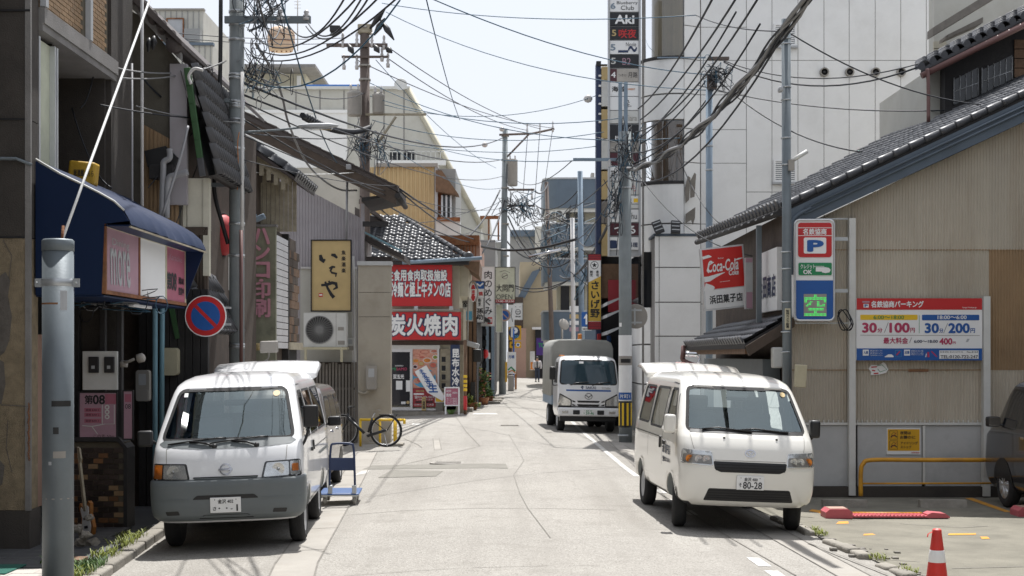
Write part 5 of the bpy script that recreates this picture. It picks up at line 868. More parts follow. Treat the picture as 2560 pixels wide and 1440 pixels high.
dish=single('satellite_dish','grey satellite dish on the slanting roof','satellite dish','white_dull',lambda b:(b.lathe([(.01,.0),(.3,.06),(.36,.12),(.34,.12),(.01,.03)],Matrix.Translation(P(1002,213,79))@Matrix.Rotation(1.3,4,'X'),20),b.tube([P(1002,213,79.2),P(1002,224,79.2)],.04,6)))
wt=thing('stair_tower','cream roof tower with wide flat slab roof and water tank','building',(-15,86,0));block(wt,'wall','cream_wall',X(560,86),X(764,86),86,94,10,Z(160,86));part(wt,'roof_slab','conc_grey',lambda b:b.box(X(555,84),X(788,84),84,96,Z(168,84),Z(160,84)));wq=block(wt,'window','white_panel',X(742,85.9),X(752,85.9),85.9,86,Z(228,86),Z(190,86))
tk=thing('water_tank','peach water tank on rusty legs on the tower roof','water tank',P(703,125,88));part(tk,'tank','water_tank',lambda b:b.lathe([(.05,-.8),(.72,-.8),(.8,-.5),(.85,0),(.82,.35),(.55,.62),(.05,.7)],Matrix.Translation(P(703,95,88)),20));part(tk,'band','rust',lambda b:[b.lathe([(.83,z),(.86,z+.02),(.83,z+.04)],Matrix.Translation(P(703,95,88)),20)for z in(-.3,0.05)]);part(tk,'stand','rust',lambda b:[b.tube([P(px,110,88),P(px,130,88)],.05,5)for px in(680,692,704,716,727)])
single('aerial_mast','thin aerial mast beside the water tank','aerial','meter_grey',lambda b:(b.tube([P(744,128,88),P(744,0,88)],.035,5),[b.tube([P(736,y,88),P(752,y,88)],.015,4)for y in(4,12,20)]))
wb_=thing('white_clad_building','white clad building with rusty window frames and domed skylight above the timber house','building',(-14,62,0))
block(wb_,'wall','offwhite',X(300,60),X(508,60),60,66,-.2,Z(25,60));block(wb_,'lower_wall','offwhite',X(300,59),X(531,59),59,66,-.2,Z(112,59));block(wb_,'roof_edge','meter_grey',X(300,59.9),X(510,59.9),59.9,60.2,Z(26,60),Z(22,60));block(wb_,'lower_edge','slate_blue',X(400,58.9),X(533,58.9),58.9,59.2,Z(114,59),Z(107,59))
part(wb_,'cladding_joint','far_grey',lambda b:[b.box(X(px,59.98)-.015,X(px,59.98)+.015,59.97,60,10,Z(28,60))for px in range(385,508,14)]+[b.box(X(px,58.98)-.015,X(px,58.98)+.015,58.97,59,10,Z(114,59))for px in range(400,531,14)])
for px0,px1 in((383,408),(416,460)):
 wq=block(wb_,'window','rack_grey',X(px0,59.9),X(px1,59.9),59.9,59.99,Z(100,60),Z(47,60));q=B('rust');frame_bars(q,front(59.9),px0,45,px1,102,3,-.05,.04);link('window_frame',q.mesh('window_frame'),wq)
block(wb_,'wing','far_grey',X(460,59.5),X(500,59.5),59.5,60,Z(110,60),Z(78,60));part(wb_,'dome','chrome',lambda b:b.lathe([(.5,0),(.46,.1),(.34,.2),(.15,.27),(.01,.28)],Matrix.Translation(P(447,109,59.6)),20))
# end of the street
tb_=thing('tan_building','tan building closing the street with a dark gutter slope and shaded entrance','building',(3,118,0));Y=116.0
block(tb_,'wall','far_tan',X(1300,Y),X(1470,Y),Y,130,-.2,Z(655,Y));part(tb_,'gutter_slope','slate_blue',lambda b:b.prism([(X(1330,Y),Z(680,Y)),(X(1352,Y),Z(672,Y)),(X(1312,Y),Z(745,Y)),(X(1292,Y),Z(748,Y))],'y',Y-.6,Y));block(tb_,'grey_wing','wood_dark',X(1270,Y-2),X(1308,Y-2),Y-2,130,-.2,Z(745,Y));block(tb_,'low_wall','pink_wall',X(1280,Y-3),X(1315,Y-3),Y-3,Y,-.2,Z(822,Y));block(tb_,'entrance','dark_room',X(1338,Y-.4),X(1372,Y-.4),Y-.4,Y,0,Z(822,Y));block(tb_,'white_bar','white',X(1330,Y-.6),X(1370,Y-.6),Y-.6,Y-.3,Z(824,Y),Z(818,Y))
flat_sign('purple_sign','purple shop sign with green letters in the shaded entrance',110,(1341,845,1366,888),'purple',[W_('TO',1346,858,1362,868,'green',.05)],None);flat_sign('poster_stand','small white and orange poster at the end of the street',111,(1325,878,1337,925),'white_dull',[R_(1326,905,1336,924,'food_o')],None)
gb_=thing('grey_block','plain grey building behind the tangle of cables','building',(2,140,0));block(gb_,'wall','far_grey',X(1275,140),X(1420,140),140,160,-.2,Z(575,140));block(gb_,'roof_band','slate_blue',X(1275,139.5),X(1380,139.5),139.5,140,Z(592,140),Z(576,140));block(gb_,'tower','offwhite',X(1338,138),X(1380,138),138,150,5,Z(566,138))
bl=thing('back_building','pale low block with brown roof railing left of the far pole','building',(-3,100,0));block(bl,'wall','far_grey',X(1185,100),X(1262,100),100,112,-.2,Z(605,100));block(bl,'upper','offwhite',X(1190,101),X(1225,101),101,110,5,Z(540,100));part(bl,'roof_rail','rust',lambda b:(b.box(X(1200,99.8),X(1250,99.8),99.8,100,Z(548,100),Z(540,100)),[b.tube([P(px,548,99.9),P(px,600,99.9)],.06,4)for px in(1202,1222,1246)]))
bb2=thing('balcony_building','building with dark blue rounded balconies beyond the truck','building',(4,92,0));Y=88.0;x0,x1=X(1378,Y),X(1560,Y)
def rb_(b,z0,z1,o):
 pts=[(x1,Y+6),(x0-o,Y+6),(x0-o,Y-o+1.0)]+[(x0-o+1.0-1.0*math.cos(a),Y-o+1.0-1.0*math.sin(a))for a in[math.radians(90*k/8)for k in range(1,9)]]+[(x1,Y-o)]
 b.prism(pts,'z',z0,z1)
part(bb2,'wall','cream_wall',lambda b:rb_(b,-.2,Z(455,Y),-.5))
for ya,yb_ in((450,522),(562,618),(650,705),(780,850)):part(bb2,'balcony','slate_blue',lambda b:rb_(b,Z(yb_,Y),Z(ya,Y),.5));part(bb2,'balcony_soffit','white_dull',lambda b:rb_(b,Z(yb_+9,Y),Z(yb_,Y),.35));part(bb2,'balcony_cap','rack_grey',lambda b:rb_(b,Z(ya,Y),Z(ya-4,Y),.55))
for px in(1402,1440):
 for ya,yb_ in((532,560),(628,650),(712,780)):block(bb2,'window','dark_glass',X(px,Y),X(px+22,Y),Y+.42,Y+.5,Z(yb_,Y),Z(ya,Y))
ac_unit('outdoor_unit','small outdoor unit on the upper balcony of the dark blue building',front(Y-.4),1388,524,1414,546,.5)
ac2=single('roof_tank','roof fitting standing on the dark blue building','roof unit','meter_grey',lambda b:b.box(X(1478,Y),X(1486,Y),Y,Y+1,Z(450,Y),Z(432,Y)))
for k,(px0,px1,ya,yb_,m,lab)in enumerate(((1424,1450,765,780,'white','white lit board, topmost of the stack of small signs'),(1424,1450,786,796,'gold','tan board, second of the stack of small signs'),(1424,1450,802,812,'white','white board, third of the stack of small signs'),(1424,1450,818,828,'pink','pink board, lowest of the stack of small signs'))):flat_sign('small_board',lab+' behind the truck',70,(px0,ya,px1,yb_),m,[],None)
single('traffic_mirror','round orange-rimmed traffic mirror far up the street','mirror',['meter_grey','yellow_paint'],lambda b:(b.lathe([(.01,.0),(.2,.02),(.3,.08),(.28,.1),(.01,.1)],Matrix.Translation(P(1408,812,72))@Matrix.Rotation(1.2,4,'X')@Matrix.Rotation(.5,4,'Y'),20),b.tube([P(1405,812,72.3),P(1405,900,72.3)],.05,8)))
# vehicles
def pchip(xs,ys,x):
 n=len(xs);h=[xs[i+1]-xs[i]for i in range(n-1)];d=[(ys[i+1]-ys[i])/h[i]for i in range(n-1)]
 m=[d[0]]+[0 if d[i-1]*d[i]<=0 else 2*d[i-1]*d[i]/(d[i-1]+d[i])for i in range(1,n-1)]+[d[-1]]
 i=max(k for k in range(n-1)if x>=xs[k]-1e-9 or k==0);t=(x-xs[i])/h[i]
 return(2*t**3-3*t*t+1)*ys[i]+(t**3-2*t*t+t)*h[i]*m[i]+(-2*t**3+3*t*t)*ys[i+1]+(t**3-t*t)*h[i]*m[i+1]
def hull(b,rows,n=40,inset=0.0,z0=None,z1=None,y1=None):
 """closed body of rounded level slices; a row is (z, front y, rear y, half width, front depth, front power, rear depth, rear power)"""
 zs=[r[0]for r in rows];a=zs[0]if z0 is None else z0;c=zs[-1]if z1 is None else z1;rings=[]
 levels=sorted(set([a+(c-a)*k/n for k in range(n+1)]+[z for z in zs if a<=z<=c]))
 for z in levels:
  yf,yr,w,fd,fp,rd,rp=[pchip(zs,[r[j]for r in rows],z)for j in range(1,8)]
  yf+=inset;yr-=inset;w=max(w-inset,.01)
  if y1 is not None:yr=y1
  half=[]
  for k in range(13):
   t=math.pi/2*k/12;half.append((w*math.sin(t)**(2/fp),yf+fd*(1-max(math.cos(t),0)**(2/fp))))
  ya,yb=yf+fd,yr-rd
  for k in range(1,8):half.append((w,ya+(yb-ya)*k/8))
  for k in range(9):
   t=math.pi/2*(1-k/8);half.append((w*math.sin(t)**(2/rp),yr-rd*(1-max(math.cos(t),0)**(2/rp))))
  rings.append([V(x,y,z)for x,y in half]+[V(-x,y,z)for x,y in half[-2:0:-1]])
 b.loops(rings);return b
def bvh_of(b):
 bmesh.ops.recalc_face_normals(b.bm,faces=b.bm.faces[:]);b.bm.normal_update();return BVHTree.FromBMesh(b.bm)
RAYS={'f':(V(0,-20,0),V(0,1,0),lambda p:V(p[0],0,p[1])),'l':(V(-20,0,0),V(1,0,0),lambda p:V(0,p[0],p[1])),'r':(V(20,0,0),V(-1,0,0),lambda p:V(0,p[0],p[1])),'b':(V(0,40,0),V(0,-1,0),lambda p:V(p[0],0,p[1])),'t':(V(0,0,20),V(0,0,-1),lambda p:V(p[0],p[1],0))}
def cast(bvh,ax,p,off):
 o,d,f=RAYS[ax];h=bvh.ray_cast(f(p)+o,d)
 if h[0]is None:
  q=bvh.find_nearest(f(p)+o*.05);return q[0]-d*off
 return h[0]-d*off
def panel(b,bvh,ax,poly,off=.006,thick=.012,m=None,step=.09):
 """a fitted panel: the outline laid on the body along a direction, with its own thickness"""
 if m:b.use(m)
 t=bmesh.new();t.faces.new([t.verts.new((p[0],p[1],0))for p in poly])
 for ax2 in(0,1):
  lo=min(p[ax2]for p in poly);hi=max(p[ax2]for p in poly);k=int((hi-lo)/step)
  for i in range(1,k+1):
   c=lo+(hi-lo)*i/(k+1);co=V(c,0,0)if ax2==0 else V(0,c,0);no=V(1,0,0)if ax2==0 else V(0,1,0)
   bmesh.ops.bisect_plane(t,geom=t.verts[:]+t.edges[:]+t.faces[:],plane_co=co,plane_no=no)
 bmesh.ops.triangulate(t,faces=t.faces[:]);t.verts.index_update()
 pos=[cast(bvh,ax,v.co,off)for v in t.verts];d=RAYS[ax][1]
 b.add(pos,[[v.index for v in f.verts]for f in t.faces],lambda v:v,True)
 if thick:
  for e in t.edges:
   if len(e.link_faces)==1:
    i,j=[v.index for v in e.verts];b.face([pos[i],pos[j],pos[j]+d*thick,pos[i]+d*thick])
 t.free()
def rim_strip(b,bvh,ax,pts,w,off=.004,m=None,closed=False,sub=4):
 """a thin strip laid on the body along a polyline: seals, seams, trim"""
 if m:b.use(m)
 pts=list(pts)+([pts[0]]if closed else[]);q=[]
 for p,r in zip(pts,pts[1:]):q+=[(p[0]+(r[0]-p[0])*i/sub,p[1]+(r[1]-p[1])*i/sub)for i in range(sub)]
 q.append(pts[-1]);rows=[]
 for i,(x,y)in enumerate(q):
  p0=q[i-1]if i else(q[-2]if closed else q[0]);p1=q[i+1]if i<len(q)-1 else(q[1]if closed else q[-1])
  L=math.hypot(p1[0]-p0[0],p1[1]-p0[1])or 1;nx,ny=-(p1[1]-p0[1])/L*w/2,(p1[0]-p0[0])/L*w/2
  rows.append([cast(bvh,ax,(x+nx,y+ny),off),cast(bvh,ax,(x-nx,y-ny),off)])
 b.loops(rows,closed=False)
def rnd(poly,r=.05,n=4):
 out=[];k=len(poly)
 for i in range(k):
  p,a,c=V(*poly[i],0),V(*poly[i-1],0),V(*poly[(i+1)%k],0)
  u=(a-p);v=(c-p);q=min(r,u.length*.45,v.length*.45);s,e=p+u.normalized()*q,p+v.normalized()*q
  for j in range(n+1):
   t=j/n;z=s*(1-t)**2+p*2*t*(1-t)+e*t*t;out.append((z.x,z.y))
 return out
def boolean_cut(b,cutters,inner,outer_bvh):
 me=bpy.data.meshes.new('body');bmesh.ops.recalc_face_normals(b.bm,faces=b.bm.faces[:]);b.bm.to_mesh(me)
 o=bpy.data.objects.new('body',me);col.objects.link(o);cs=[]
 for c in cutters:
  bmesh.ops.recalc_face_normals(c.bm,faces=c.bm.faces[:]);m2=bpy.data.meshes.new('cut');c.bm.to_mesh(m2);c.bm.free()
  q=bpy.data.objects.new('cut',m2);col.objects.link(q);cs.append(q)
  md=o.modifiers.new('cut','BOOLEAN');md.operation='DIFFERENCE';md.object=q;md.solver='EXACT'
 dg=bpy.context.evaluated_depsgraph_get();dg.update();new=bpy.data.meshes.new_from_object(o.evaluated_get(dg))
 for q in cs+[o]:bpy.data.objects.remove(q)
 new.materials.clear()
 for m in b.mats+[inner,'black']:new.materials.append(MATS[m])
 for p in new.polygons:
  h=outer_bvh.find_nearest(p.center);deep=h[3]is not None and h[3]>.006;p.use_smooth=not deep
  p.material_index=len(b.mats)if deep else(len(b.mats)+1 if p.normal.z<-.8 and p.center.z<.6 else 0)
 return new
def wheel(parent,x,y,r,w,side,steer=0.0,rim='rack_grey',spokes=0):
 M=Matrix.Translation((x,y,r))@Matrix.Rotation(steer,4,'Z')@Matrix.Rotation(math.pi/2*side,4,'Y')
 t=part(parent,'wheel','tyre',lambda b:b.lathe([(r*.6,-w/2),(r*.86,-w/2-.005),(r*.97,-w/2+.02),(r,-w/4),(r,w/4),(r*.97,w/2-.02),(r*.86,w/2+.005),(r*.62,w/2-.003),(r*.6,w/2-.05),(.01,w/2-.06)],M,32))
 def f(b):
  b.lathe([(r*.62,w/2-.008),(r*.58,w/2-.004),(r*.55,w/2-.03),(r*.4,w/2-.05 if not spokes else w/2-.055),(r*.22,w/2-.02),(r*.2,w/2-.005),(.01,w/2-.002)],M,32)
  for k in range(spokes):
   a=2*math.pi*k/spokes
   for s in(-.1,.1):b.tube([M@V(r*.12*math.cos(a),r*.12*math.sin(a),w/2-.004),M@V(r*.57*math.cos(a+s),r*.57*math.sin(a+s),w/2-.006)],.014,5)
 rm=B(rim);f(rm);o=link('rim',rm.mesh('rim'),t);return t
def seat(root,x,y):
 s=part(root,'seat','seat_cloth',lambda b:(b.box(x-.25,x+.25,y-.25,y+.25,.72,.9,.05),b.box(x-.24,x+.24,y+.2,y+.34,.85,1.42,.05,Matrix.Translation((0,0,0)))))
 h=B('seat_cloth');h.box(x-.13,x+.13,y+.24,y+.33,1.44,1.62,.035);link('headrest',h.mesh('headrest'),s)
def plate(root,y,z,rows,m='ink',w=.33,h=.165,x=0.0):
 b=B('white');b.box(x-w/2,x+w/2,y-.008,y+.01,z-h/2,z+h/2,.004);p=obj('number_plate',b,root)
 fr=plane((x-w/2,y-.008,z+h/2),(1,0,0),(0,0,1));t=B(m)
 for s,l,tt,r,bt in rows:write(t,fr,s,l,tt,r,bt,.002,.012)
 for q in(.05,.28):disc(t,fr,q,.024,.005,d=.002)
 link('lettering',t.mesh('lettering'),p);return p
def emblem_ring(b,bvh,cx,cz,rx,rz,w=.009,off=.012,m='chrome'):
 rim_strip(b,bvh,'f',[(cx+rx*math.cos(2*math.pi*k/24),cz+rz*math.sin(2*math.pi*k/24))for k in range(24)],w,off,m,True,1)
def mirror_door(root,sgn,pts,stalk,shell='black'):
 b=B(shell);cx,cy,cz,w,d,h=pts
 b.box(cx-w/2,cx+w/2,cy-d/2,cy+d/2,cz-h/2,cz+h/2,min(w,h,d)*.3);b.tube(catmull(stalk,4),.016,8)
 o=obj('door_mirror',b,root);g=B('chrome');g.box(cx-w*.4,cx+w*.4,cy+d/2-.004,cy+d/2+.004,cz-h*.42,cz+h*.42);link('mirror_glass',g.mesh('mirror_glass'),o)
def finish(root,x,y,rz,roll,label_z=0.0):
 root.location=(x,y,ground(x,y)+label_z);root.rotation_euler=(0,roll,rz)
def van(name,label,paint,rows,ws,cowl,sidewins,arches,wr,wheels,tail,floor=.62):
 """white cab-over van: hollow body with real openings, panes, seals, seats"""
 root=bpy.data.objects.new(name,None);col.objects.link(root);tag(root,label,'van')
 raw=hull(B(paint),rows);ob=bvh_of(raw)
 inner=hull(B(),rows,24,.045,floor,rows[-1][0]-.05);cuts=[inner]
 c=B();c.prism([(p[0],p[1])for p in ws],'y',-.3,.95);cuts.append(c)
 for sg in(-1,1):
  for wv in sidewins:
   c=B();c.prism(wv,'x',sg*.45,sg*1.2);cuts.append(c)
  for ay in arches:
   c=B();c.cyl((sg*.55,ay,wr+.01),(sg*1.3,ay,wr+.01),wr+.055,28);cuts.append(c)
 c=B();c.prism(rnd([(-.6,.7),(.6,.7),(.56,1.72),(-.56,1.72)],.08),'y',tail[0]-.5,tail[0]+.5);cuts.append(c)
 body=link('body',boolean_cut(raw,cuts,'cabin',ob),root);raw.bm.free()
 g=B('van_glass');panel(g,ob,'f',ws,-.008,0);w=obj('windshield',g,root)
 s=B('rubber');rim_strip(s,ob,'f',ws,.035,.004,closed=True);link('seal',s.mesh('seal'),w)
 for sg,ax in((-1,'l'),(1,'r')):
  for wv in sidewins:
   g=B('window_glass');panel(g,ob,ax,wv,-.006,0);w=obj('side_window',g,root)
   s=B('rubber');rim_strip(s,ob,ax,wv,.03,.003,closed=True);link('seal',s.mesh('seal'),w)
  for ay in arches:
   s=B(paint);rim_strip(s,ob,ax,[(ay+(wr+.07)*math.cos(a),wr+.01+(wr+.07)*math.sin(a))for a in[math.radians(8+164*k/14)for k in range(15)]],.03,.012);obj('arch_trim',s,root)
 for x,y,sg,st in wheels:wheel(root,x,y,wr,.165,sg,st)
 for sx in(-.36,.36):seat(root,sx,1.35)
 part(root,'dashboard','cabin',lambda b:(b.box(-.68,.68,.42,.75,.85,1.16,.06),b.box(.2,.55,.7,.8,1.1,1.2,.03)))
 def sw(b):
  M=Matrix.Translation((-.36,.9,1.16))@Matrix.Rotation(math.radians(-38),4,'X');n=24
  ring=[M@V(.19*math.cos(2*math.pi*k/n),.19*math.sin(2*math.pi*k/n),0)for k in range(n+1)];b.tube(ring,.014,6,False)
  b.tube([M@V(-.18,0,0),M@V(.18,0,0)],.016,6);b.tube([M@V(0,0,.03),M@V(0,.02,-.3)],.025,6)
 part(root,'steering_wheel','black',sw)
 part(root,'rear_seat','seat_cloth',lambda b:b.box(-.66,.66,2.2,2.4,.7,1.45,.06))
 part(root,'interior_mirror','black',lambda b:b.box(-.12,.12,.98,1.0,1.58,1.65,.02))
 ty,tz,tl,th=tail[1:]
 def gate(b):
  q=[]
  for k in range(9):
   t=k/8;hw=.72+.02*math.sin(t*3.1);y=ty+tl*t;z=tz+th*t+.05*math.sin(t*math.pi)
   q.append((y,z,hw))
  top=[[V(-hw+.0,y,z-.05),V(-hw+.04,y,z),V(-hw*.5,y,z+.025),V(0,y,z+.032),V(hw*.5,y,z+.025),V(hw-.04,y,z),V(hw,y,z-.05),V(hw-.05,y,z-.08),V(0,y,z-.05),V(-hw+.05,y,z-.08)]for y,z,hw in q]
  b.loops(top)
 tg=part(root,'tailgate',paint,gate)
 wb_=B('dark_glass');wb_.box(-.58,.58,ty+.12,ty+tl*.48,tz-.02,tz-.012,0,Matrix.Translation((0,0,-.045)));link('rear_window',wb_.mesh('rear_window'),tg)
 for sx in(-.6,.6):
  q=B('black');q.tube([V(sx,ty-.12,tz-.55),V(sx,ty+tl*.45,tz-.06+th*.45)],.011,6);link('gas_strut',q.mesh('gas_strut'),tg)
 return root,ob
rows=[(.34,.08,4.2,.74,.3,3.2,.1,5),(.42,.03,4.26,.80,.3,3.2,.1,5),(.6,.015,4.28,.825,.3,3.3,.1,5),(.82,.035,4.28,.83,.3,3.3,.1,5),(1.0,.09,4.27,.828,.29,3.3,.1,5),(1.13,.16,4.26,.82,.28,3.3,.12,5),(1.21,.24,4.25,.81,.27,3.3,.13,5),(1.5,.56,4.2,.755,.24,3.4,.16,5),(1.74,.83,4.14,.70,.22,3.4,.2,4.5),(1.82,.95,4.1,.675,.24,3.2,.25,4),(1.88,1.12,4.03,.63,.3,2.8,.3,3.5),(1.93,1.36,3.9,.55,.4,2.4,.4,2.8),(1.96,1.75,3.6,.36,.4,2.2,.4,2.4),(1.966,2.1,3.3,.1,.3,2,.3,2)]
ws=rnd([(-.725,1.235),(.725,1.235),(.60,1.775),(-.60,1.775)],.07,3)
sides=[rnd([(.72,1.2),(1.52,1.2),(1.52,1.72),(1.08,1.72)],.05),rnd([(1.66,1.2),(2.62,1.2),(2.62,1.72),(1.66,1.72)],.05),rnd([(2.74,1.2),(3.95,1.2),(3.9,1.72),(2.74,1.72)],.05)]
root,ob=van('parked_van','white van with grey bumper, amber corner lamps and open tailgate, parked by the blue awning','car_white',rows,ws,None,sides,(.86,3.1),.3,[(-.70,.86,-1,0),(.70,.86,1,0),(-.69,3.1,-1,0),(.69,3.1,1,0)],(4.2,4.02,1.9,.88,.16))
bump=[(.36,.055,2,.775,.3,3.4,.1,4),(.42,.0,2,.83,.3,3.4,.1,4),(.55,-.022,2,.846,.3,3.4,.1,4),(.74,-.018,2,.85,.3,3.4,.1,4),(.8,.0,2,.848,.3,3.4,.1,4),(.815,.03,2,.835,.3,3.4,.1,4)]
bb=hull(B('bumper_grey'),bump,20,y1=.5);bo=bvh_of(bb);bmp=obj('front_bumper',bb,root)
k=B('black');panel(k,bo,'f',rnd([(-.36,.60),(.36,.60),(.31,.645),(-.31,.645)],.02),.003,.01)
for sx in(-1,1):panel(k,bo,'f',rnd([(sx*.5,.435),(sx*.645,.43),(sx*.66,.475),(sx*.515,.48)],.01),.003,.01)
panel(k,bo,'f',rnd([(-.3,.385),(.3,.385),(.24,.43),(-.24,.43)],.01),.003,.01);link('air_slot',k.mesh('air_slot'),bmp)
k=B('bumper_grey');rim_strip(k,bo,'f',[(-.8,.60),(-.4,.60)],.012,.006);rim_strip(k,bo,'f',[(.4,.60),(.8,.60)],.012,.006);link('moulding',k.mesh('moulding'),bmp)
part(root,'grille','black',lambda b:(panel(b,ob,'f',rnd([(-.36,.84),(.36,.84),(.31,.785),(-.31,.785)],.02),.008,.02),[rim_strip(b,ob,'f',[(-.34,z),(.34,z)],.01,.022,'bumper_grey')for z in(.825,.805)]))
for sx in(-1,1):
 def hl(b):
  panel(b,ob,'f',rnd([(sx*.425,.985),(sx*.80,.995),(sx*.815,.815),(sx*.385,.805)],.025),.004,.03,'black')
  panel(b,ob,'f',rnd([(sx*.445,.972),(sx*.68,.977),(sx*.685,.828),(sx*.41,.82)],.02),.010,.01,'lamp_silver')
  panel(b,ob,'f',rnd([(sx*.695,.977),(sx*.79,.98),(sx*.80,.83),(sx*.70,.828)],.015),.010,.01,'amber' if sx<0 else 'lamp_silver')
 h=part(root,'headlight',['black'],hl)
 k=B('lamp_silver');M=Matrix.Translation(cast(ob,'f',(sx*.57,.9),.016))@Matrix.Rotation(math.pi/2,4,'X')
 k.lathe([(.068,0),(.06,-.006),(.02,-.012),(.018,.004),(.0,.006)],M,20);link('reflector',k.mesh('reflector'),h)
 k=B('lamp_glass');panel(k,ob,'f',rnd([(sx*.435,.98),(sx*.79,.988),(sx*.805,.822),(sx*.395,.812)],.02),.024,.012);link('lens',k.mesh('lens'),h)
 k=B('amber');panel(k,ob,'f',rnd([(sx*.715,.93 if sx<0 else.95),(sx*.78,.95),(sx*.785,.87 if sx>0 else.84),(sx*.72,.87 if sx>0 else.84)],.01),.014,.004);link('indicator',k.mesh('indicator'),h)
def emb(b):
 emblem_ring(b,ob,0,.915,.058,.056,.014);panel(b,ob,'f',[(-.075,.905),(.075,.905),(.075,.926),(-.075,.926)],.018,.01,'chrome')
e=part(root,'badge','chrome',emb)
part(root,'cowl','bumper_grey',lambda b:panel(b,ob,'f',rnd([(-.755,1.20),(-.7,1.165),(-.3,1.138),(.3,1.138),(.7,1.165),(.755,1.20),(.70,1.235),(-.70,1.235)],.015),.005,.01))
for x0 in(-.13,.33):
 def wiper(b):
  p=[cast(ob,'f',q,.03)for q in((x0,1.165),(x0-.1,1.2),(x0-.28,1.22))];b.tube(p,.012,6)
  b.tube([cast(ob,'f',q,.022)for q in((x0-.52,1.195),(x0-.3,1.222),(x0+.02,1.25),(x0+.12,1.25))],.009,6)
  c0=cast(ob,'f',(x0,1.165),.01);b.lathe([(.03,-.01),(.026,.02),(.0,.03)],Matrix.Translation(c0)@Matrix.Rotation(math.pi/2,4,'X'),12)
 part(root,'wiper','black',wiper)
part(root,'bonnet_seam','meter_grey',lambda b:(rim_strip(b,ob,'f',[(.66,1.15),(.655,1.06),(.65,.99)],.007),rim_strip(b,ob,'f',[(-.66,1.15),(-.655,1.06),(-.65,.99)],.007)))
for sg,ax in((-1,'l'),(1,'r')):
 part(root,'door_seam','black',lambda b:[rim_strip(b,ob,ax,q,.010,.003)for q in([(.42,1.0),(.5,1.22),(1.05,1.8),(1.58,1.8),(1.58,.45)],[(2.68,1.8),(2.68,.45)],[(1.0,.45),(2.7,.45)],[(1.7,1.02),(3.9,1.02)])])
 part(root,'door_handle','black',lambda b:(panel(b,ob,ax,rnd([(1.38,1.0),(1.52,1.0),(1.52,1.05),(1.38,1.05)],.015),.02,.025),panel(b,ob,ax,rnd([(1.66,1.0),(1.72,1.0),(1.72,1.12),(1.66,1.12)],.015),.02,.025)))
 part(root,'side_moulding','bumper_grey',lambda b:rim_strip(b,ob,ax,[(2.55,.9),(3.95,.9)],.03,.01))
 part(root,'side_marker','tail_red',lambda b:panel(b,ob,ax,rnd([(.42,.74),(.48,.74),(.48,.78),(.42,.78)],.01),.01,.01))
mirror_door(root,1,(.91,.46,1.45,.17,.09,.25),[(.78,.42,1.1),(.84,.44,1.18),(.89,.46,1.34)]);mirror_door(root,-1,(-.93,.44,1.26,.17,.09,.18),[(-.8,.5,1.18),(-.84,.46,1.22),(-.88,.45,1.24)])
plate(root,-.03,.535,[('金沢 402',.085,.02,.25,.065),('さ',.03,.1,.065,.14),('・・-',.09,.11,.24,.13),('1',.283,.08,.297,.15)])
def stk(b):
 panel(b,ob,'f',[(-.55,1.70),(-.505,1.70),(-.505,1.745),(-.55,1.745)],.003,0,'white');panel(b,ob,'f',[(.5+.04*math.cos(2*math.pi*k/14),1.715+.032*math.sin(2*math.pi*k/14))for k in range(14)],.003,0,'gold')
part(root,'inspection_sticker',['white'],stk)
def umir(b):
 b.box(-.13,.13,4.72,4.8,2.2,2.37,.03);b.tube(catmull([(0,4.76,2.22),(-.02,4.78,2.12),(-.09,4.72,2.07)],5),.011,6)
part(root,'rear_mirror','meter_grey',umir)
finish(root,-3.10,15.5,.06,-.032)
rows=[(.33,.1,3.98,.72,.26,3.2,.1,5),(.4,.05,4.03,.80,.26,3.2,.1,5),(.55,.015,4.06,.825,.26,3.2,.1,5),(.78,.0,4.06,.83,.26,3.1,.1,5),(.9,.03,4.05,.832,.27,3.0,.1,5),(1.02,.07,4.05,.832,.28,3.0,.1,5),(1.14,.15,4.04,.825,.28,3.0,.12,5),(1.22,.24,4.03,.815,.28,3.0,.13,5),(1.5,.56,3.98,.765,.25,3.2,.15,5),(1.72,.82,3.93,.715,.23,3.2,.2,4.5),(1.8,.94,3.9,.685,.25,3.0,.22,4),(1.86,1.1,3.84,.63,.3,2.7,.3,3.5),(1.905,1.36,3.72,.54,.4,2.4,.4,2.8),(1.928,1.75,3.4,.36,.4,2.2,.4,2.4),(1.934,2.1,3.1,.1,.3,2,.3,2)]
ws=rnd([(-.725,1.225),(.725,1.225),(.635,1.735),(-.635,1.735)],.06,3)
sides=[rnd([(.66,1.16),(1.4,1.16),(1.42,1.7),(1.02,1.7)],.06),rnd([(1.62,1.18),(2.6,1.18),(2.58,1.7),(1.62,1.7)],.06),rnd([(2.76,1.2),(3.7,1.2),(3.62,1.7),(2.76,1.7)],.06)]
root,ob=van('delivery_van','cream white van with slim black grille and raised tailgate, halted beside the parking lot','car_cream',rows,ws,None,sides,(.74,3.3),.3,[(-.71,.74,-1,-.16),(.71,.74,1,-.16),(-.71,3.3,-1,0),(.71,3.3,1,0)],(4.0,3.82,1.87,.98,.14))
part(root,'grille',['black'],lambda b:(panel(b,ob,'f',rnd([(-.445,.87),(.445,.865),(.43,.775),(.36,.742),(-.36,.742),(-.43,.775)],.02),.003,.02),[rim_strip(b,ob,'f',[(-.42,z),(.42,z)],.008,.012,'rubber')for z in(.835,.80,.768)]))
part(root,'lower_grille',['black'],lambda b:(panel(b,ob,'f',rnd([(-.49,.545),(.49,.545),(.545,.395),(-.545,.395)],.02),.003,.02),[rim_strip(b,ob,'f',[(-.5,z),(.5,z)],.008,.012,'rubber')for z in(.52,.49,.46,.43)]))
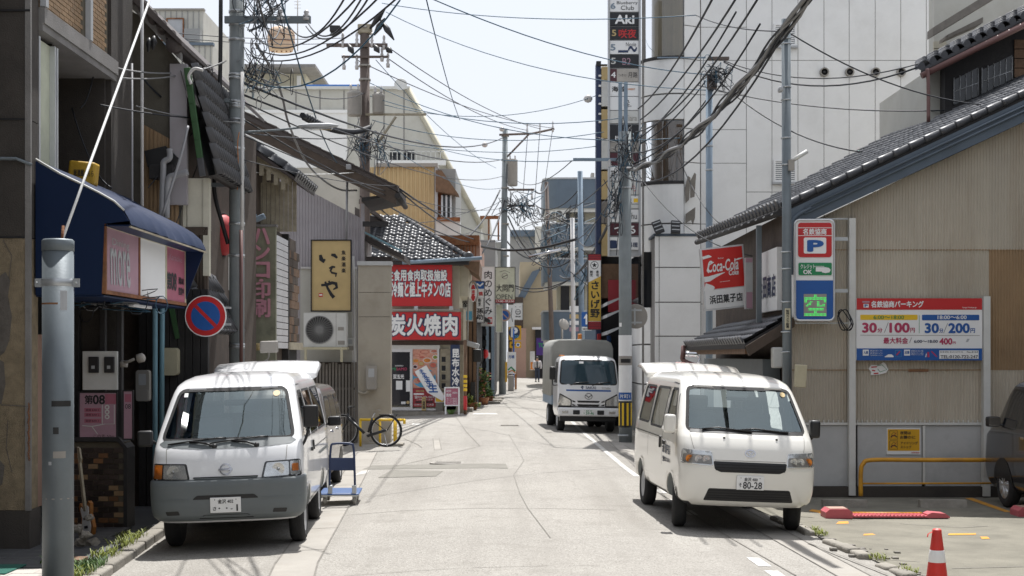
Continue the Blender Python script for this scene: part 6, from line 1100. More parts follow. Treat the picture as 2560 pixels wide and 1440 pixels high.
for sx in(-1,1):
 def hl(b):
  panel(b,ob,'f',rnd([(sx*.46,.985),(sx*.80,1.0),(sx*.82,.83),(sx*.44,.815)],.03),.003,.02,'lamp_silver')
  panel(b,ob,'f',rnd([(sx*.47,.935),(sx*.79,.945),(sx*.80,.845),(sx*.455,.83)],.02),.009,.006,'meter_grey')
 h=part(root,'headlight',['lamp_silver'],hl)
 for cx,mm in((.53,'lamp_silver'),(.62,'lamp_silver'),(.725,'amber')):
  k=B(mm);k.lathe([(.045,0),(.038,-.006),(.014,-.01),(.012,.008),(0,.012)],Matrix.Translation(cast(ob,'f',(sx*cx,.888),.014))@Matrix.Rotation(math.pi/2,4,'X'),16);link('reflector',k.mesh('reflector'),h)
 k=B('lamp_glass');panel(k,ob,'f',rnd([(sx*.465,.98),(sx*.795,.993),(sx*.81,.836),(sx*.448,.822)],.025),.026,.02);link('lens',k.mesh('lens'),h)
 part(root,'bumper_crease','car_cream',lambda b:rim_strip(b,ob,'f',[(sx*.55,.6),(sx*.63,.45),(sx*.66,.38)],.02,.008))
def emb(b):
 emblem_ring(b,ob,0,.975,.06,.042,.011);emblem_ring(b,ob,0,.985,.022,.034,.008,.014);emblem_ring(b,ob,0,.993,.045,.016,.007,.016)
part(root,'badge','chrome',emb)
part(root,'bonnet_seam','meter_grey',lambda b:(rim_strip(b,ob,'f',[(-.70,1.18),(-.68,1.05),(-.665,1.0)],.006),rim_strip(b,ob,'f',[(.70,1.18),(.68,1.05),(.665,1.0)],.006),rim_strip(b,ob,'f',[(-.43,.882),(.43,.882)],.006)))
part(root,'washer_jet','black',lambda b:[b.box(x-.012,x+.012,.15,.18,1.135,1.155)for x in(-.3,.34)])
part(root,'cowl','black',lambda b:panel(b,ob,'f',rnd([(-.70,1.20),(.70,1.20),(.69,1.235),(-.69,1.235)],.01),.006,.01))
for x0,x1 in((-.15,-.55),(.3,-.12)):
 part(root,'wiper','black',lambda b:b.tube([cast(ob,'f',q,.025)for q in((x1,1.24),((x0+x1)/2,1.262),(x0+.2,1.225))],.011,6))
for sg,ax in((-1,'l'),(1,'r')):
 part(root,'door_seam','black',lambda b:[rim_strip(b,ob,ax,q,.012,.003)for q in([(.4,1.0),(.5,1.22),(.98,1.76),(1.5,1.78),(1.5,.42)],[(2.7,1.78),(2.7,.75)],[(1.55,1.06),(3.95,1.06)])])
 part(root,'door_handle','black',lambda b:(panel(b,ob,ax,rnd([(1.28,.98),(1.42,.98),(1.42,1.03),(1.28,1.03)],.015),.02,.025),panel(b,ob,ax,rnd([(1.60,.92),(1.66,.92),(1.66,1.07),(1.60,1.07)],.02),.02,.025)))
fr=lambda a,c,d=0.0:cast(ob,'l',(a,c),d)
t=B('ink_navy')
for s,l,tt,r,bt in(('浜田',1.42,.99,1.28,.87),('菓子店',1.2,.99,.86,.87),('☎223-5511',1.4,.83,.85,.76)):write(t,lambda a,c,d=0.0:cast(ob,'l',(a,c),.006+d),s,l,tt,r,bt,0,.012)
obj('door_lettering',t,root)
mirror_door(root,-1,(-.91,.5,1.28,.14,.12,.23),[(-.8,.62,1.17),(-.84,.6,1.2),(-.88,.56,1.22)],'car_cream');mirror_door(root,1,(.87,.42,1.28,.13,.12,.22),[(.78,.55,1.15),(.83,.5,1.14),(.86,.44,1.18)])
plate(root,-.012,.625,[('金沢 400',.09,.018,.25,.06),('そ',.03,.085,.06,.13),('80-28',.078,.07,.305,.15)])
def papers(b):
 for x,y,w in((-.5,.5,.26),(-.12,.52,.22),(.18,.5,.1),(.45,.52,.25)):b.box(x-w/2,x+w/2,y-.08,y+.08,1.165,1.185,.005,Matrix.Translation((x,y,1.17))@Matrix.Rotation(-.25,4,'X')@Matrix.Rotation(RNG.uniform(-.3,.3),4,'Z')@Matrix.Translation((-x,-y,-1.17)))
part(root,'dashboard_papers','white',papers,'stuff')
part(root,'inspection_sticker','gold',lambda b:panel(b,ob,'f',[(.55+.035*math.cos(2*math.pi*k/14),1.68+.03*math.sin(2*math.pi*k/14))for k in range(14)],.003,0))
part(root,'sensor_box','meter_grey',lambda b:b.box(-.13,.13,.86,.95,1.62,1.74,.02))
part(root,'rear_mirror','chrome',lambda b:(b.box(-.02,.17,4.6,4.66,2.14,2.21,.025),b.tube(catmull([(.15,4.63,2.18),(.2,4.63,2.12),(.18,4.6,2.05)],5),.012,6)))
part(root,'brake_light','tail_red',lambda b:b.box(-.16,.16,4.6,4.66,2.03,2.045,.005))
finish(root,2.82,17.0,.055,.04)
root=bpy.data.objects.new('lorry',None);col.objects.link(root);tag(root,'white cab-over lorry with grey canvas cover, parked behind the striped utility pole','lorry')
rows=[(.42,.1,1.6,.8,.12,5,.1,6),(.6,.02,1.6,.84,.14,4.5,.1,6),(1.0,.0,1.6,.85,.16,4,.1,6),(1.25,.03,1.6,.85,.17,4,.1,6),(1.34,.06,1.6,.845,.17,4,.1,6),(1.7,.2,1.6,.82,.18,4,.1,6),(1.98,.33,1.6,.785,.2,3.6,.1,6),(2.06,.42,1.57,.74,.25,3,.2,4),(2.11,.62,1.5,.6,.3,2.4,.3,3),(2.125,.85,1.3,.25,.2,2,.2,2)]
raw=hull(B('car_white'),rows);ob=bvh_of(raw);obj('cab',raw,root)
wsp=rnd([(-.79,1.33),(.79,1.33),(.735,1.99),(-.735,1.99)],.08,3)
w=part(root,'windshield','lorry_glass',lambda b:panel(b,ob,'f',wsp,.004,.01));s=B('rubber');rim_strip(s,ob,'f',wsp,.035,.007,closed=True);link('seal',s.mesh('seal'),w)
for sg,ax in((-1,'l'),(1,'r')):
 part(root,'side_window','dark_glass',lambda b:panel(b,ob,ax,rnd([(.35,1.35),(1.3,1.35),(1.3,1.93),(.62,1.93)],.06),.004,.01))
 part(root,'headlight',['lamp_silver'],lambda b:(panel(b,ob,'f',rnd([(sg*.46,.9),(sg*.8,1.08),(sg*.84,.72),(sg*.46,.72)],.03),.004,.02,'black'),panel(b,ob,'f',rnd([(sg*.49,.88),(sg*.79,1.04),(sg*.825,.74),(sg*.49,.74)],.03),.01,.01,'lamp_silver')))
 part(root,'intake_slot','black',lambda b:[panel(b,ob,'f',[(sg*.36,z),(sg*.45,z+.03),(sg*.44,z-.02),(sg*.36,z-.03)],.004,.01)for z in(.86,.76)])
 part(root,'fog_lamp','lamp_silver',lambda b:b.box(sg*.56,sg*.74,-.1,-.04,.53,.61,.015))
 part(root,'bumper_opening','black',lambda b:b.box(sg*.24,sg*.43,-.1,-.04,.5,.62,.02))
part(root,'grille','black',lambda b:[panel(b,ob,'f',rnd([(-.32,z),(.32,z),(.28,z-.055),(-.28,z-.055)],.01),.004,.01)for z in(.88,.78)])
part(root,'blue_stripe','blue',lambda b:rim_strip(b,ob,'f',[(-.62,1.16),(.62,1.16)],.045,.004))
t=B('ink_navy','meter_grey')
frt=lambda a,c,d=0.0:cast(ob,'f',(a,c),.006+d)
write(t,frt,'SAKAI',-.08,1.275,.2,1.205,0,.015);write(t,frt,'TITAN',.36,1.26,.6,1.195,0,.0,m='meter_grey');stroke(t,frt,[(-.17,1.29),(-.19,1.24),(-.16,1.2)],.03,0,'ink_navy');stroke(t,frt,[(-.22,1.25),(-.13,1.26)],.025,0);obj('lettering',t,root)
part(root,'badge','chrome',lambda b:(emblem_ring(b,ob,0,1.0,.1,.08,.016),rim_strip(b,ob,'f',[(-.09,1.03),(-.03,1.0),(0,.96),(.03,1.0),(.09,1.03)],.02,.014)))
part(root,'bumper','car_white',lambda b:b.box(-.845,.845,-.08,.25,.45,.69,.05));part(root,'bumper_gap','black',lambda b:b.box(-.84,.84,-.02,.2,.69,.72));part(root,'valance','black',lambda b:b.box(-.78,.78,.05,.4,.3,.45,.03))
plate(root,-.085,.565,[('金沢 100',.09,.02,.25,.06),('・59-46',.03,.07,.31,.15)],'green')
for x0 in(-.5,.1):part(root,'wiper','black',lambda b:b.tube([cast(ob,'f',q,.03)for q in((x0,1.3),(x0+.12,1.36),(x0+.5,1.4))],.012,6))
mirror_door(root,-1,(-1.0,.12,1.62,.17,.12,.36),[(-.83,.2,1.3),(-.98,.1,1.3),(-1.0,.12,1.45)]);mirror_door(root,1,(1.0,.12,1.62,.17,.12,.36),[(.83,.2,1.3),(.98,.1,1.3),(1.0,.12,1.45)])
def cover(b):
 sec=[(-.9,.95),(-.9,2.35),(-.84,2.5),(-.7,2.58),(0,2.6),(.7,2.58),(.84,2.5),(.9,2.35),(.9,.95)]
 ysl=[1.75,1.8]+[1.8+.4*k for k in range(1,8)]+[4.7]
 b.loops([[V(x*(.97 if i==0 else 1+.006*(-1)**i),y,z-(.04 if i==0 else 0))for x,z in sec]for i,y in enumerate(ysl)])
part(root,'canvas_cover','canvas',cover);part(root,'load_bed','pole_blue',lambda b:b.box(-.88,.88,1.7,4.7,.7,.97,.02));part(root,'chassis','black',lambda b:b.box(-.4,.4,.4,4.5,.42,.7))
part(root,'roof_lamp','amber',lambda b:b.box(-.75,-.6,.9,1.0,2.1,2.13,.01));part(root,'inspection_sticker','white',lambda b:panel(b,ob,'f',[(-.25,1.9),(-.13,1.9),(-.13,1.96),(-.25,1.96)],.008,0))
for x,y,sg in((-.7,.72,-1),(.7,.72,1),(-.72,3.6,-1),(.72,3.6,1),(-.5,3.6,-1),(.5,3.6,1)):wheel(root,x,y,.35,.2,sg)
finish(root,2.09,39.2,.06,.02)
def wagon(name,label,paint,L,Wd,Hh,rake,wins,hood,whl,spokes=0):
 root=bpy.data.objects.new(name,None);col.objects.link(root);tag(root,label,'car');w=Wd/2
 rows=[(.25,.1,L-.1,w*.9,.25,3,.15,4),(.4,.03,L-.02,w*.98,.25,3,.15,4),(.6,0,L,w,.27,3,.15,4),(hood-.1,.06,L,w,.28,3,.15,4),(hood,.22,L,w*.99,.28,3,.15,4),(hood+.12,.22+rake*.35,L-.02,w*.97,.25,3.3,.16,4),(Hh-.16,.22+rake,L-.12,w*.86,.22,3.3,.2,4),(Hh-.06,.4+rake,L-.2,w*.76,.3,2.8,.3,3.2),(Hh,.8+rake,L-.6,w*.4,.3,2,.3,2)]
 raw=hull(B(paint),rows,30);ob=bvh_of(raw);obj('body',raw,root)
 part(root,'windshield','dark_glass',lambda b:panel(b,ob,'f',rnd([(-w*.84,hood+.08),(w*.84,hood+.08),(w*.74,Hh-.2),(-w*.74,Hh-.2)],.06),.004,.01))
 part(root,'rear_window','dark_glass',lambda b:panel(b,ob,'b',rnd([(-w*.8,hood+.05),(w*.8,hood+.05),(w*.7,Hh-.22),(-w*.7,Hh-.22)],.06),.004,.01))
 for sg,ax in((-1,'l'),(1,'r')):
  for a,c in wins:part(root,'side_window','dark_glass',lambda b:panel(b,ob,ax,rnd([(a,hood+.05),(c,hood+.05),(c,Hh-.2),(a+(.25 if a<1.2 else 0),Hh-.2)],.05),.004,.01))
  part(root,'door_seam','black',lambda b:[rim_strip(b,ob,ax,[(c+.04,Hh-.15),(c+.04,.4)],.01,.003)for a,c in wins])
  part(root,'door_handle','chrome',lambda b:[panel(b,ob,ax,rnd([(c-.16,hood-.09),(c-.02,hood-.09),(c-.02,hood-.05),(c-.16,hood-.05)],.015),.025,.03)for a,c in wins[:2]])
  part(root,'headlight','lamp_silver',lambda b:panel(b,ob,'f',rnd([(sg*w*.55,hood-.08),(sg*w*.9,hood-.06),(sg*w*.93,hood-.26),(sg*w*.55,hood-.24)],.03),.006,.02))
  part(root,'tail_light','tail_red',lambda b:panel(b,ob,'b',rnd([(sg*w*.8,hood),(sg*w*.93,hood),(sg*w*.93,.7),(sg*w*.8,.7)],.03),.006,.02))
  mirror_door(root,sg,(sg*(w+.1),.62+rake*.3,hood+.12,.2,.12,.15),[(sg*w*.95,.7+rake*.3,hood+.06),(sg*(w+.02),.66+rake*.3,hood+.08)],'black')
  for y in whl[:2]:
   wheel(root,sg*(w-.1),y,whl[2],.16,sg,0,'alu',spokes)
   part(root,'wheel_arch','black',lambda b:rim_strip(b,ob,ax,[(y+(whl[2]+.03)*math.cos(a),whl[2]+(whl[2]+.03)*math.sin(a))for a in[math.radians(180*k/14)for k in range(15)]],.06,.006))
   part(root,'wheel_well','black',lambda b:panel(b,ob,ax,[(y+(whl[2]+.02)*math.cos(2*math.pi*k/20),whl[2]+.02+(whl[2]+.02)*math.sin(2*math.pi*k/20))for k in range(20)],.003,0))
 part(root,'bumper_grille','black',lambda b:panel(b,ob,'f',rnd([(-w*.5,.5),(w*.5,.5),(w*.45,.34),(-w*.45,.34)],.03),.005,.02))
 return root
root=wagon('parked_wagon','small dark brown wagon parked behind the white van with grey bumper','car_brown',3.4,1.475,1.72,.5,[(.75,1.55),(1.65,2.45),(2.55,3.1)],1.02,(.7,2.9,.28));finish(root,-3.54,21.3,.03,-.03)
root=wagon('black_van','black people carrier with silver spoked wheels parked against the corrugated wall','car_black',4.7,1.75,1.92,.75,[(.9,1.9),(2.0,3.0),(3.1,4.3)],1.12,(.95,3.75,.33),7);finish(root,8.0,21.62,math.pi+.0,.0,.012)
# right: tan corrugated house
YW=22.2;fr=front(YW);cx0=X(1962,YW)
ch_=thing('corrugated_house','tan corrugated house with long tiled roof and blue-grey bargeboard beside the parking lot','house',(6,25,0))
def vz(x):return 4.34+.467*(x-4.18)
block(ch_,'core','wood_dark',cx0+.05,12,YW+.06,30,-.2,4.0);part(ch_,'gable_core','wood_dark',lambda b:b.prism([(cx0+.1,3.9),(12,3.9),(12,vz(12)-.5),(cx0+.1,vz(cx0)-.45)],'y',YW+.06,YW+.2))
zl=Z(1056,YW);zs=[zl,Z(925,YW),Z(625,YW),Z(322,YW),9];xs_=[cx0,X(2128,YW),X(2300,YW),X(2472,YW),X(2640,YW),X(2800,YW)]
for i,(a,c)in enumerate(zip(xs_,xs_[1:])):
 for j,(za,zb)in enumerate(zip(zs,zs[1:])):
  top=lambda s:min(zb+.03,vz(a+s)-.42)
  if vz(c)-.42>za+.05:part(ch_,'wall_sheet','brown_sheet' if i==3 and j==1 else 'tan_sheet',lambda b:corrug(b,(a,YW-.006*j,za),(1,0,0),c-a,za,lambda s:max(top(s),za+.01),.0465,.016,'wave'))
for z in(Z(925,YW),Z(625,YW)):part(ch_,'sheet_seam','brown_sheet',lambda b:b.box(cx0,X(2470,YW)if z<2 else 8.2,YW-.026,YW-.02,z-.006,z+.008))
part(ch_,'drip_rail','white_dull',lambda b:(b.box(cx0,X(2455,YW),YW-.05,YW-.02,zl-.04,zl),[b.box(X(px,YW)-.006,X(px,YW)+.006,YW-.055,YW-.02,zl-.03,zl+.04)for px in range(2010,2455,12)]))
for a,c in((1990,2122),(2143,2304),(2312,2470),(2474,2640)):part(ch_,'lower_sheet','grey_sheet',lambda b:b.box(X(a,YW),X(c,YW),YW-.02,YW+.05,.02,zl-.045,.006))
part(ch_,'batten','white_dull',lambda b:b.box(X(2305,YW),X(2311,YW),YW-.05,YW-.02,.05,zl-.05));part(ch_,'footing','conc_dark',lambda b:b.box(cx0,12,YW-.1,YW+.06,-.3,.018));part(ch_,'dent','grey_sheet',lambda b:b.lathe([(.06,-.004),(.03,-.018),(.001,-.02)],Matrix.Translation((X(2083,YW),YW-.02,Z(1130,YW)))@Matrix.Rotation(math.pi/2,4,'X')@Matrix.Diagonal((.5,1.6,1,1)),12))
part(ch_,'rust_stain','rust',lambda b:(b.box(X(2270,YW),X(2320,YW),YW-.025,YW-.02,Z(929,YW),Z(922,YW)),b.box(cx0-.02,cx0+.2,YW-.04,YW+.02,vz(cx0)-.52,vz(cx0)-.44)))
N0,N1,F1,F0=V(4.16,YW-.25,4.36),V(9.6,YW-.25,6.9),V(9.6,30,7.56),V(3.93,30,4.55)
part(ch_,'roof_base','wood_black',lambda b:b.loops([[p-V(0,0,.03)for p in(N0,N1,F1,F0)],[p-V(0,0,.12)for p in(N0,N1,F1,F0)]],smooth=False))
tile_roof(ch_,F0,N0,N1,F1,28,22,'tile_black','pan',lip=True,order=lambda c:-c[0]-(14 if c[1]<2 else 0),limit=300)
part(ch_,'bargeboard','bargeboard',lambda b:b.prism([(4.18,vz(4.18)-.08),(9.6,vz(9.6)-.08),(9.6,vz(9.6)-.42),(4.25,vz(4.25)-.40)],'y',YW-.3,YW-.22));part(ch_,'verge_tile_row','tile_black',lambda b:[b.lathe([(.05,0),(.062,.01),(.062,.03),(.05,.26)],Matrix.Translation((4.2+k*.24,YW-.26,vz(4.2+k*.24)+.03))@Matrix.Rotation(-.43,4,'Y')@Matrix.Rotation(math.pi/2,4,'Y'),8)for k in range(22)],'stuff')
for s in(-.17,-.25):pipe('bargeboard_conduit','conduit','pipe','bargeboard',[V(4.5,YW-.33,vz(4.5)+s),V(9.5,YW-.33,vz(9.5)+s)],.018,parent=ch_)
pipe('gutter_pipe','','','bargeboard',[V(4.6,YW-.32,vz(4.6)-.2),V(4.35,YW-.32,vz(4.3)-.22),V(4.3,YW-.32,vz(4.3)-.45),V(4.3,YW-.3,3.3)],.03,parent=ch_)
block(ch_,'front_wall','wood_dark',4.3,4.42,YW+.1,30,-.2,4.3);part(ch_,'eave_gutter','wood_black',lambda b:b.cyl(N0+V(-.03,0,-.1),F0+V(-.03,0,-.1),.055,10));part(ch_,'gutter_hook','rack_grey',lambda b:[b.tube([V(3.95+(4.16-3.95)*(1-k/12)+.05,YW+k*.62,4.36+.19*k/12-.02),V(3.93+.21*(1-k/12)-.1,YW+k*.62,4.25+.19*k/12)],.01,4)for k in range(13)],'stuff')
c0,c1,c2,c3=V(3.55,29,2.26),V(3.6,22.0,2.26),V(4.3,22.0,2.68),V(4.3,29,2.66)
part(ch_,'canopy_base','wood_black',lambda b:b.loops([[p-V(0,0,.02)for p in(c0,c1,c2,c3)],[p-V(0,0,.1)for p in(c0,c1,c2,c3)]],smooth=False));tile_roof(ch_,c0,c1,c2,c3,27,4,'tile_black','pan',lip=True)
part(ch_,'canopy_fascia','wood_brown',lambda b:b.box(3.62,3.68,22.1,29,2.08,2.2));part(ch_,'canopy_verge','wood_dark',lambda b:b.prism([(3.6,2.2),(4.35,2.66),(4.35,2.5),(3.65,2.05)],'y',21.9,21.96))
part(ch_,'canopy_downpipe','pvc_brown',lambda b:b.tube(catmull([V(3.5,29,2.24),V(3.48,28.9,2.1),V(3.5,28.9,1.95),V(3.85,28.6,1.8)],5),.05,8));part(ch_,'gate_post','steel_grey',lambda b:(b.box(4.03,4.11,23.4,23.5,2.6,4.2),b.box(4.0,4.28,22.7,29.6,.9,2.0)))
part(ch_,'shop_window','dark_glass',lambda b:b.box(4.27,4.3,24,29,.6,1.9));part(ch_,'pale_cabinet','white_dull',lambda b:b.box(3.9,4.25,25,27.5,.2,1.55))
up2=thing('upper_storey','dark timber upper storey with lattice windows and tiled eave behind the tan roof','house',(10,27,6));Yu=27.0
part(up2,'wall','wood_black',lambda b:b.prism([(X(2362,Yu),5.4),(X(2700,Yu),5.4),(X(2700,Yu),Z(-10,Yu)),(X(2362,Yu),Z(160,Yu))],'y',Yu,31));part(up2,'side_wall','offwhite',lambda b:b.box(X(2335,Yu),X(2362,Yu),Yu+.3,31,5,Z(165,Yu)))
for a,c in((2385,2445),(2455,2530)):
 wq=part(up2,'window','dark_glass',lambda b:b.prism([(X(a,Yu),Z(262-(a-2385)*.36,Yu)),(X(c,Yu),Z(262-(c-2385)*.36,Yu)),(X(c,Yu),Z(190-(c-2385)*.36,Yu)),(X(a,Yu),Z(200-(a-2385)*.36,Yu))],'y',Yu-.02,Yu-.005))
 q=B('rack_grey');[q.tube([V(X(px,Yu-.03),Yu-.03,Z(262-(px-2385)*.36,Yu)),V(X(px,Yu-.03),Yu-.03,Z(195-(px-2385)*.36,Yu))],.012,4)for px in range(a,c+1,15)];q.tube([V(X(a,Yu-.03),Yu-.03,Z(230-(a-2385)*.36,Yu)),V(X(c,Yu-.03),Yu-.03,Z(230-(c-2385)*.36,Yu))],.012,4);link('window_bar',q.mesh('window_bar'),wq)
for k in range(4):part(up2,'board','wood_brown',lambda b:b.box(X(2535,Yu),X(2680,Yu),Yu-.03,Yu,Z(100+k*24+22,Yu),Z(100+k*24,Yu)))
e0,e1,e2,e3=P(2302,172,26.2),P(2700,-25,26.2),P(2700,-45,27.6),P(2302,160,27.6)
part(up2,'eave_base','wood_black',lambda b:b.loops([[p-V(0,0,.03)for p in(e0,e1,e2,e3)],[p-V(0,0,.12)for p in(e0,e1,e2,e3)]],smooth=False));tile_roof(up2,e0,e1,e2,e3,14,4,'tile_black','barrel',lip=True);part(up2,'gutter','pvc_brown',lambda b:(b.cyl(e0+V(0,-.05,-.14),e1+V(0,-.05,-.14),.06,10),b.tube(catmull([P(2318,172,26.1),P(2320,190,26.1),P(2321,240,26.1),P(2321,305,26.1)],4),.035,8)))
up3=thing('neighbour_house','pale tiled-block house with a grey sloping verge above the dark timber storey','house',(12,32,6));block(up3,'wall','offwhite',X(2335,32),X(2800,32),32,32.4,5,12);part(up3,'verge','slat_grey',lambda b:(b.prism([(X(2318,31),Z(100,31)),(X(2500,31),Z(-10,31)),(X(2500,31),Z(-32,31)),(X(2318,31),Z(80,31))],'y',30.6,31),b.prism([(X(2362,31),Z(100,31)),(X(2450,31),Z(62,31)),(X(2450,31),Z(48,31)),(X(2362,31),Z(92,31))],'y',30.8,31.4)))
for r in range(10):part(up3,'wall_course','cream_wall',lambda b:b.box(X(2336,31.9),X(2366,31.9),31.92,32,Z(120+r*19,31.9),Z(103+r*19,31.9)))
o_=P(1750,622,25);ck=plane(o_,P(1858,610,25)-o_,o_-P(1762,778,25));w_=(P(1858,610,25)-o_).length;h_=(o_-P(1762,778,25)).length
cs=thing('cola_sign','tilted red cola sign with white script above the confectionery name','sign',o_)
part(cs,'case','alu',lambda b:slab(b,ck,0,0,w_,h_,-.16,0));part(cs,'red_panel','coke_red',lambda b:slab(b,ck,.03,.03,w_-.03,h_*.665,0,.012));part(cs,'white_panel','white',lambda b:slab(b,ck,.03,h_*.68,w_-.03,h_-.03,0,.012))
t=B('white');write(t,ck,'Coca-Cola',.10,.235,w_-.12,.43,.016,.02,slant=.22);stroke(t,ck,[(.03,.55),(.12,.545),(.25,.5),(.4,.46)],[.1,.09,.05,.01],.015);stroke(t,ck,[(.12,.44),(.1,.4),(.13,.3),(.22,.26)],[.02,.03,.03,.015],.0165);stroke(t,ck,[(.58,.27),(.66,.25),(.73,.24)],[.015,.03,.01],.0165);write(t,ck,'Enjoy',.3,.19,.4,.22,.016,0);write(t,ck,'Coke',.47,.43,.64,.52,.016,.03,slant=.1);stroke(t,ck,[(.3,.62),(.48,.615)],.006,.016);stroke(t,ck,[(.03,.17),(.14,.15),(.19,.16)],[.05,.05,.01],.015);stroke(t,ck,[(.03,.68),(.15,.72),(.2,.7)],[.14,.12,.03],.0148)
for i,c_ in enumerate('浜田菓子店'):write(t,ck,c_,.1+i*.118,h_*.77,.21+i*.118,h_*.9,.016,.028,True,m='ink')
obj('lettering',t,cs)
fs=NEG_X(4.2,24.3,3.78);sg_=thing('shop_name_sign','white shop name board facing the street under the tan eave','sign',(3.98,23.3,3));part(sg_,'board','white',lambda b:slab(b,fs,0,0,1.75,1.0,-.08,0));t=B('ink_navy');[write(t,fs,c_,.12+i*.4,.42,.46+i*.4,.78,.006,.03,True)for i,c_ in enumerate('浜田商店')];obj('lettering',t,sg_)
flat_sign('pink_strip_sign','narrow pale strip sign with pink ends between the cola sign and the name board',24.6,(1864,644,1882,772),'grey_sheet',[R_(1864,645,1881,656,'pink'),R_(1866,730,1881,771,'pink')],None)
pg=thing('parking_tower_sign','tall rounded parking sign with red P panel and green lit vacancy display','sign',P(2036,800,YW-.35));fr=front(YW-.35)
part(pg,'case','white',lambda b:slab(b,fr,1985,548,2087,803,-.2,0,13));part(pg,'rim','alu',lambda b:b.loops([[fr(x,y,d)for x,y in rpoly(l,t,r,bb,rr)]for l,t,r,bb,rr,d in((1984,547,2088,804,14,0),(1985,548,2087,803,13,.02),(1988.5,551.5,2083.5,799.5,11,.02),(1989.5,552.5,2082.5,798.5,10,.004))],cap=False))
part(pg,'red_panel','red',lambda b:slab(b,fr,1995,557,2079,643,0,.012,7));part(pg,'white_panel','white',lambda b:slab(b,fr,2009,594,2065,634,.012,.018,4));part(pg,'green_panel','green',lambda b:slab(b,fr,1996,657,2079,688,0,.012,3));part(pg,'blue_panel','blue',lambda b:(fpoly(b,fr,[(1990,701),(2084,701),(2084,788),(2080,796),(2074,798),(1999,798),(1992,796),(1990,788)],.006)))
t=B('white');patch(t,fr,1995,569,2079,570.5,.014);patch(t,fr,1995,588.5,2079,590,.014);[write(t,fr,c_,2007+i*15,572,2021+i*15,587,.015,.03,True)for i,c_ in enumerate('名鉄協商')];write(t,fr,'P',2021,602,2055,628,.021,.05,m='blue');write(t,fr,'クレジット',2001,661,2037,672,.015,.02,m='white');write(t,fr,'OK',2008,675,2029,685,.015,.04);slab(t,fr,2039,668,2063,679,.012,.016,1);fpoly(t,fr,[(2055,671),(2062,668),(2072,670),(2076,675),(2073,681),(2063,683),(2054,681)],.017);stroke(t,fr,[(2038,666),(2060,666)],1.2,.016);obj('lettering',t,pg)
dp=part(pg,'display','meter_grey',lambda b:slab(b,fr,2009,735,2066,791,.004,.012));g=['.......##.......','.......##.......','################','################','##............##','##..##...##...##','...##....##.....','..###....##..##.','.##......######.','...............','...###########..','...###########..','.......##.......','.......##.......','################','################']
t=B('led_green');[disc(t,fr,2012+c_*3.45,738+r*3.35,1.15,d=.016,n=6)for r,row in enumerate(g)for c_,ch in enumerate(row)if ch=='#'];o=link('lit_dots',t.mesh('lit_dots'),dp)
part(pg,'arm','galv',lambda b:[slab(b,fr,2087,y,2122,y+9,-.12,-.05)for y in(592,722)]+[slab(b,fr,1990,806,2124,809,-.12,-.06),slab(b,fr,2000,544,2124,547,-.14,-.1)])
pb=thing('price_board','parking price board with red header on two white posts','sign',P(2296,1240,YW-.12));fr=front(YW-.1)
part(pb,'post','white_dull',lambda b:(slab(b,fr,2121,546,2137,1238,-.06,.06)));part(pb,'post','white_dull',lambda b:slab(b,fr,2456,741,2473,1240,-.06,.06))
part(pb,'board','white',lambda b:slab(b,fr,2139,746,2454,901,.0,.04));part(pb,'header','red',lambda b:slab(b,fr,2140,746,2453,774.5,.04,.045));part(pb,'footer','blue',lambda b:slab(b,fr,2140,871,2453,901,.04,.045))
t=B('white');d=.048
[write(t,fr,c_,2176+i*14.6,753,2190+i*14.6,769,d,.035,True)for i,c_ in enumerate('名鉄協商パーキング')];write(t,fr,'http://mkp.jp',2404,767,2439,772,d,0);patch(t,fr,2157,760,2170,769,d);write(t,fr,'P',2160,761.5,2167,767.5,d+.002,.04,m='blue');patch(t,fr,2154,753,2172,757,d,0,'pink')
d=.043;patch(t,fr,2149,787,2292,800,d,2,'yellow_bright');patch(t,fr,2303,787,2446,801,d,2,'blue');write(t,fr,'6:00～18:00',2182,789,2258,798,d+.002,.01,m='green');write(t,fr,'18:00～6:00',2342,789,2414,798,d+.002,.02,m='white')
for s,l,tt,r,bt,m in(('30',2155,808,2189,831,'crimson'),('100',2223,808,2271,831,'crimson'),('30',2311,809,2344,832,'blue'),('200',2370,809,2421,832,'blue'),('400',2347,846,2378,861,'crimson')):write(t,fr,s,l,tt,r,bt,d,.04,m=m)
for s,l,tt,r,bt,m in(('分',2192,820,2204,831,'crimson'),('円',2274,820,2285,831,'crimson'),('分',2346,821,2356,832,'blue'),('円',2424,821,2435,832,'blue'),('最大料金',2207,844,2268,859,'crimson'),('6:00～18:00',2283,850,2342,857,'ink_navy'),('円',2380,854,2387,860,'crimson')):write(t,fr,s,l,tt,r,bt,d,.025,m=m)
stroke(t,fr,[(2209,832),(2219,806)],1,d,'ink');stroke(t,fr,[(2357,833),(2367,808)],1,d);stroke(t,fr,[(2272,857),(2277,844)],1,d);stroke(t,fr,[(2296,788),(2296,833)],1.2,d,'green');stroke(t,fr,[(2149,838),(2447,839)],1.2,d,'meter_grey');fpoly(t,fr,[(2412,855),(2416,847),(2422,847),(2418,855)],d,'rack_grey')
d=.048;patch(t,fr,2155,874,2170,889,d,0,'white');patch(t,fr,2258,874,2273,889,d);write(t,fr,'入庫',2157,877,2168,885,d+.002,.02,m='blue');write(t,fr,'出庫',2260,877,2271,885,d+.002,.02,m='blue')
for k in range(4):write(t,fr,'駐車位置に停めてください',2173,875+k*4,2205,877.5+k*4,d,0,m='white');write(t,fr,'精算後すみやかに出庫',2276,875+k*3.5,2306,877.5+k*3.5,d,0)
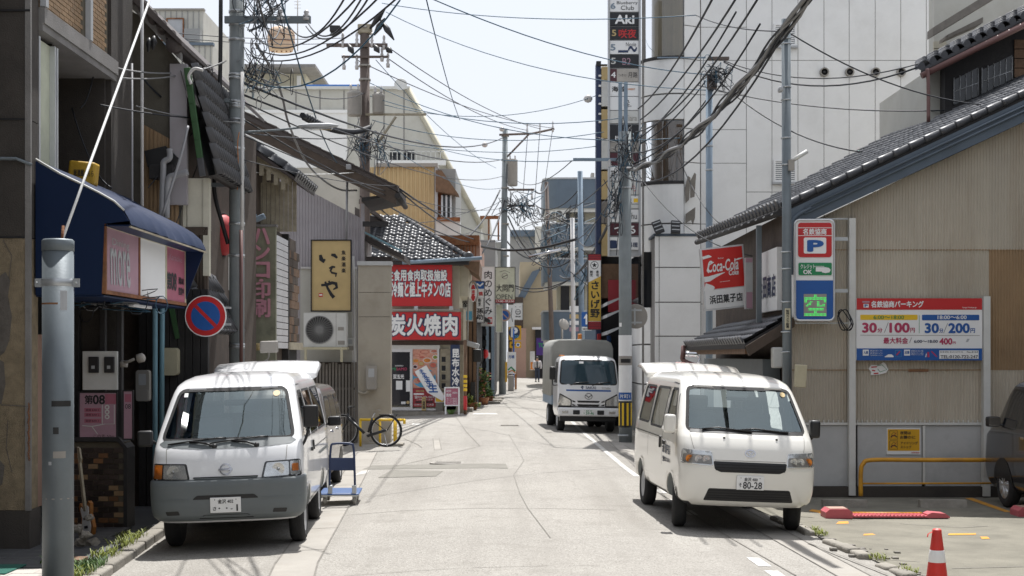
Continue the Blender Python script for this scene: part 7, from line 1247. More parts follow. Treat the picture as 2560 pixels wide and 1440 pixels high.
fpoly(t,fr,[(2209,892),(2214,889),(2219,886),(2227,886),(2232,890),(2232,893),(2210,893)],d);stroke(t,fr,[(2236,876),(2251,876),(2251,892),(2236,892),(2236,876)],.8,d,'sky_blue');stroke(t,fr,[(2239,888),(2248,878)],3,d+.001,'crimson');stroke(t,fr,[(2318,880),(2319,893)],5,d,'crimson');stroke(t,fr,[(2326,878),(2340,892)],3,d);stroke(t,fr,[(2312,893),(2314,884)],2,d,'white')
patch(t,fr,2346,876,2444,897,d,0,'white');write(t,fr,'TEL:0120-722-247',2349,888,2442,895.5,d+.002,.012,m='ink');write(t,fr,'駐車場名 金沢片町中央',2348,878,2405,882,d+.002,0);write(t,fr,'No.8164',2415,878,2442,882,d+.002,.01);obj('lettering',t,pb)
wn2=flat_sign('quiet_notice','yellow notice with two pictograms on the grey lower sheeting',YW-.04,(2217,1071,2301,1136),'white',[R_(2219,1073,2299,1127,'board_yellow'),W_('夜間は',2250,1078,2277,1086),W_('お静かに',2250,1089,2288,1097),W_('アイドリング',2251,1104,2294,1111),W_('ストップ',2251,1114,2278,1121)]+[f for y in(1077,1102)for f in(S_([(2224,y),(2244,y),(2244,y+21),(2224,y+21),(2224,y)],1.3),S_([(2227,y+16),(2230,y+12),(2238,y+12),(2242,y+16)],3),S_([(2228,y+10),(2234,y+3),(2241,y+9)],1.2),S_([(2227,y+18),(2242,y+3)],1,'red_deep',.007))]+[W_('名鉄協商',2278,1130,2298,1133,'red')],None,.02)
flat_sign('peeling_sticker','torn white and red sticker under the price board',YW-.03,(2171,908,2172,909),'white',[lambda tb,fr:fpoly(tb,fr,[(2171,922),(2178,912),(2198,913),(2209,905),(2214,910),(2221,924),(2215,932),(2200,936),(2176,938),(2178,930)],.002,'white'),S_([(2178,918),(2192,917)],3,'red'),S_([(2180,926),(2188,927)],3,'red'),S_([(2184,934),(2196,933)],3,'red'),S_([(2192,915),(2205,912),(2217,924),(2200,930),(2194,922)],1.4,'green')],None,.01)
yr_=thing('lot_barrier','weathered yellow pipe barrier before the grey sheeting','barrier',P(2300,1236,YW-.3));Yb=YW-.35
part(yr_,'pipe','yellow_paint',lambda b:b.tube(catmull([P(2152,1240,Yb),P(2152,1180,Yb),P(2158,1160,Yb),P(2180,1150,Yb),P(2300,1150,Yb),P(2460,1150,Yb),P(2475,1151,Yb+.3)],6),.034,10));part(yr_,'lower_rail','yellow_paint',lambda b:b.tube([P(2157,1209,Yb),P(2480,1208,Yb)],.015,8))
single('meter_box','yellowed plastic box strapped on the slim steel pole','box','cream_box',lambda b:b.box(-.085,.085,-.06,.06,-.17,.17,.015,Matrix.Translation(P(2001,940,21.3))@Matrix.Rotation(.06,4,'Y')));single('meter_box','beige box low on the tan house corner, left of the slim steel pole','box','white_dull',lambda b:b.box(X(1928,22),X(1955,22),21.9,22.05,Z(920,22),Z(868,22),.03))
single('cable_coil','coil of black cable hanging beside the white sign post','cable','cable',lambda b:[b.tube([P(2113+dx,800,YW-.3)+V(.1*math.cos(a+s),.05*math.sin(3*a),.16*math.sin(a))for a in[2*math.pi*k/16 for k in range(17)]],.009,5)for dx,s in((-2,0),(2,.3),(0,.8))])
# right: white panelled building with the rounded bay
WB=thing('white_building','tall white panelled building with a rounded glass bay','building',(7,40,0));Yb=38.0
part(WB,'core','conc_grey',lambda b:(b.box(X(1706,Yb)+.1,13.2,Yb+.02,48,-.3,13),b.box(3.5,X(1706,Yb)+.1,Yb+.2,48,-.3,13)))
cols=[1866,1930,1995,2060,2123,2188,2252,2316,2382,2450]
def pan(a,c,ya,yb,Yp=Yb,m='white_panel',g=.008):part(WB,'wall_panel',m,lambda b:b.box(X(a,Yp)+g,X(c,Yp)-g,Yp+RNG.uniform(-.002,.002),Yp+.06,Z(yb,Yp)+g,Z(ya,Yp)-g))
ysl=[-20,68,151,237,324,408,560,660,760,860,960,1120]
for ya,yb in zip(ysl,ysl[1:]):pan(1752,1866,ya,yb)
for a,c in zip(cols,cols[1:]):
 for ya,yb in((-20,151),(151,480),(480,700)):pan(a,c,ya,yb)
for ya,yb in zip(ysl,ysl[1:]):part(WB,'return_panel','white_panel',lambda b:b.prism([(X(1708,Yb),Yb-.25),(X(1750,Yb),Yb+.0),(X(1750,Yb),Yb+.07),(X(1708,Yb),Yb+.07)],'z',Z(yb,Yb)+.012,Z(ya,Yb)-.012))
def bay_pts(o=0.0,n=12):
 c=V(4.37,Yb+.6,0);pts=[(X(1706,Yb),Yb-.32-o)]+[(c.x-(.92+o)*math.sin(a),c.y-(.92+o)*math.cos(a))for a in[math.radians(90*k/n)for k in range(n+1)]]
 return pts+[(3.45-o,Yb+5),(X(1706,Yb),Yb+5)]
for ya,yb in((152,238),(240,303),(462,560),(562,660),(662,760),(762,860),(862,960),(962,1110)):part(WB,'bay_panel','white_panel',lambda b:b.prism(bay_pts(),'z',Z(yb,Yb)+.01,Z(ya,Yb)-.01))
for ya,yb in((-40,150),(305,460)):
 part(WB,'bay_sill','wood_black',lambda b:b.prism(bay_pts(.015),'z',Z(yb+3,Yb),Z(yb-5,Yb)))
 def cur(b,bottom=Z(yb-6,Yb),top=Z(ya,Yb)):
  pl=bay_pts(-.12,5)[:9];pts=[]
  for(xa,y_a),(xb,y_b)in zip(pl,pl[1:]):
   L=math.hypot(xb-xa,y_b-y_a);k=max(2,int(L/.05))
   for i in range(k):q=i/k;pts.append((xa+(xb-xa)*q+.02*math.sin(len(pts)*1.3),y_a+(y_b-y_a)*q+.025*math.cos(len(pts)*1.9)))
  b.loops([[V(x,y,z)for x,y in pts]for z in(bottom,top)],closed=False)
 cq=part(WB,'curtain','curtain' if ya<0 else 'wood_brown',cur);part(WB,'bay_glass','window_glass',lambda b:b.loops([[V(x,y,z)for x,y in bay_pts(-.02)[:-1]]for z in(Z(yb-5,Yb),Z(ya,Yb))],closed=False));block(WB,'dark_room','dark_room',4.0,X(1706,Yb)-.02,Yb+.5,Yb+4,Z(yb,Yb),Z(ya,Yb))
part(WB,'side_window','dark_glass',lambda b:(b.box(3.40,3.45,Yb+.3,Yb+3,Z(770,Yb),Z(632,Yb)),));part(WB,'slim_window','dark_glass',lambda b:b.box(X(1607,Yb),X(1636,Yb),Yb-.32,Yb-.3,Z(770,Yb),Z(632,Yb)))
Yl=36.6
part(WB,'porch_core','conc_grey',lambda b:b.box(X(1637,Yl)+.02,X(1752,Yl),Yl+.05,Yb,-.3,Z(592,Yl)))
for ya,yb in((590,668),(669,755),(756,840),(841,930),(931,1120)):pan(1637,1640+8,ya,yb,Yl);pan(1648,1752,ya,yb,Yl)
part(WB,'porch_cap','bargeboard',lambda b:b.box(X(1634,Yl),X(1754,Yl),Yl-.03,Yb,Z(590,Yl),Z(584,Yl)))
part(WB,'wall_shelf','pole_blue',lambda b:b.box(X(1640,Yb),X(1760,Yb),Yb-.35,Yb-.3,Z(152,Yb),Z(149,Yb)))
for px in(2060,2123,2188,2252):
 v=part(WB,'round_vent','meter_grey',lambda b:b.lathe([(.09,.0),(.125,.01),(.12,.09),(.09,.1),(.085,.03),(.001,.02)],Matrix.Translation((X(px,Yb),Yb,Z(181,Yb)))@Matrix.Rotation(math.pi/2,4,'X'),20));q=B('black');q.lathe([(.085,.06),(.001,.062)],Matrix.Translation((X(px,Yb),Yb,Z(181,Yb)))@Matrix.Rotation(math.pi/2,4,'X'),20);link('vent_hole',q.mesh('vent_hole'),v)
f2=front(Yb-.01)
for ya in(60,400):
 v=part(WB,'louvre_vent','white',lambda b:frame_bars(b,f2,1934,ya,1990,ya+56,4,-.02,.06));part(WB,'vent_sill','rack_grey',lambda b:slab(b,f2,1930,ya+56,1994,ya+61,0,.12));q=B('rack_grey');slab(q,f2,1938,ya+4,1986,ya+52,-.02,.005,0,'sky_blue' if 0 else 'bargeboard');[slab(q,f2,1938,ya+5+k*5,1986,ya+8+k*5,.005,.04,0,'white')for k in range(10)];link('louvre',q.mesh('louvre'),v)
for pts in([(1712,470),(1720,440),(1726,445),(1722,500),(1714,508)],[(1726,452),(1736,432),(1740,436),(1736,492),(1726,495)],[(1714,535),(1738,518),(1737,545),(1732,562),(1728,550),(1714,558)]):single('torn_board',f'torn grey remnant of a board at height {"low" if pts[0][1] > 500 else ("left" if pts[0][0] < 1720 else "right")} on the white return wall','board','slat_grey',lambda b:b.prism([(X(x,Yb-.32),Z(y,Yb-.32))for x,y in pts],'y',Yb-.36,Yb-.3),'torn boards on the white building')
for px,lab in((1645,'slanting black floodlight panel'),(1689,'upright black floodlight panel')):
 root=thing('floodlight',lab+' on the porch roof of the white building','floodlight',P(px,585,Yl));M=Matrix.Translation(P(px,568,Yl-.1))@Matrix.Rotation(-.35 if px<1660 else.05,4,'Y')@Matrix.Rotation(-.3,4,'X')
 part(root,'housing','black',lambda b:b.box(-.12,.12,-.05,.05,-.17,.17,.01,M));part(root,'lamp_strip','rack_grey',lambda b:[b.box(-.1,.1,-.06,-.05,z,z+.025,0,M)for z in(-.1,0,.1)]);part(root,'stand','galv',lambda b:b.tube([P(px,575,Yl-.05),P(px-4,586,Yl)],.02,5))
Yt=37.2;fr=front(Yt);ts=thing('sign_tower','tall column of tenant signs projecting from the white building','sign tower',P(1560,640,Yt))
part(ts,'frame','rack_grey',lambda b:(slab(b,fr,1521,-30,1524.5,640,-.3,.03),slab(b,fr,1597,-30,1602,640,-.3,.03),slab(b,fr,1524,-30,1597,640,-.3,-.05)))
L=[(-8,29,'white',[('6',1527,8,1538,22,'pole_blue',.03),('Blueberry',1542,3,1594,13,'ink',.0),('Club',1552,14,1585,25,'ink',.0)]),(32,64,'ink',[('Aki',1538,38,1585,59,'white',.03)]),(67,98,'ink',[('5',1530,75,1540,90,'gold',.02),('咲夜',1547,73,1590,95,'red',.02)]),(102,135,'white',[('5',1527,111,1538,126,'pole_blue',.03),('Nicole',1565,106,1590,116,'ink',0),('—〜',1546,116,1592,130,'ink_navy',.03)]),(137,168,'ink',[('5',1528,145,1539,160,'white_dull',.02),('B2',1556,145,1577,162,'pink',.0)]),(172,204,'slab_pale',[('4',1528,180,1539,194,'white',.02),('月路',1570,180,1594,194,'ink',.0),('つきじ',1546,185,1566,191,'ink',0)]),(206,240,'white',[('海 堂',1530,216,1566,229,'ink',.02),('WHISKY',1567,221,1588,225,'food_o',.02)]),(242,275,'white',[('粋',1559,248,1574,268,'ink',.0),('sui',1570,263,1578,267,'ink',0)]),(277,308,'white_dull',[('Tiara',1562,288,1592,302,'meter_grey',0)]),(312,353,'ink',[('Rush',1538,340,1584,349,'white',.0)]),(356,380,'meter_grey',[]),(382,414,'maroon',[('京',1568,390,1582,408,'gold',.01)]),(416,451,'white',[('3',1527,427,1539,440,'ink',.02),('酒房',1565,424,1594,440,'meter_grey',0)]),(454,486,'white_dull',[('もも',1568,462,1590,478,'red',.0)]),(489,509,'white',[('花',1570,496,1580,508,'ink',0)]),(511,521,'white_dull',[]),(524,555,'white',[('2',1528,530,1540,546,'pole_blue',.03),('chu',1572,532,1592,548,'ink',.0)]),(558,588,'maroon',[('つる',1536,565,1588,584,'white',.03)]),(593,624,'white',[('1',1527,602,1537,620,'ink_navy',.05),('小料理',1556,606,1594,618,'ink_navy',.02)])]
for ya,yb,m,rows in L:
 p_=part(ts,'sign_panel',m,lambda b:slab(b,fr,1525,ya,1596.5,yb,-.05,.0))
 if ya==172:q=B('maroon');patch(q,fr,1525.5,172.5,1542,203.5,.003);link('number_field',q.mesh('number_field'),p_)
 if ya==489:q=B('yellow_bright');patch(q,fr,1584,496,1595,506,.003);link('yellow_field',q.mesh('yellow_field'),p_)
 if rows:
  t=B('ink')
  for s,l,tt,r,bt,mm,bo in rows:write(t,fr,s,l,tt,r,bt,.006,bo,m=mm)
  link('lettering',t.mesh('lettering'),p_)
ab=thing('amber_building','narrow dark building edge with amber and cream panels behind the sign tower','building',(3,46,0));Ya=44.0
block(ab,'wall','wood_black',X(1500,Ya+.4),6,Ya+.4,Ya+1,-.2,Z(165,Ya));block(ab,'edge_column','ink_navy',X(1490,Ya),X(1502,Ya),Ya-.1,Ya+.4,Z(900,Ya),Z(158,Ya));block(ab,'lower_front','wood_brown',X(1500,Ya),X(1620,Ya),Ya,Ya+.4,Z(745,Ya),Z(660,Ya));block(ab,'red_shop','red_deep',X(1520,Ya),X(1552,Ya),Ya-.05,Ya,Z(780,Ya),Z(700,Ya));block(ab,'shop_recess','dark_room',X(1505,Ya),X(1620,Ya),Ya-.02,Ya+.3,-.2,Z(782,Ya))
for ya,yb,m in((170,203,'gold'),(206,268,'white_dull'),(276,348,'gold'),(350,425,'white_dull'),(430,500,'gold'),(505,560,'slat_grey'),(562,640,'gold')):block(ab,'side_panel',m,X(1503,Ya),X(1523,Ya),Ya-.2,Ya+.2,Z(yb,Ya),Z(ya,Ya))
part(ab,'lamp_row','white',lambda b:[b.box(X(1499,Ya)-.04,X(1499,Ya)+.04,Ya-.2,Ya-.1,Z(y+4,Ya),Z(y,Ya))for y in(190,215,240,260,285,305)]);part(ab,'roof_bracket','black',lambda b:(b.box(X(1490,Ya),X(1502,Ya),Ya-.15,Ya,Z(167,Ya),Z(155,Ya)),b.box(X(1502,Ya),X(1518,Ya),Ya-.1,Ya,Z(166,Ya),Z(162,Ya))));
flat_sign('upright_sign','upright sign with red bars, white crest field and mustard brush field',43,(1470,635,1503,824),'white',[R_(1470.5,636,1502.5,651,'red_deep'),R_(1470.5,804,1502.5,823,'red_deep'),S_([(1471,641),(1502,641)],1,'maroon'),S_([(1471,646),(1502,646)],1,'maroon'),S_([(1471,810),(1502,810)],1,'maroon'),S_([(1471,816),(1502,816)],1,'maroon'),lambda tb,fr:fpoly(tb,fr,[(1471,706),(1502,690),(1502,803),(1471,803)],.003,'mustard'),D_(1486,663,10,'ink'),D_(1486,663,8.6,'white',None,.006),lambda tb,fr:fpoly(tb,fr,[(1486+(7 if k%2==0 else 3)*math.sin(k*math.pi/5),663-(7 if k%2==0 else 3)*math.cos(k*math.pi/5))for k in range(10)],.008,'ink'),C_('割烹',1475,676,1482,692),C_('寿司',1490,676,1497,692),C_('さいげ野',1476,702,1499,795,'ink',.03)],'ink',.3)
block(ab,'sign_pillar','black',X(1506,45),X(1516,45),45,45.3,-.2,Z(600,45))
for k,(px,py,m,lab)in enumerate(((1495,845,'red','red banner cloth'),(1520,850,'blue','blue bag'),(1448,845,'food_o','orange bottle-shaped banner'))):single('street_banner',lab+' in front of the shops behind the lorry','banner',m,lambda b:b.box(X(px-5,44),X(px+5,44),43.4+k*.1,43.5+k*.1,Z(py+8,44),Z(py-10,44),.03))
for k,(py,lab)in enumerate(((760,'upper'),(790,'middle'),(832,'lowest'))):single('shop_eave',f'{lab} grey canopy edge jutting out behind the striped utility pole','canopy','rack_grey',lambda b:b.prism([(X(1512,42),Z(py+6,42)),(X(1545,42),Z(py-10,42)),(X(1545,42),Z(py-14,42)),(X(1512,42),Z(py-2,42))],'y',41,43.5),'canopy edges behind the utility pole')
kr=thing('right_kerb','low concrete kerb along the foot of the white building','kerb',(3.2,38,0))
for k in range(6):part(kr,'kerb_stone','kerb_stone',lambda b:b.box(3.1,3.3,33+k*1.0,33.97+k*1.0,-.3,.04,.015))
sl=B('slab_dark');sl.box(3.3,4.0,22.3,38,-.3,-.06);obj('right_pavement',sl,kind='structure')
# utility poles
def pole(label,px,Y,ptop,r0,r1,m,lean=0.0,base=None,name='utility_pole'):
 x=X(px,Y);g=ground(x,Y);zt=Z(ptop,Y);root=thing(name,label,'utility pole',(x,Y,g));L_=lean/F*Y
 part(root,'shaft',m,lambda b:b.tube([V(x+L_,Y,g-.2),V(x+L_*.5,Y,(g+zt)/2),V(x,Y,zt)],[r0,(r0+r1)/2,r1],18));root['x']=x;return root,x,Y,r0
def bands(p,ys,m='galv',h=.04,dx=0.0):
 root,x,Y,r=p
 for y in ys:part(root,'steel_band',m,lambda b:b.lathe([(r-.005,-h/2),(r+.008,-h/2),(r+.008,h/2),(r-.005,h/2)],Matrix.Translation((x+dx,Y,Z(y,Y))),16))
def insul(root,p,s=.12):part(root,'insulator','insulator',lambda b:b.lathe([(.02,-s),(.05,-s),(.06,-s*.5),(.035,-s*.4),(.055,0),(.03,.1*s),(.045,s*.6),(.02,s)],Matrix.Translation(p),10))
def transformer(root,px0,px1,y0,y1,Y):
 x=(X(px0,Y)+X(px1,Y))/2;r=abs(X(px1,Y)-X(px0,Y))/2;z0,z1=Z(y1,Y),Z(y0,Y);M=Matrix.Translation((x,Y,0))
 o=part(root,'transformer','meter_grey',lambda b:b.lathe([(.01,z0),(r*.9,z0),(r,z0+.05),(r,z1-.12),(r*1.05,z1-.1),(r*1.05,z1-.05),(r*.7,z1),(.01,z1+.03)],M,18))
 for k in(-1,1):q=B('insulator');q.lathe([(.03,0),(.05,.05),(.03,.08),(.045,.13),(.02,.2)],Matrix.Translation((x+k*r*.5,Y-.05,z1)),8);link('bushing',q.mesh('bushing'),o)
def tangle(name,label,c,rx,rz,n,m=('cable','cable','cable_teal','cable_grey'),r=.008,hang=.0):
 b=B(*m)
 for k in range(n):
  p=[c+V(RNG.gauss(0,.5)*rx,RNG.gauss(0,.3)*rx,RNG.gauss(0,.5)*rz-(hang if i==1 else 0))for i in range(3)];b.use(m[k%len(m)])
  if k%5==0:a=RNG.uniform(.06,.16);q=p[0];t=RNG.uniform(0,3);b.tube([q+V(a*math.cos(s)*math.cos(t),a*math.cos(s)*math.sin(t),a*1.3*math.sin(s))for s in[2*math.pi*i/10 for i in range(11)]],r,4,False)
  else:b.tube(catmull(p,4),r*(1.6 if k%5==0 else 1),4,False)
 o=obj(name,b,kind='stuff');o['label']=label
p1=pole('tall grey concrete pole with bundled pipes behind the no-parking sign',592,21.9,-260,.118,.112,'pole_conc');Y=21.9
bands(p1,[30,62,100,188,196,255,262,268,300,308,372,560,640,862,868]);part(p1[0],'crossarm','steel_grey',lambda b:(b.box(X(566,Y),X(780,Y),Y-.16,Y-.1,Z(63,Y),Z(46,Y)),b.tube([P(622,78,Y-.13),P(665,60,Y-.13)],.02,5)))
part(p1[0],'cable_conduit','black',lambda b:b.tube(catmull([P(552,-20,Y-.1),P(551,140,Y-.1),P(548,260,Y-.1),P(540,400,Y-.1),P(536,480,Y-.1),P(556,560,Y-.05),P(570,610,Y)],5),.032,8));part(p1[0],'bracket','steel_grey',lambda b:[b.box(X(530,Y),X(578,Y),Y-.16,Y-.08,Z(y+5,Y),Z(y-5,Y))for y in(255,465)])
for px in(766,700):insul(p1[0],P(px,38,Y-.13),.08)
part(p1[0],'orange_cord','food_o',lambda b:b.tube(catmull([P(598,330,Y-.14),P(594,360,Y-.15),P(596,420,Y-.14),P(593,475,Y-.14)],5),.006,4))
def noparking(px,py,Y,d,label,faded=False):
 fr=front(Y);k=d/2*F/Y;root=thing('no_parking_sign',label,'road sign',P(px,py+k,Y))
 part(root,'disc','white' if not faded else 'white_dull',lambda b:b.loops([[fr(px+k*math.cos(2*math.pi*i/32),py+k*math.sin(2*math.pi*i/32),dd)for i in range(32)]for dd in(-.02,0)],smooth=False));t=B('red')
 disc(t,fr,px,py,k*.95,d=.002,m='red' if not faded else 'pink_wall',n=40);disc(t,fr,px,py,k*.70,d=.004,m='blue',n=40);s=k*.69*.707;stroke(t,fr,[(px-s,py-s),(px+s,py+s)],k*.17,.006,'red' if not faded else 'pink_wall');obj('print',t,root)
 part(root,'bracket','galv',lambda b:[b.box(X(px,Y)-.02,X(px,Y)+d*.6,Y+.02,Y+.05,CH-(py+q-HY)/F*Y-.015,CH-(py+q-HY)/F*Y+.015)for q in(-k*.4,k*.4)])
noparking(514,790,20.0,.585,'round red and blue no-parking sign above the grey-bumpered van');noparking(1261,788,71.5,.64,'small faded no-parking sign on the far utility pole',True)
sl_=thing('street_lamp','curved LED street lamp arm reaching from the tall grey pole','street lamp',P(612,328,Y));part(sl_,'arm','steel_grey',lambda b:b.tube(catmull([P(608,330,Y-.1),P(680,326,Y-.1),P(760,318,Y-.1)],5),.016,8));part(sl_,'lamp_head','rack_grey',lambda b:b.lathe([(.01,0),(.05,.05),(.075,.2),(.07,.5),(.03,.62),(.01,.64)],Matrix.Translation(P(742,316,Y-.1))@Matrix.Rotation(math.pi/2-.02,4,'Y')@Matrix.Diagonal((.6,1.1,1,1)),14));q=part(sl_,'lens','lamp_glass',lambda b:b.box(X(760,Y),X(832,Y),Y-.16,Y-.04,Z(327,Y),Z(320,Y),.015))
sp=B('cable');pts=sag(P(756,288,24),P(925,318,40),.2,40);sp.tube(pts,.05,6);[sp.lathe([(.05,-.03),(.075,0),(.05,.03)],Matrix.Translation(q)@(pts[5]-pts[4]).to_track_quat('Z','Y').to_matrix().to_4x4(),8)for q in pts[1:-1]];tag(obj('spiral_cable_guard',sp),'black ribbed guard sleeve on the cable right of the lamp head','cable guard')
Y=42.0;p2=pole('dark brown pole with two crossarms and twin transformers behind the gable roof',912,Y,62,.17,.14,'pole_brown');r2=p2[0];bands(p2,[70,165,200,340],'meter_grey',.06)
for a,c,y,h in((818,970,116,.1),(856,972,145,.06)):part(r2,'crossarm','pole_brown',lambda b:b.box(X(a,Y),X(c,Y),Y-.2,Y-.12,Z(y,Y)-h/2,Z(y,Y)+h/2))
part(r2,'side_arm','wood_pale',lambda b:(b.box(X(915,Y),X(1066,Y),Y-.2,Y-.12,Z(291,Y),Z(286,Y)),b.tube([P(935,372,Y-.16),P(990,292,Y-.16)],.04,5),b.box(X(895,Y),X(930,Y),Y-.15,Y+.15,Z(85,Y),Z(62,Y),.03)))
transformer(r2,868,905,228,290,Y-.35);transformer(r2,931,961,233,284,Y-.3)
for px,py in((857,100),(892,98),(930,100),(960,105),(860,155),(892,155),(970,150),(955,135)):insul(r2,P(px,py,Y-.16),.22)
def sleeve(px0,py0,px1,py1):part(r2,'sleeve','black',lambda b:b.tube([P(px0,py0,Y-.2),P((px0+px1)/2,(py0+py1)/2,Y-.3),P(px1,py1,Y-.4)],[.03,.1,.02],7))
for a in((870,110,884,136),(925,72,965,18),(935,88,962,45),(935,112,948,132),(965,118,980,132),(825,88,860,72),(952,50,985,100)):sleeve(*a)
part(r2,'cutout_box','black',lambda b:b.box(X(828,Y),X(854,Y),Y-.4,Y-.1,Z(86,Y),Z(70,Y),.03,None))
Y=72.0;p3=pole('far grey pole with transformer and slanting crossarm in the middle of the street view',1263,Y,322,.19,.14,'pole_conc',-7);r3=p3[0];transformer(r3,1269,1294,398,465,Y-.2);bands(p3,[340,400,470,560,640],'meter_grey',.08)
part(r3,'crossarm','pole_brown',lambda b:(b.tube([P(1248,337,Y-.2),P(1330,334,Y-.2),P(1386,322,Y-.2)],.06,6),b.tube([P(1268,392,Y-.2),P(1325,333,Y-.2)],.05,5),b.box(X(1270,Y),X(1336,Y),Y-.25,Y-.15,Z(478,Y),Z(473,Y)),b.box(X(1268,Y),X(1336,Y),Y-.25,Y-.15,Z(518,Y),Z(513,Y))))
for px,py in((1318,322),(1350,320),(1382,316),(1330,484),(1318,508)):insul(r3,P(px,py,Y-.2),.28)
part(r3,'orange_guard','board_yellow',lambda b:b.box(X(1263,Y),X(1268,Y),Y-.25,Y-.2,Z(955,Y),Z(905,Y)));
p4=pole('slim leaning grey pole before the dark blue balconies',1366,85,455,.16,.11,'pole_brown',18);p5=pole('slim blue-grey pole carrying the one-way sign',1450,66,428,.14,.12,'pole_blue',6);p5b=pole('thin pale pole left of the one-way sign',1431,62,545,.1,.09,'pipe_white',4)
fr=front(65.5);ow=thing('one_way_sign','blue one-way sign with a white upward arrow above the lorry','road sign',P(1466,818,65.5));part(ow,'plate','blue',lambda b:slab(b,fr,1454,780,1478,816,-.03,0,2));t=B('white');fpoly(t,fr,[(1464,811),(1464,796),(1459,796),(1466,784),(1473,796),(1468,796),(1468,811)],.004);obj('arrow',t,ow);part(ow,'lower_plate','white',lambda b:slab(b,fr,1455,818,1479,826,-.03,0));t=B('ink');write(t,fr,'自転車を除く',1457,820,1477,825,.004,.02);obj('lettering',t,ow)
Y=35.4;p6=pole('grey pole with yellow and black stripes and a white wrap beside the lorry',1562,Y,330,.165,.15,'pole_conc',2);r6=p6[0];bands(p6,[420,470,1088])
part(r6,'steel_prong','pole_blue',lambda b:[b.box(X(a,Y),X(a+9,Y),Y-.04,Y+.04,Z(420,Y),Z(205,Y))for a in(1546,1560)]);part(r6,'arm','pole_blue',lambda b:b.box(X(1432,Y),X(1550,Y),Y-.22,Y-.14,Z(405,Y),Z(398,Y)));insul(r6,P(1524,408,Y-.2),.1)
c6=p6[1]
def wrap(name,m,ya,yb,a0,a1,d):return part(r6,name,m,lambda b:b.grid(lambda u,v:(c6+.012+(.163+d)*math.sin(a0+(a1-a0)*u),Y-(.163+d)*math.cos(a0+(a1-a0)*u),Z(yb,Y)+(Z(ya,Y)-Z(yb,Y))*v),10,1))
wrap('white_wrap','white',838,1002,-1.5,1.5,.004);wrap('sticker','meter_grey',890,913,-1.3,1.3,.008);wrap('sticker','black',897,907,-.8,.8,.011);wrap('blue_plate','blue',981,999,-1.3,1.0,.010);wrap('black_guard','black',1003,1068,-1.5,1.5,.008);wrap('small_label','white',807,817,-1.1,-.6,.012)
for k in range(4):wrap('yellow_stripe','yellow_bright',1007,1063,-1.25+k*.68,-.95+k*.68,.013)
t=B('white');write(t,lambda a,c,d=0.0:V(c6+.012+.176*math.sin(a),Y-.176*math.cos(a),Z(c,Y)),'片町1',-.9,985,.6,995,0,.02);obj('lettering',t,r6)
tm_=thing('traffic_mirror','round traffic mirror seen from behind, clamped to the striped pole','mirror',P(1592,790,Y));part(tm_,'disc','meter_grey',lambda b:b.lathe([(.01,-.05),(.2,-.03),(.3,.03),(.31,.06),(.29,.06),(.01,.02)],Matrix.Translation(P(1588,791,Y+.3))@Matrix.Rotation(math.pi/2,4,'X')@Matrix.Rotation(.25,4,'Y'),28));part(tm_,'bracket','galv',lambda b:(b.box(X(1566,Y),X(1606,Y),Y+.12,Y+.16,Z(777,Y),Z(773,Y)),b.box(X(1566,Y),X(1606,Y),Y+.12,Y+.16,Z(808,Y),Z(804,Y)),b.box(X(1586,Y),X(1590,Y),Y+.1,Y+.13,Z(812,Y),Z(770,Y))))
p7=pole('slim blue-grey steel post in front of the white panelled wall',1773,33,190,.08,.078,'pole_blue');bands(p7,[365,425]);part(p7[0],'head_box','pole_brown',lambda b:(b.box(X(1768,33),X(1820,33),32.8,33,Z(152,33),Z(146,33)),b.box(X(1766,33),X(1790,33),32.8,33,Z(225,33),Z(190,33),.02)))
Y=21.6;p8=pole('galvanised steel pole left of the tall parking sign',1965,Y,48,.072,.068,'steel_grey',4);bands(p8,[68,97,110,218,250,345,412,630,672,755,830,880],'galv',.02);wl=thing('pole_lamp','pale tubular lamp angled up on the galvanised pole','lamp',P(1976,405,Y));part(wl,'tube_cover','white_dull',lambda b:b.tube([P(1978,403,Y-.1),P(2018,378,Y-.1)],.032,8));part(wl,'bracket','meter_grey',lambda b:b.box(X(1968,Y),X(1982,Y),Y-.14,Y-.06,Z(428,Y),Z(402,Y)))
fr=front(Y-.08);t=B('cream_box');patch(t,fr,1962,771,1976,824,.0);column(t,fr,'監視カメラ設置',1965,774,1973,820,.003,.02,'ink');part(p8[0],'camera','rack_grey',lambda b:b.box(X(1942,Y),X(1953,Y),Y-.2,Y-.05,Z(234,Y),Z(222,Y),.02));o=obj('notice_strip',t,p8[0])
# cables
WIRES={}
def wire(a,c,s=.3,r=.010,m='cable',lab='thin black cable crossing the sky above the street',g='thin overhead cables',mid=None):
 p,q=P(*a),P(*c);b=B(m);b.tube(sag(p,q,s,14),r*1.3,5);WIRES.setdefault((g,lab),[]).append(((a[1]+c[1])/2,0,tag(obj('overhead_cable',b),lab,'cable',g)))
H1=('high-voltage cable from the brown transformer pole to the far pole','high-voltage cables')
for a,c in(((970,146,42),(1318,326,72)),((962,112,42),(1350,322,72)),((892,150,42),(1382,320,72))):wire(a,c,.35,.012,'cable',*H1)
G1=('cable strung from the tall grey pole to the far pole','cables from the tall grey pole')
for y0,c,s,r in((208,(1256,345,72),.7,.018),(238,(1258,398,72),.5,.014),(256,(1258,440,72),.6,.010),(175,(912,232,42),.3,.010),(300,(1256,500,72),1.0,.010),(332,(920,338,42),.1,.010),(340,(1256,520,72),.5,.008),(400,(1000,465,36),.1,.006)):wire((610,y0,21.9),c,s,r,'cable',*G1)
G2=('cable fanning from the crossarm towards the viewer','cables fanning from the crossarm')
for(x0,y0),(x1,y1)in(((770,58),(915,-25)),((765,66),(930,-20)),((640,95),(900,-15)),((640,120),(960,-20)),((720,60),(870,-20)),((630,140),(1020,-30)),((700,68),(640,-30))):wire((x0,y0,21.7),(x1,y1,13),.3,.008,'cable',*G2)
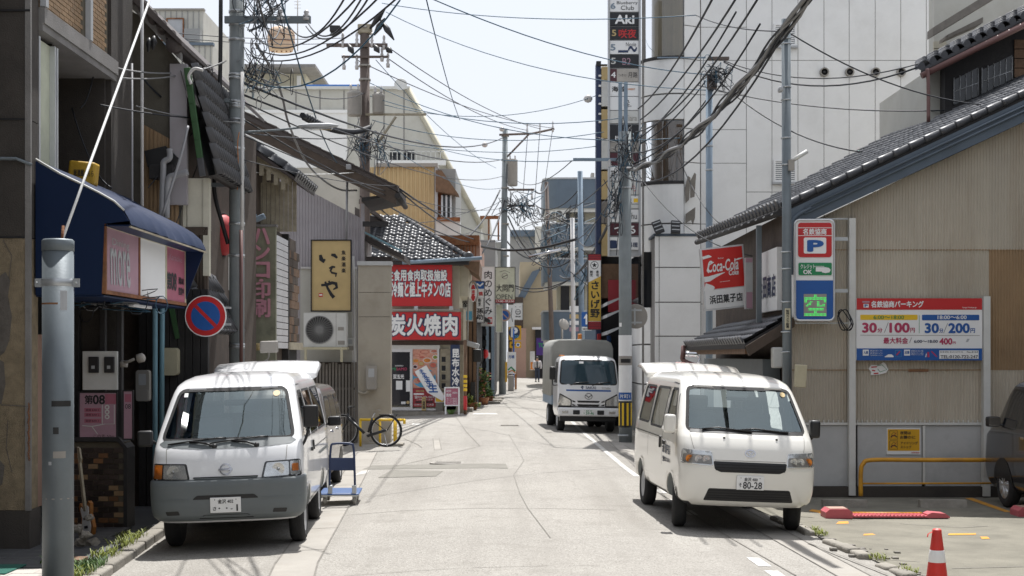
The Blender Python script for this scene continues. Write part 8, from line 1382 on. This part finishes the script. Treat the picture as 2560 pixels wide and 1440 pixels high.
G3=('thin teal cable crossing the pale sky over the street','thin sky cables')
for a,c,s in(((1075,-5,25),(1760,186,33),.25),((965,30,42),(1775,226,33),.5),((955,8,42),(1740,38,33),.25),((925,240,42),(1548,296,35.4),.4),((960,262,42),(1500,236,44),.5),((920,205,42),(1700,345,34),.6),((930,300,42),(1510,330,40),.4),((925,345,42),(1495,365,44),.3),((1040,350,60),(1434,402,35.4),.3),((940,150,42),(1240,420,75),.4),((930,330,42),(1255,470,72),.6),((600,180,22),(1000,0,18),.6),((700,-10,18),(860,420,40),.5),((1065,-5,24),(1150,300,55),.2)):wire(a,c,s,.009,'cable_teal',*G3)
for px,py,Y in((1255,323,70),(1212,362,66),(1470,247,44)):single('cable_ball',f'small pale marker ball on the cable {"by the sign tower" if px > 1400 else ("beside the far pole top" if px > 1230 else "left of the far pole")}','cable ball','insulator',lambda b:b.lathe([(.01,-.14),(.09,-.1),(.13,0),(.09,.1),(.01,.14)],Matrix.Translation(P(px,py,Y))@Matrix.Rotation(math.pi/2,4,'Y'),12))
G4=('thick cable of the heavy bundle slanting down to the striped pole','heavy diagonal cable bundle')
bd=B('cable','cable_grey')
for k in range(9):
 o=V(RNG.uniform(-.04,.04),0,RNG.uniform(-.05,.05));e0,e1=P(1572,420,34.5),P(2060,-70,17.5);b=B('cable' if k%4 else 'cable_grey');pts=sag(e0,e1,.55,40);b.tube([p+o+V(.03*math.sin(i*.8+k*2.1),0,.03*math.cos(i*.9+k*1.7))for i,p in enumerate(pts)],.017 if k else.032,5);tag(obj('overhead_cable',b),G4[0],'cable',G4[1])
G5=('slimmer cable running beside the heavy diagonal bundle','cables beside the heavy bundle')
for a,c,s in(((1590,330,35),(1905,-20,19),.4),((1600,300,35),(1850,-20,19),.2),((1595,272,35),(1790,-20,19),.2),((1590,350,35),(1840,30,24),.3),((1570,380,35),(1900,60,22),.6),((1560,440,35.4),(1990,30,19),.9),((1600,360,35),(1780,180,33),.2),((1580,410,35),(1790,215,33),.3)):wire(a,c,s,.013,'cable',*G5)
G6=('dark cable looping across the white panelled wall','cables across the white wall')
for a,c,s,r in(((1805,150,32.8),(2302,158,26.2),.35,.01),((1810,155,32.8),(2302,166,26.2),.45,.014),((1800,205,32.8),(2155,380,28),.3,.012),((1745,213,33),(2365,276,27),.2,.009),((1740,38,34),(1960,78,21.6),.1,.009),((1970,80,21.6),(2452,262,23),.2,.009),((1560,380,35.4),(1880,640,25),.5,.008),((1700,400,37),(1800,560,31),.2,.008)):wire(a,c,s,r,'cable',*G6)
tw=B('cable_grey');tw.tube(catmull([P(x,y,Y)for x,y,Y in((640,110,21.9),(680,175,24),(705,240,27),(722,310,30),(762,400,33),(805,448,35),(850,474,35.8),(893,476,35.9))],6),.024,7);tag(obj('drop_cable',tw),'thick twisted grey cable dropping to the eave of the mauve gable','cable')
G7=('cable sagging between the shop eaves and the far pole','cables over the restaurant roof')
for a,c,s,r in(((996,470,35.5),(1250,590,72),.3,.02),((1000,478,35.5),(1252,600,72),.5,.016),((955,505,38),(1200,610,60),.2,.018),((950,520,38),(1195,640,60),.5,.012),((975,560,40),(1190,520,68),.2,.01),((900,490,36.5),(1180,580,60),.5,.008),((940,590,48),(1200,660,62),.2,.012),((1250,475,72),(1160,600,58),.3,.03),((1262,500,72),(1200,640,60),.3,.03)):wire(a,c,s,r,'cable',*G7)
tk_=B('black');tk_.tube(catmull([P(1080,604,56),P(1180,612,58),P(1260,625,60),P(1350,620,58),P(1440,598,56)],6),.055,7);tag(obj('sleeved_cable',tk_),'thick black sleeved cable sagging across the street','cable');single('tube_light','bright tubular lamp hung under the sleeved cable','lamp','chrome',lambda b:b.cyl(P(1322,642,58),P(1402,624,58),.06,8))
G8=('cable strung between the far poles and striped pole','cables between the far poles')
for a,c,s,r in(((1550,500,35.4),(1400,690,80),.8,.035),((1545,470,35.4),(1378,560,85),1.2,.012),((1550,420,35.4),(1290,520,72),.9,.012),((1545,520,35.4),(1445,600,66),.6,.016),((1340,515,72),(1450,470,66),.5,.02),((1338,478,72),(1370,460,85),.3,.03),((1270,540,72),(1375,640,85),.9,.03),((1268,560,72),(1440,640,62),1.2,.025),((1265,600,72),(1380,620,85),.8,.03),((1320,326,71.8),(1308,480,71.8),0,.012),((1350,322,71.8),(1336,512,71.8),0,.012),((1382,320,71.8),(1362,460,80),0,.012),((1430,402,35.2),(1290,450,71),.4,.01),((1255,700,72),(1440,690,62),.5,.02),((1290,720,75),(1470,660,60),.6,.02)):wire(a,c,s,r,'cable',*G8)
G9=('service cable drooping along the dark house fronts','cables along the left house fronts')
for a,c,s,r,m in(((282,168,18.7),(560,156,21.8),.12,.009,'cable_grey'),((300,195,18.7),(565,152,21.8),.1,.008,'cable_grey'),((250,262,18),(600,300,21.8),.05,.008,'cable'),((340,265,19),(608,305,21.8),.05,.006,'cable_grey'),((362,75,30),(860,95,42),.1,.008,'cable'),((365,86,30),(840,108,42),.1,.008,'cable'),((360,198,19.9),(545,238,21.8),.3,.012,'cable'),((236,180,18.4),(200,270,18.3),.1,.008,'cable'),((540,260,21.8),(370,470,19.8),.0,.006,'cable'),((535,300,21.8),(440,560,20),.0,.006,'cable'),((180,270,18.4),(280,470,18.3),.2,.008,'cable'),((620,430,27),(900,430,36),.05,.006,'sheath')):wire(a,c,s,r,m,*G9)
for c,rx,rz,n,lab in((P(655,25,21.8),.42,.6,46,'tall grey pole top'),(P(650,190,21.8),.38,.45,30,'tall grey pole above the lamp'),(P(905,360,41.6),.5,.7,26,'brown pole'),(P(945,370,41.6),.4,.6,20,'brown pole side'),(P(1300,520,71.6),1.0,.9,36,'far pole'),(P(1400,590,72),2.2,2.2,40,'far poles'),(P(1570,400,35),.4,.9,34,'striped pole'),(P(1535,500,35.1),.3,.8,24,'striped pole side'),(P(1790,190,32.7),.3,.35,40,'slim post'),(P(280,720+30,17.2),.5,.12,30,'shop awning underside'),(P(1470,690,55),.8,1.2,16,'upright sign'),(P(500,190,21.7),.25,.15,24,'tiled slope top')):tangle('cable_tangle','dense tangle of loose cables at the '+lab,c,rx,rz,n,r=.007*max(1,c.y/26))
for px,py,Y in((385,105,19.5),(373,110,19.5)):single('cable_clamp',f'black cable clamp dangling above the timber house, {"right" if px > 380 else "left"} one','clamp','black',lambda b:b.tube([P(px,py-15,Y),P(px,py,Y),P(px-3,py+20,Y)],[.02,.045,.01],6))
for(g,lab),w in WIRES.items():
 for k,(_,_,o)in enumerate(sorted(w,key=lambda q:q[0])):o['label']=ORD[k]+' '+lab+(', counted downwards' if 0<k and lab!=G4[0]else '')
for x0,x1,y0,y1,h,m,lab in((-16,-5.6,4,15.2,8.5,'conc_grey','grey concrete shop next to the awning shop'),(-16,-5.4,-9,3.9,10,'wood_dark','dark timber row across from the parking lot'),(-16,-5.8,-26,-9.2,7,'far_tan','tan shop further down the street'),(14.5,24,-2,22,9,'far_grey','grey block on the far side of the parking lot'),(5.6,16,-26,-4,8,'mortar','mortar house at the lot entrance'),(-5,5,-60,-40,9,'far_tan','tan building closing the lower end of the street')):
 r=thing('street_house',lab,'building',((x0+x1)/2,(y0+y1)/2,0));part(r,'wall',m,lambda b:b.box(x0,x1,y0,y1,-.3,h));part(r,'roof','roof_brown',lambda b:b.box(x0-.4,x1+.4,y0,y1,h,h+.25));xf=x1 if x1<0 else x0
 for k in range(int((y1-y0)/3)):
  for z in(.8,3.9):part(r,'window','dark_glass',lambda b:b.box(xf-.03,xf+.03,y0+.7+k*3,y0+2.4+k*3,z,z+1.6))
# the walker
pe=thing('person','person in a pale jacket and dark trousers walking up the far street','person',(X(1343,98),98,ground(X(1343,98),98)));S=1.66;ox,oy,oz=pe.location
J=[(0,0,.93),(0,0,1.15),(0,0,1.4),(0,-.02,1.5),(0,-.03,1.6),(0,-.04,1.68),(.19,0,1.39),(.25,.02,1.12),(.24,-.08,.9),(-.19,0,1.39),(-.25,.03,1.12),(-.22,-.06,.9),(.09,0,.88),(.1,-.08,.5),(.1,-.02,.08),(.1,-.14,.03),(-.09,0,.88),(-.09,.08,.5),(-.09,.22,.1),(-.09,.12,.04)]
RR=[.14,.14,.13,.055,.085,.07,.06,.045,.035,.06,.045,.035,.085,.06,.04,.035,.085,.06,.04,.035];E_=[(0,1),(1,2),(2,3),(3,4),(4,5),(2,6),(6,7),(7,8),(2,9),(9,10),(10,11),(0,12),(12,13),(13,14),(14,15),(0,16),(16,17),(17,18),(18,19)]
def skinned(name,m,idx,grow,parent):
 me=bpy.data.meshes.new(name);mp={j:i for i,j in enumerate(idx)};me.from_pydata([(ox+J[j][0],oy+J[j][1],oz+J[j][2])for j in idx],[(mp[a],mp[c])for a,c in E_ if a in mp and c in mp],[]);o=bpy.data.objects.new(name,me);col.objects.link(o)
 o.modifiers.new('s','SKIN');o.modifiers.new('d','SUBSURF').levels=1
 for i,j in enumerate(idx):me.skin_vertices[0].data[i].radius=(RR[j]+grow,RR[j]*.8+grow)
 me.skin_vertices[0].data[0].use_root=True;dg=bpy.context.evaluated_depsgraph_get();dg.update();nm=bpy.data.meshes.new_from_object(o.evaluated_get(dg));bpy.data.objects.remove(o);nm.materials.clear();nm.materials.append(MATS[m]);return link(name,nm,parent)
skinned('body','skin',list(range(20)),0,pe);skinned('jacket','jacket',[0,1,2,6,7,8,9,10,11],.06,pe);skinned('trousers','jeans',[0,12,13,14,16,17,18],.022,pe)
part(pe,'hair','hair',lambda b:b.lathe([(.1,-.02),(.105,.05),(.075,.1),(.01,.125)],Matrix.Translation((ox,oy-.02,oz+1.64)),14));part(pe,'shirt','ink',lambda b:b.box(ox-.045,ox+.045,oy-.21,oy-.17,oz+.95,oz+1.4,.02))
for a,c in((.1,-.09),(-.09,.17)):part(pe,'shoe','black',lambda b:b.box(ox+a-.05,ox+a+.05,oy+c-.14,oy+c+.12,oz,oz+.09,.03))
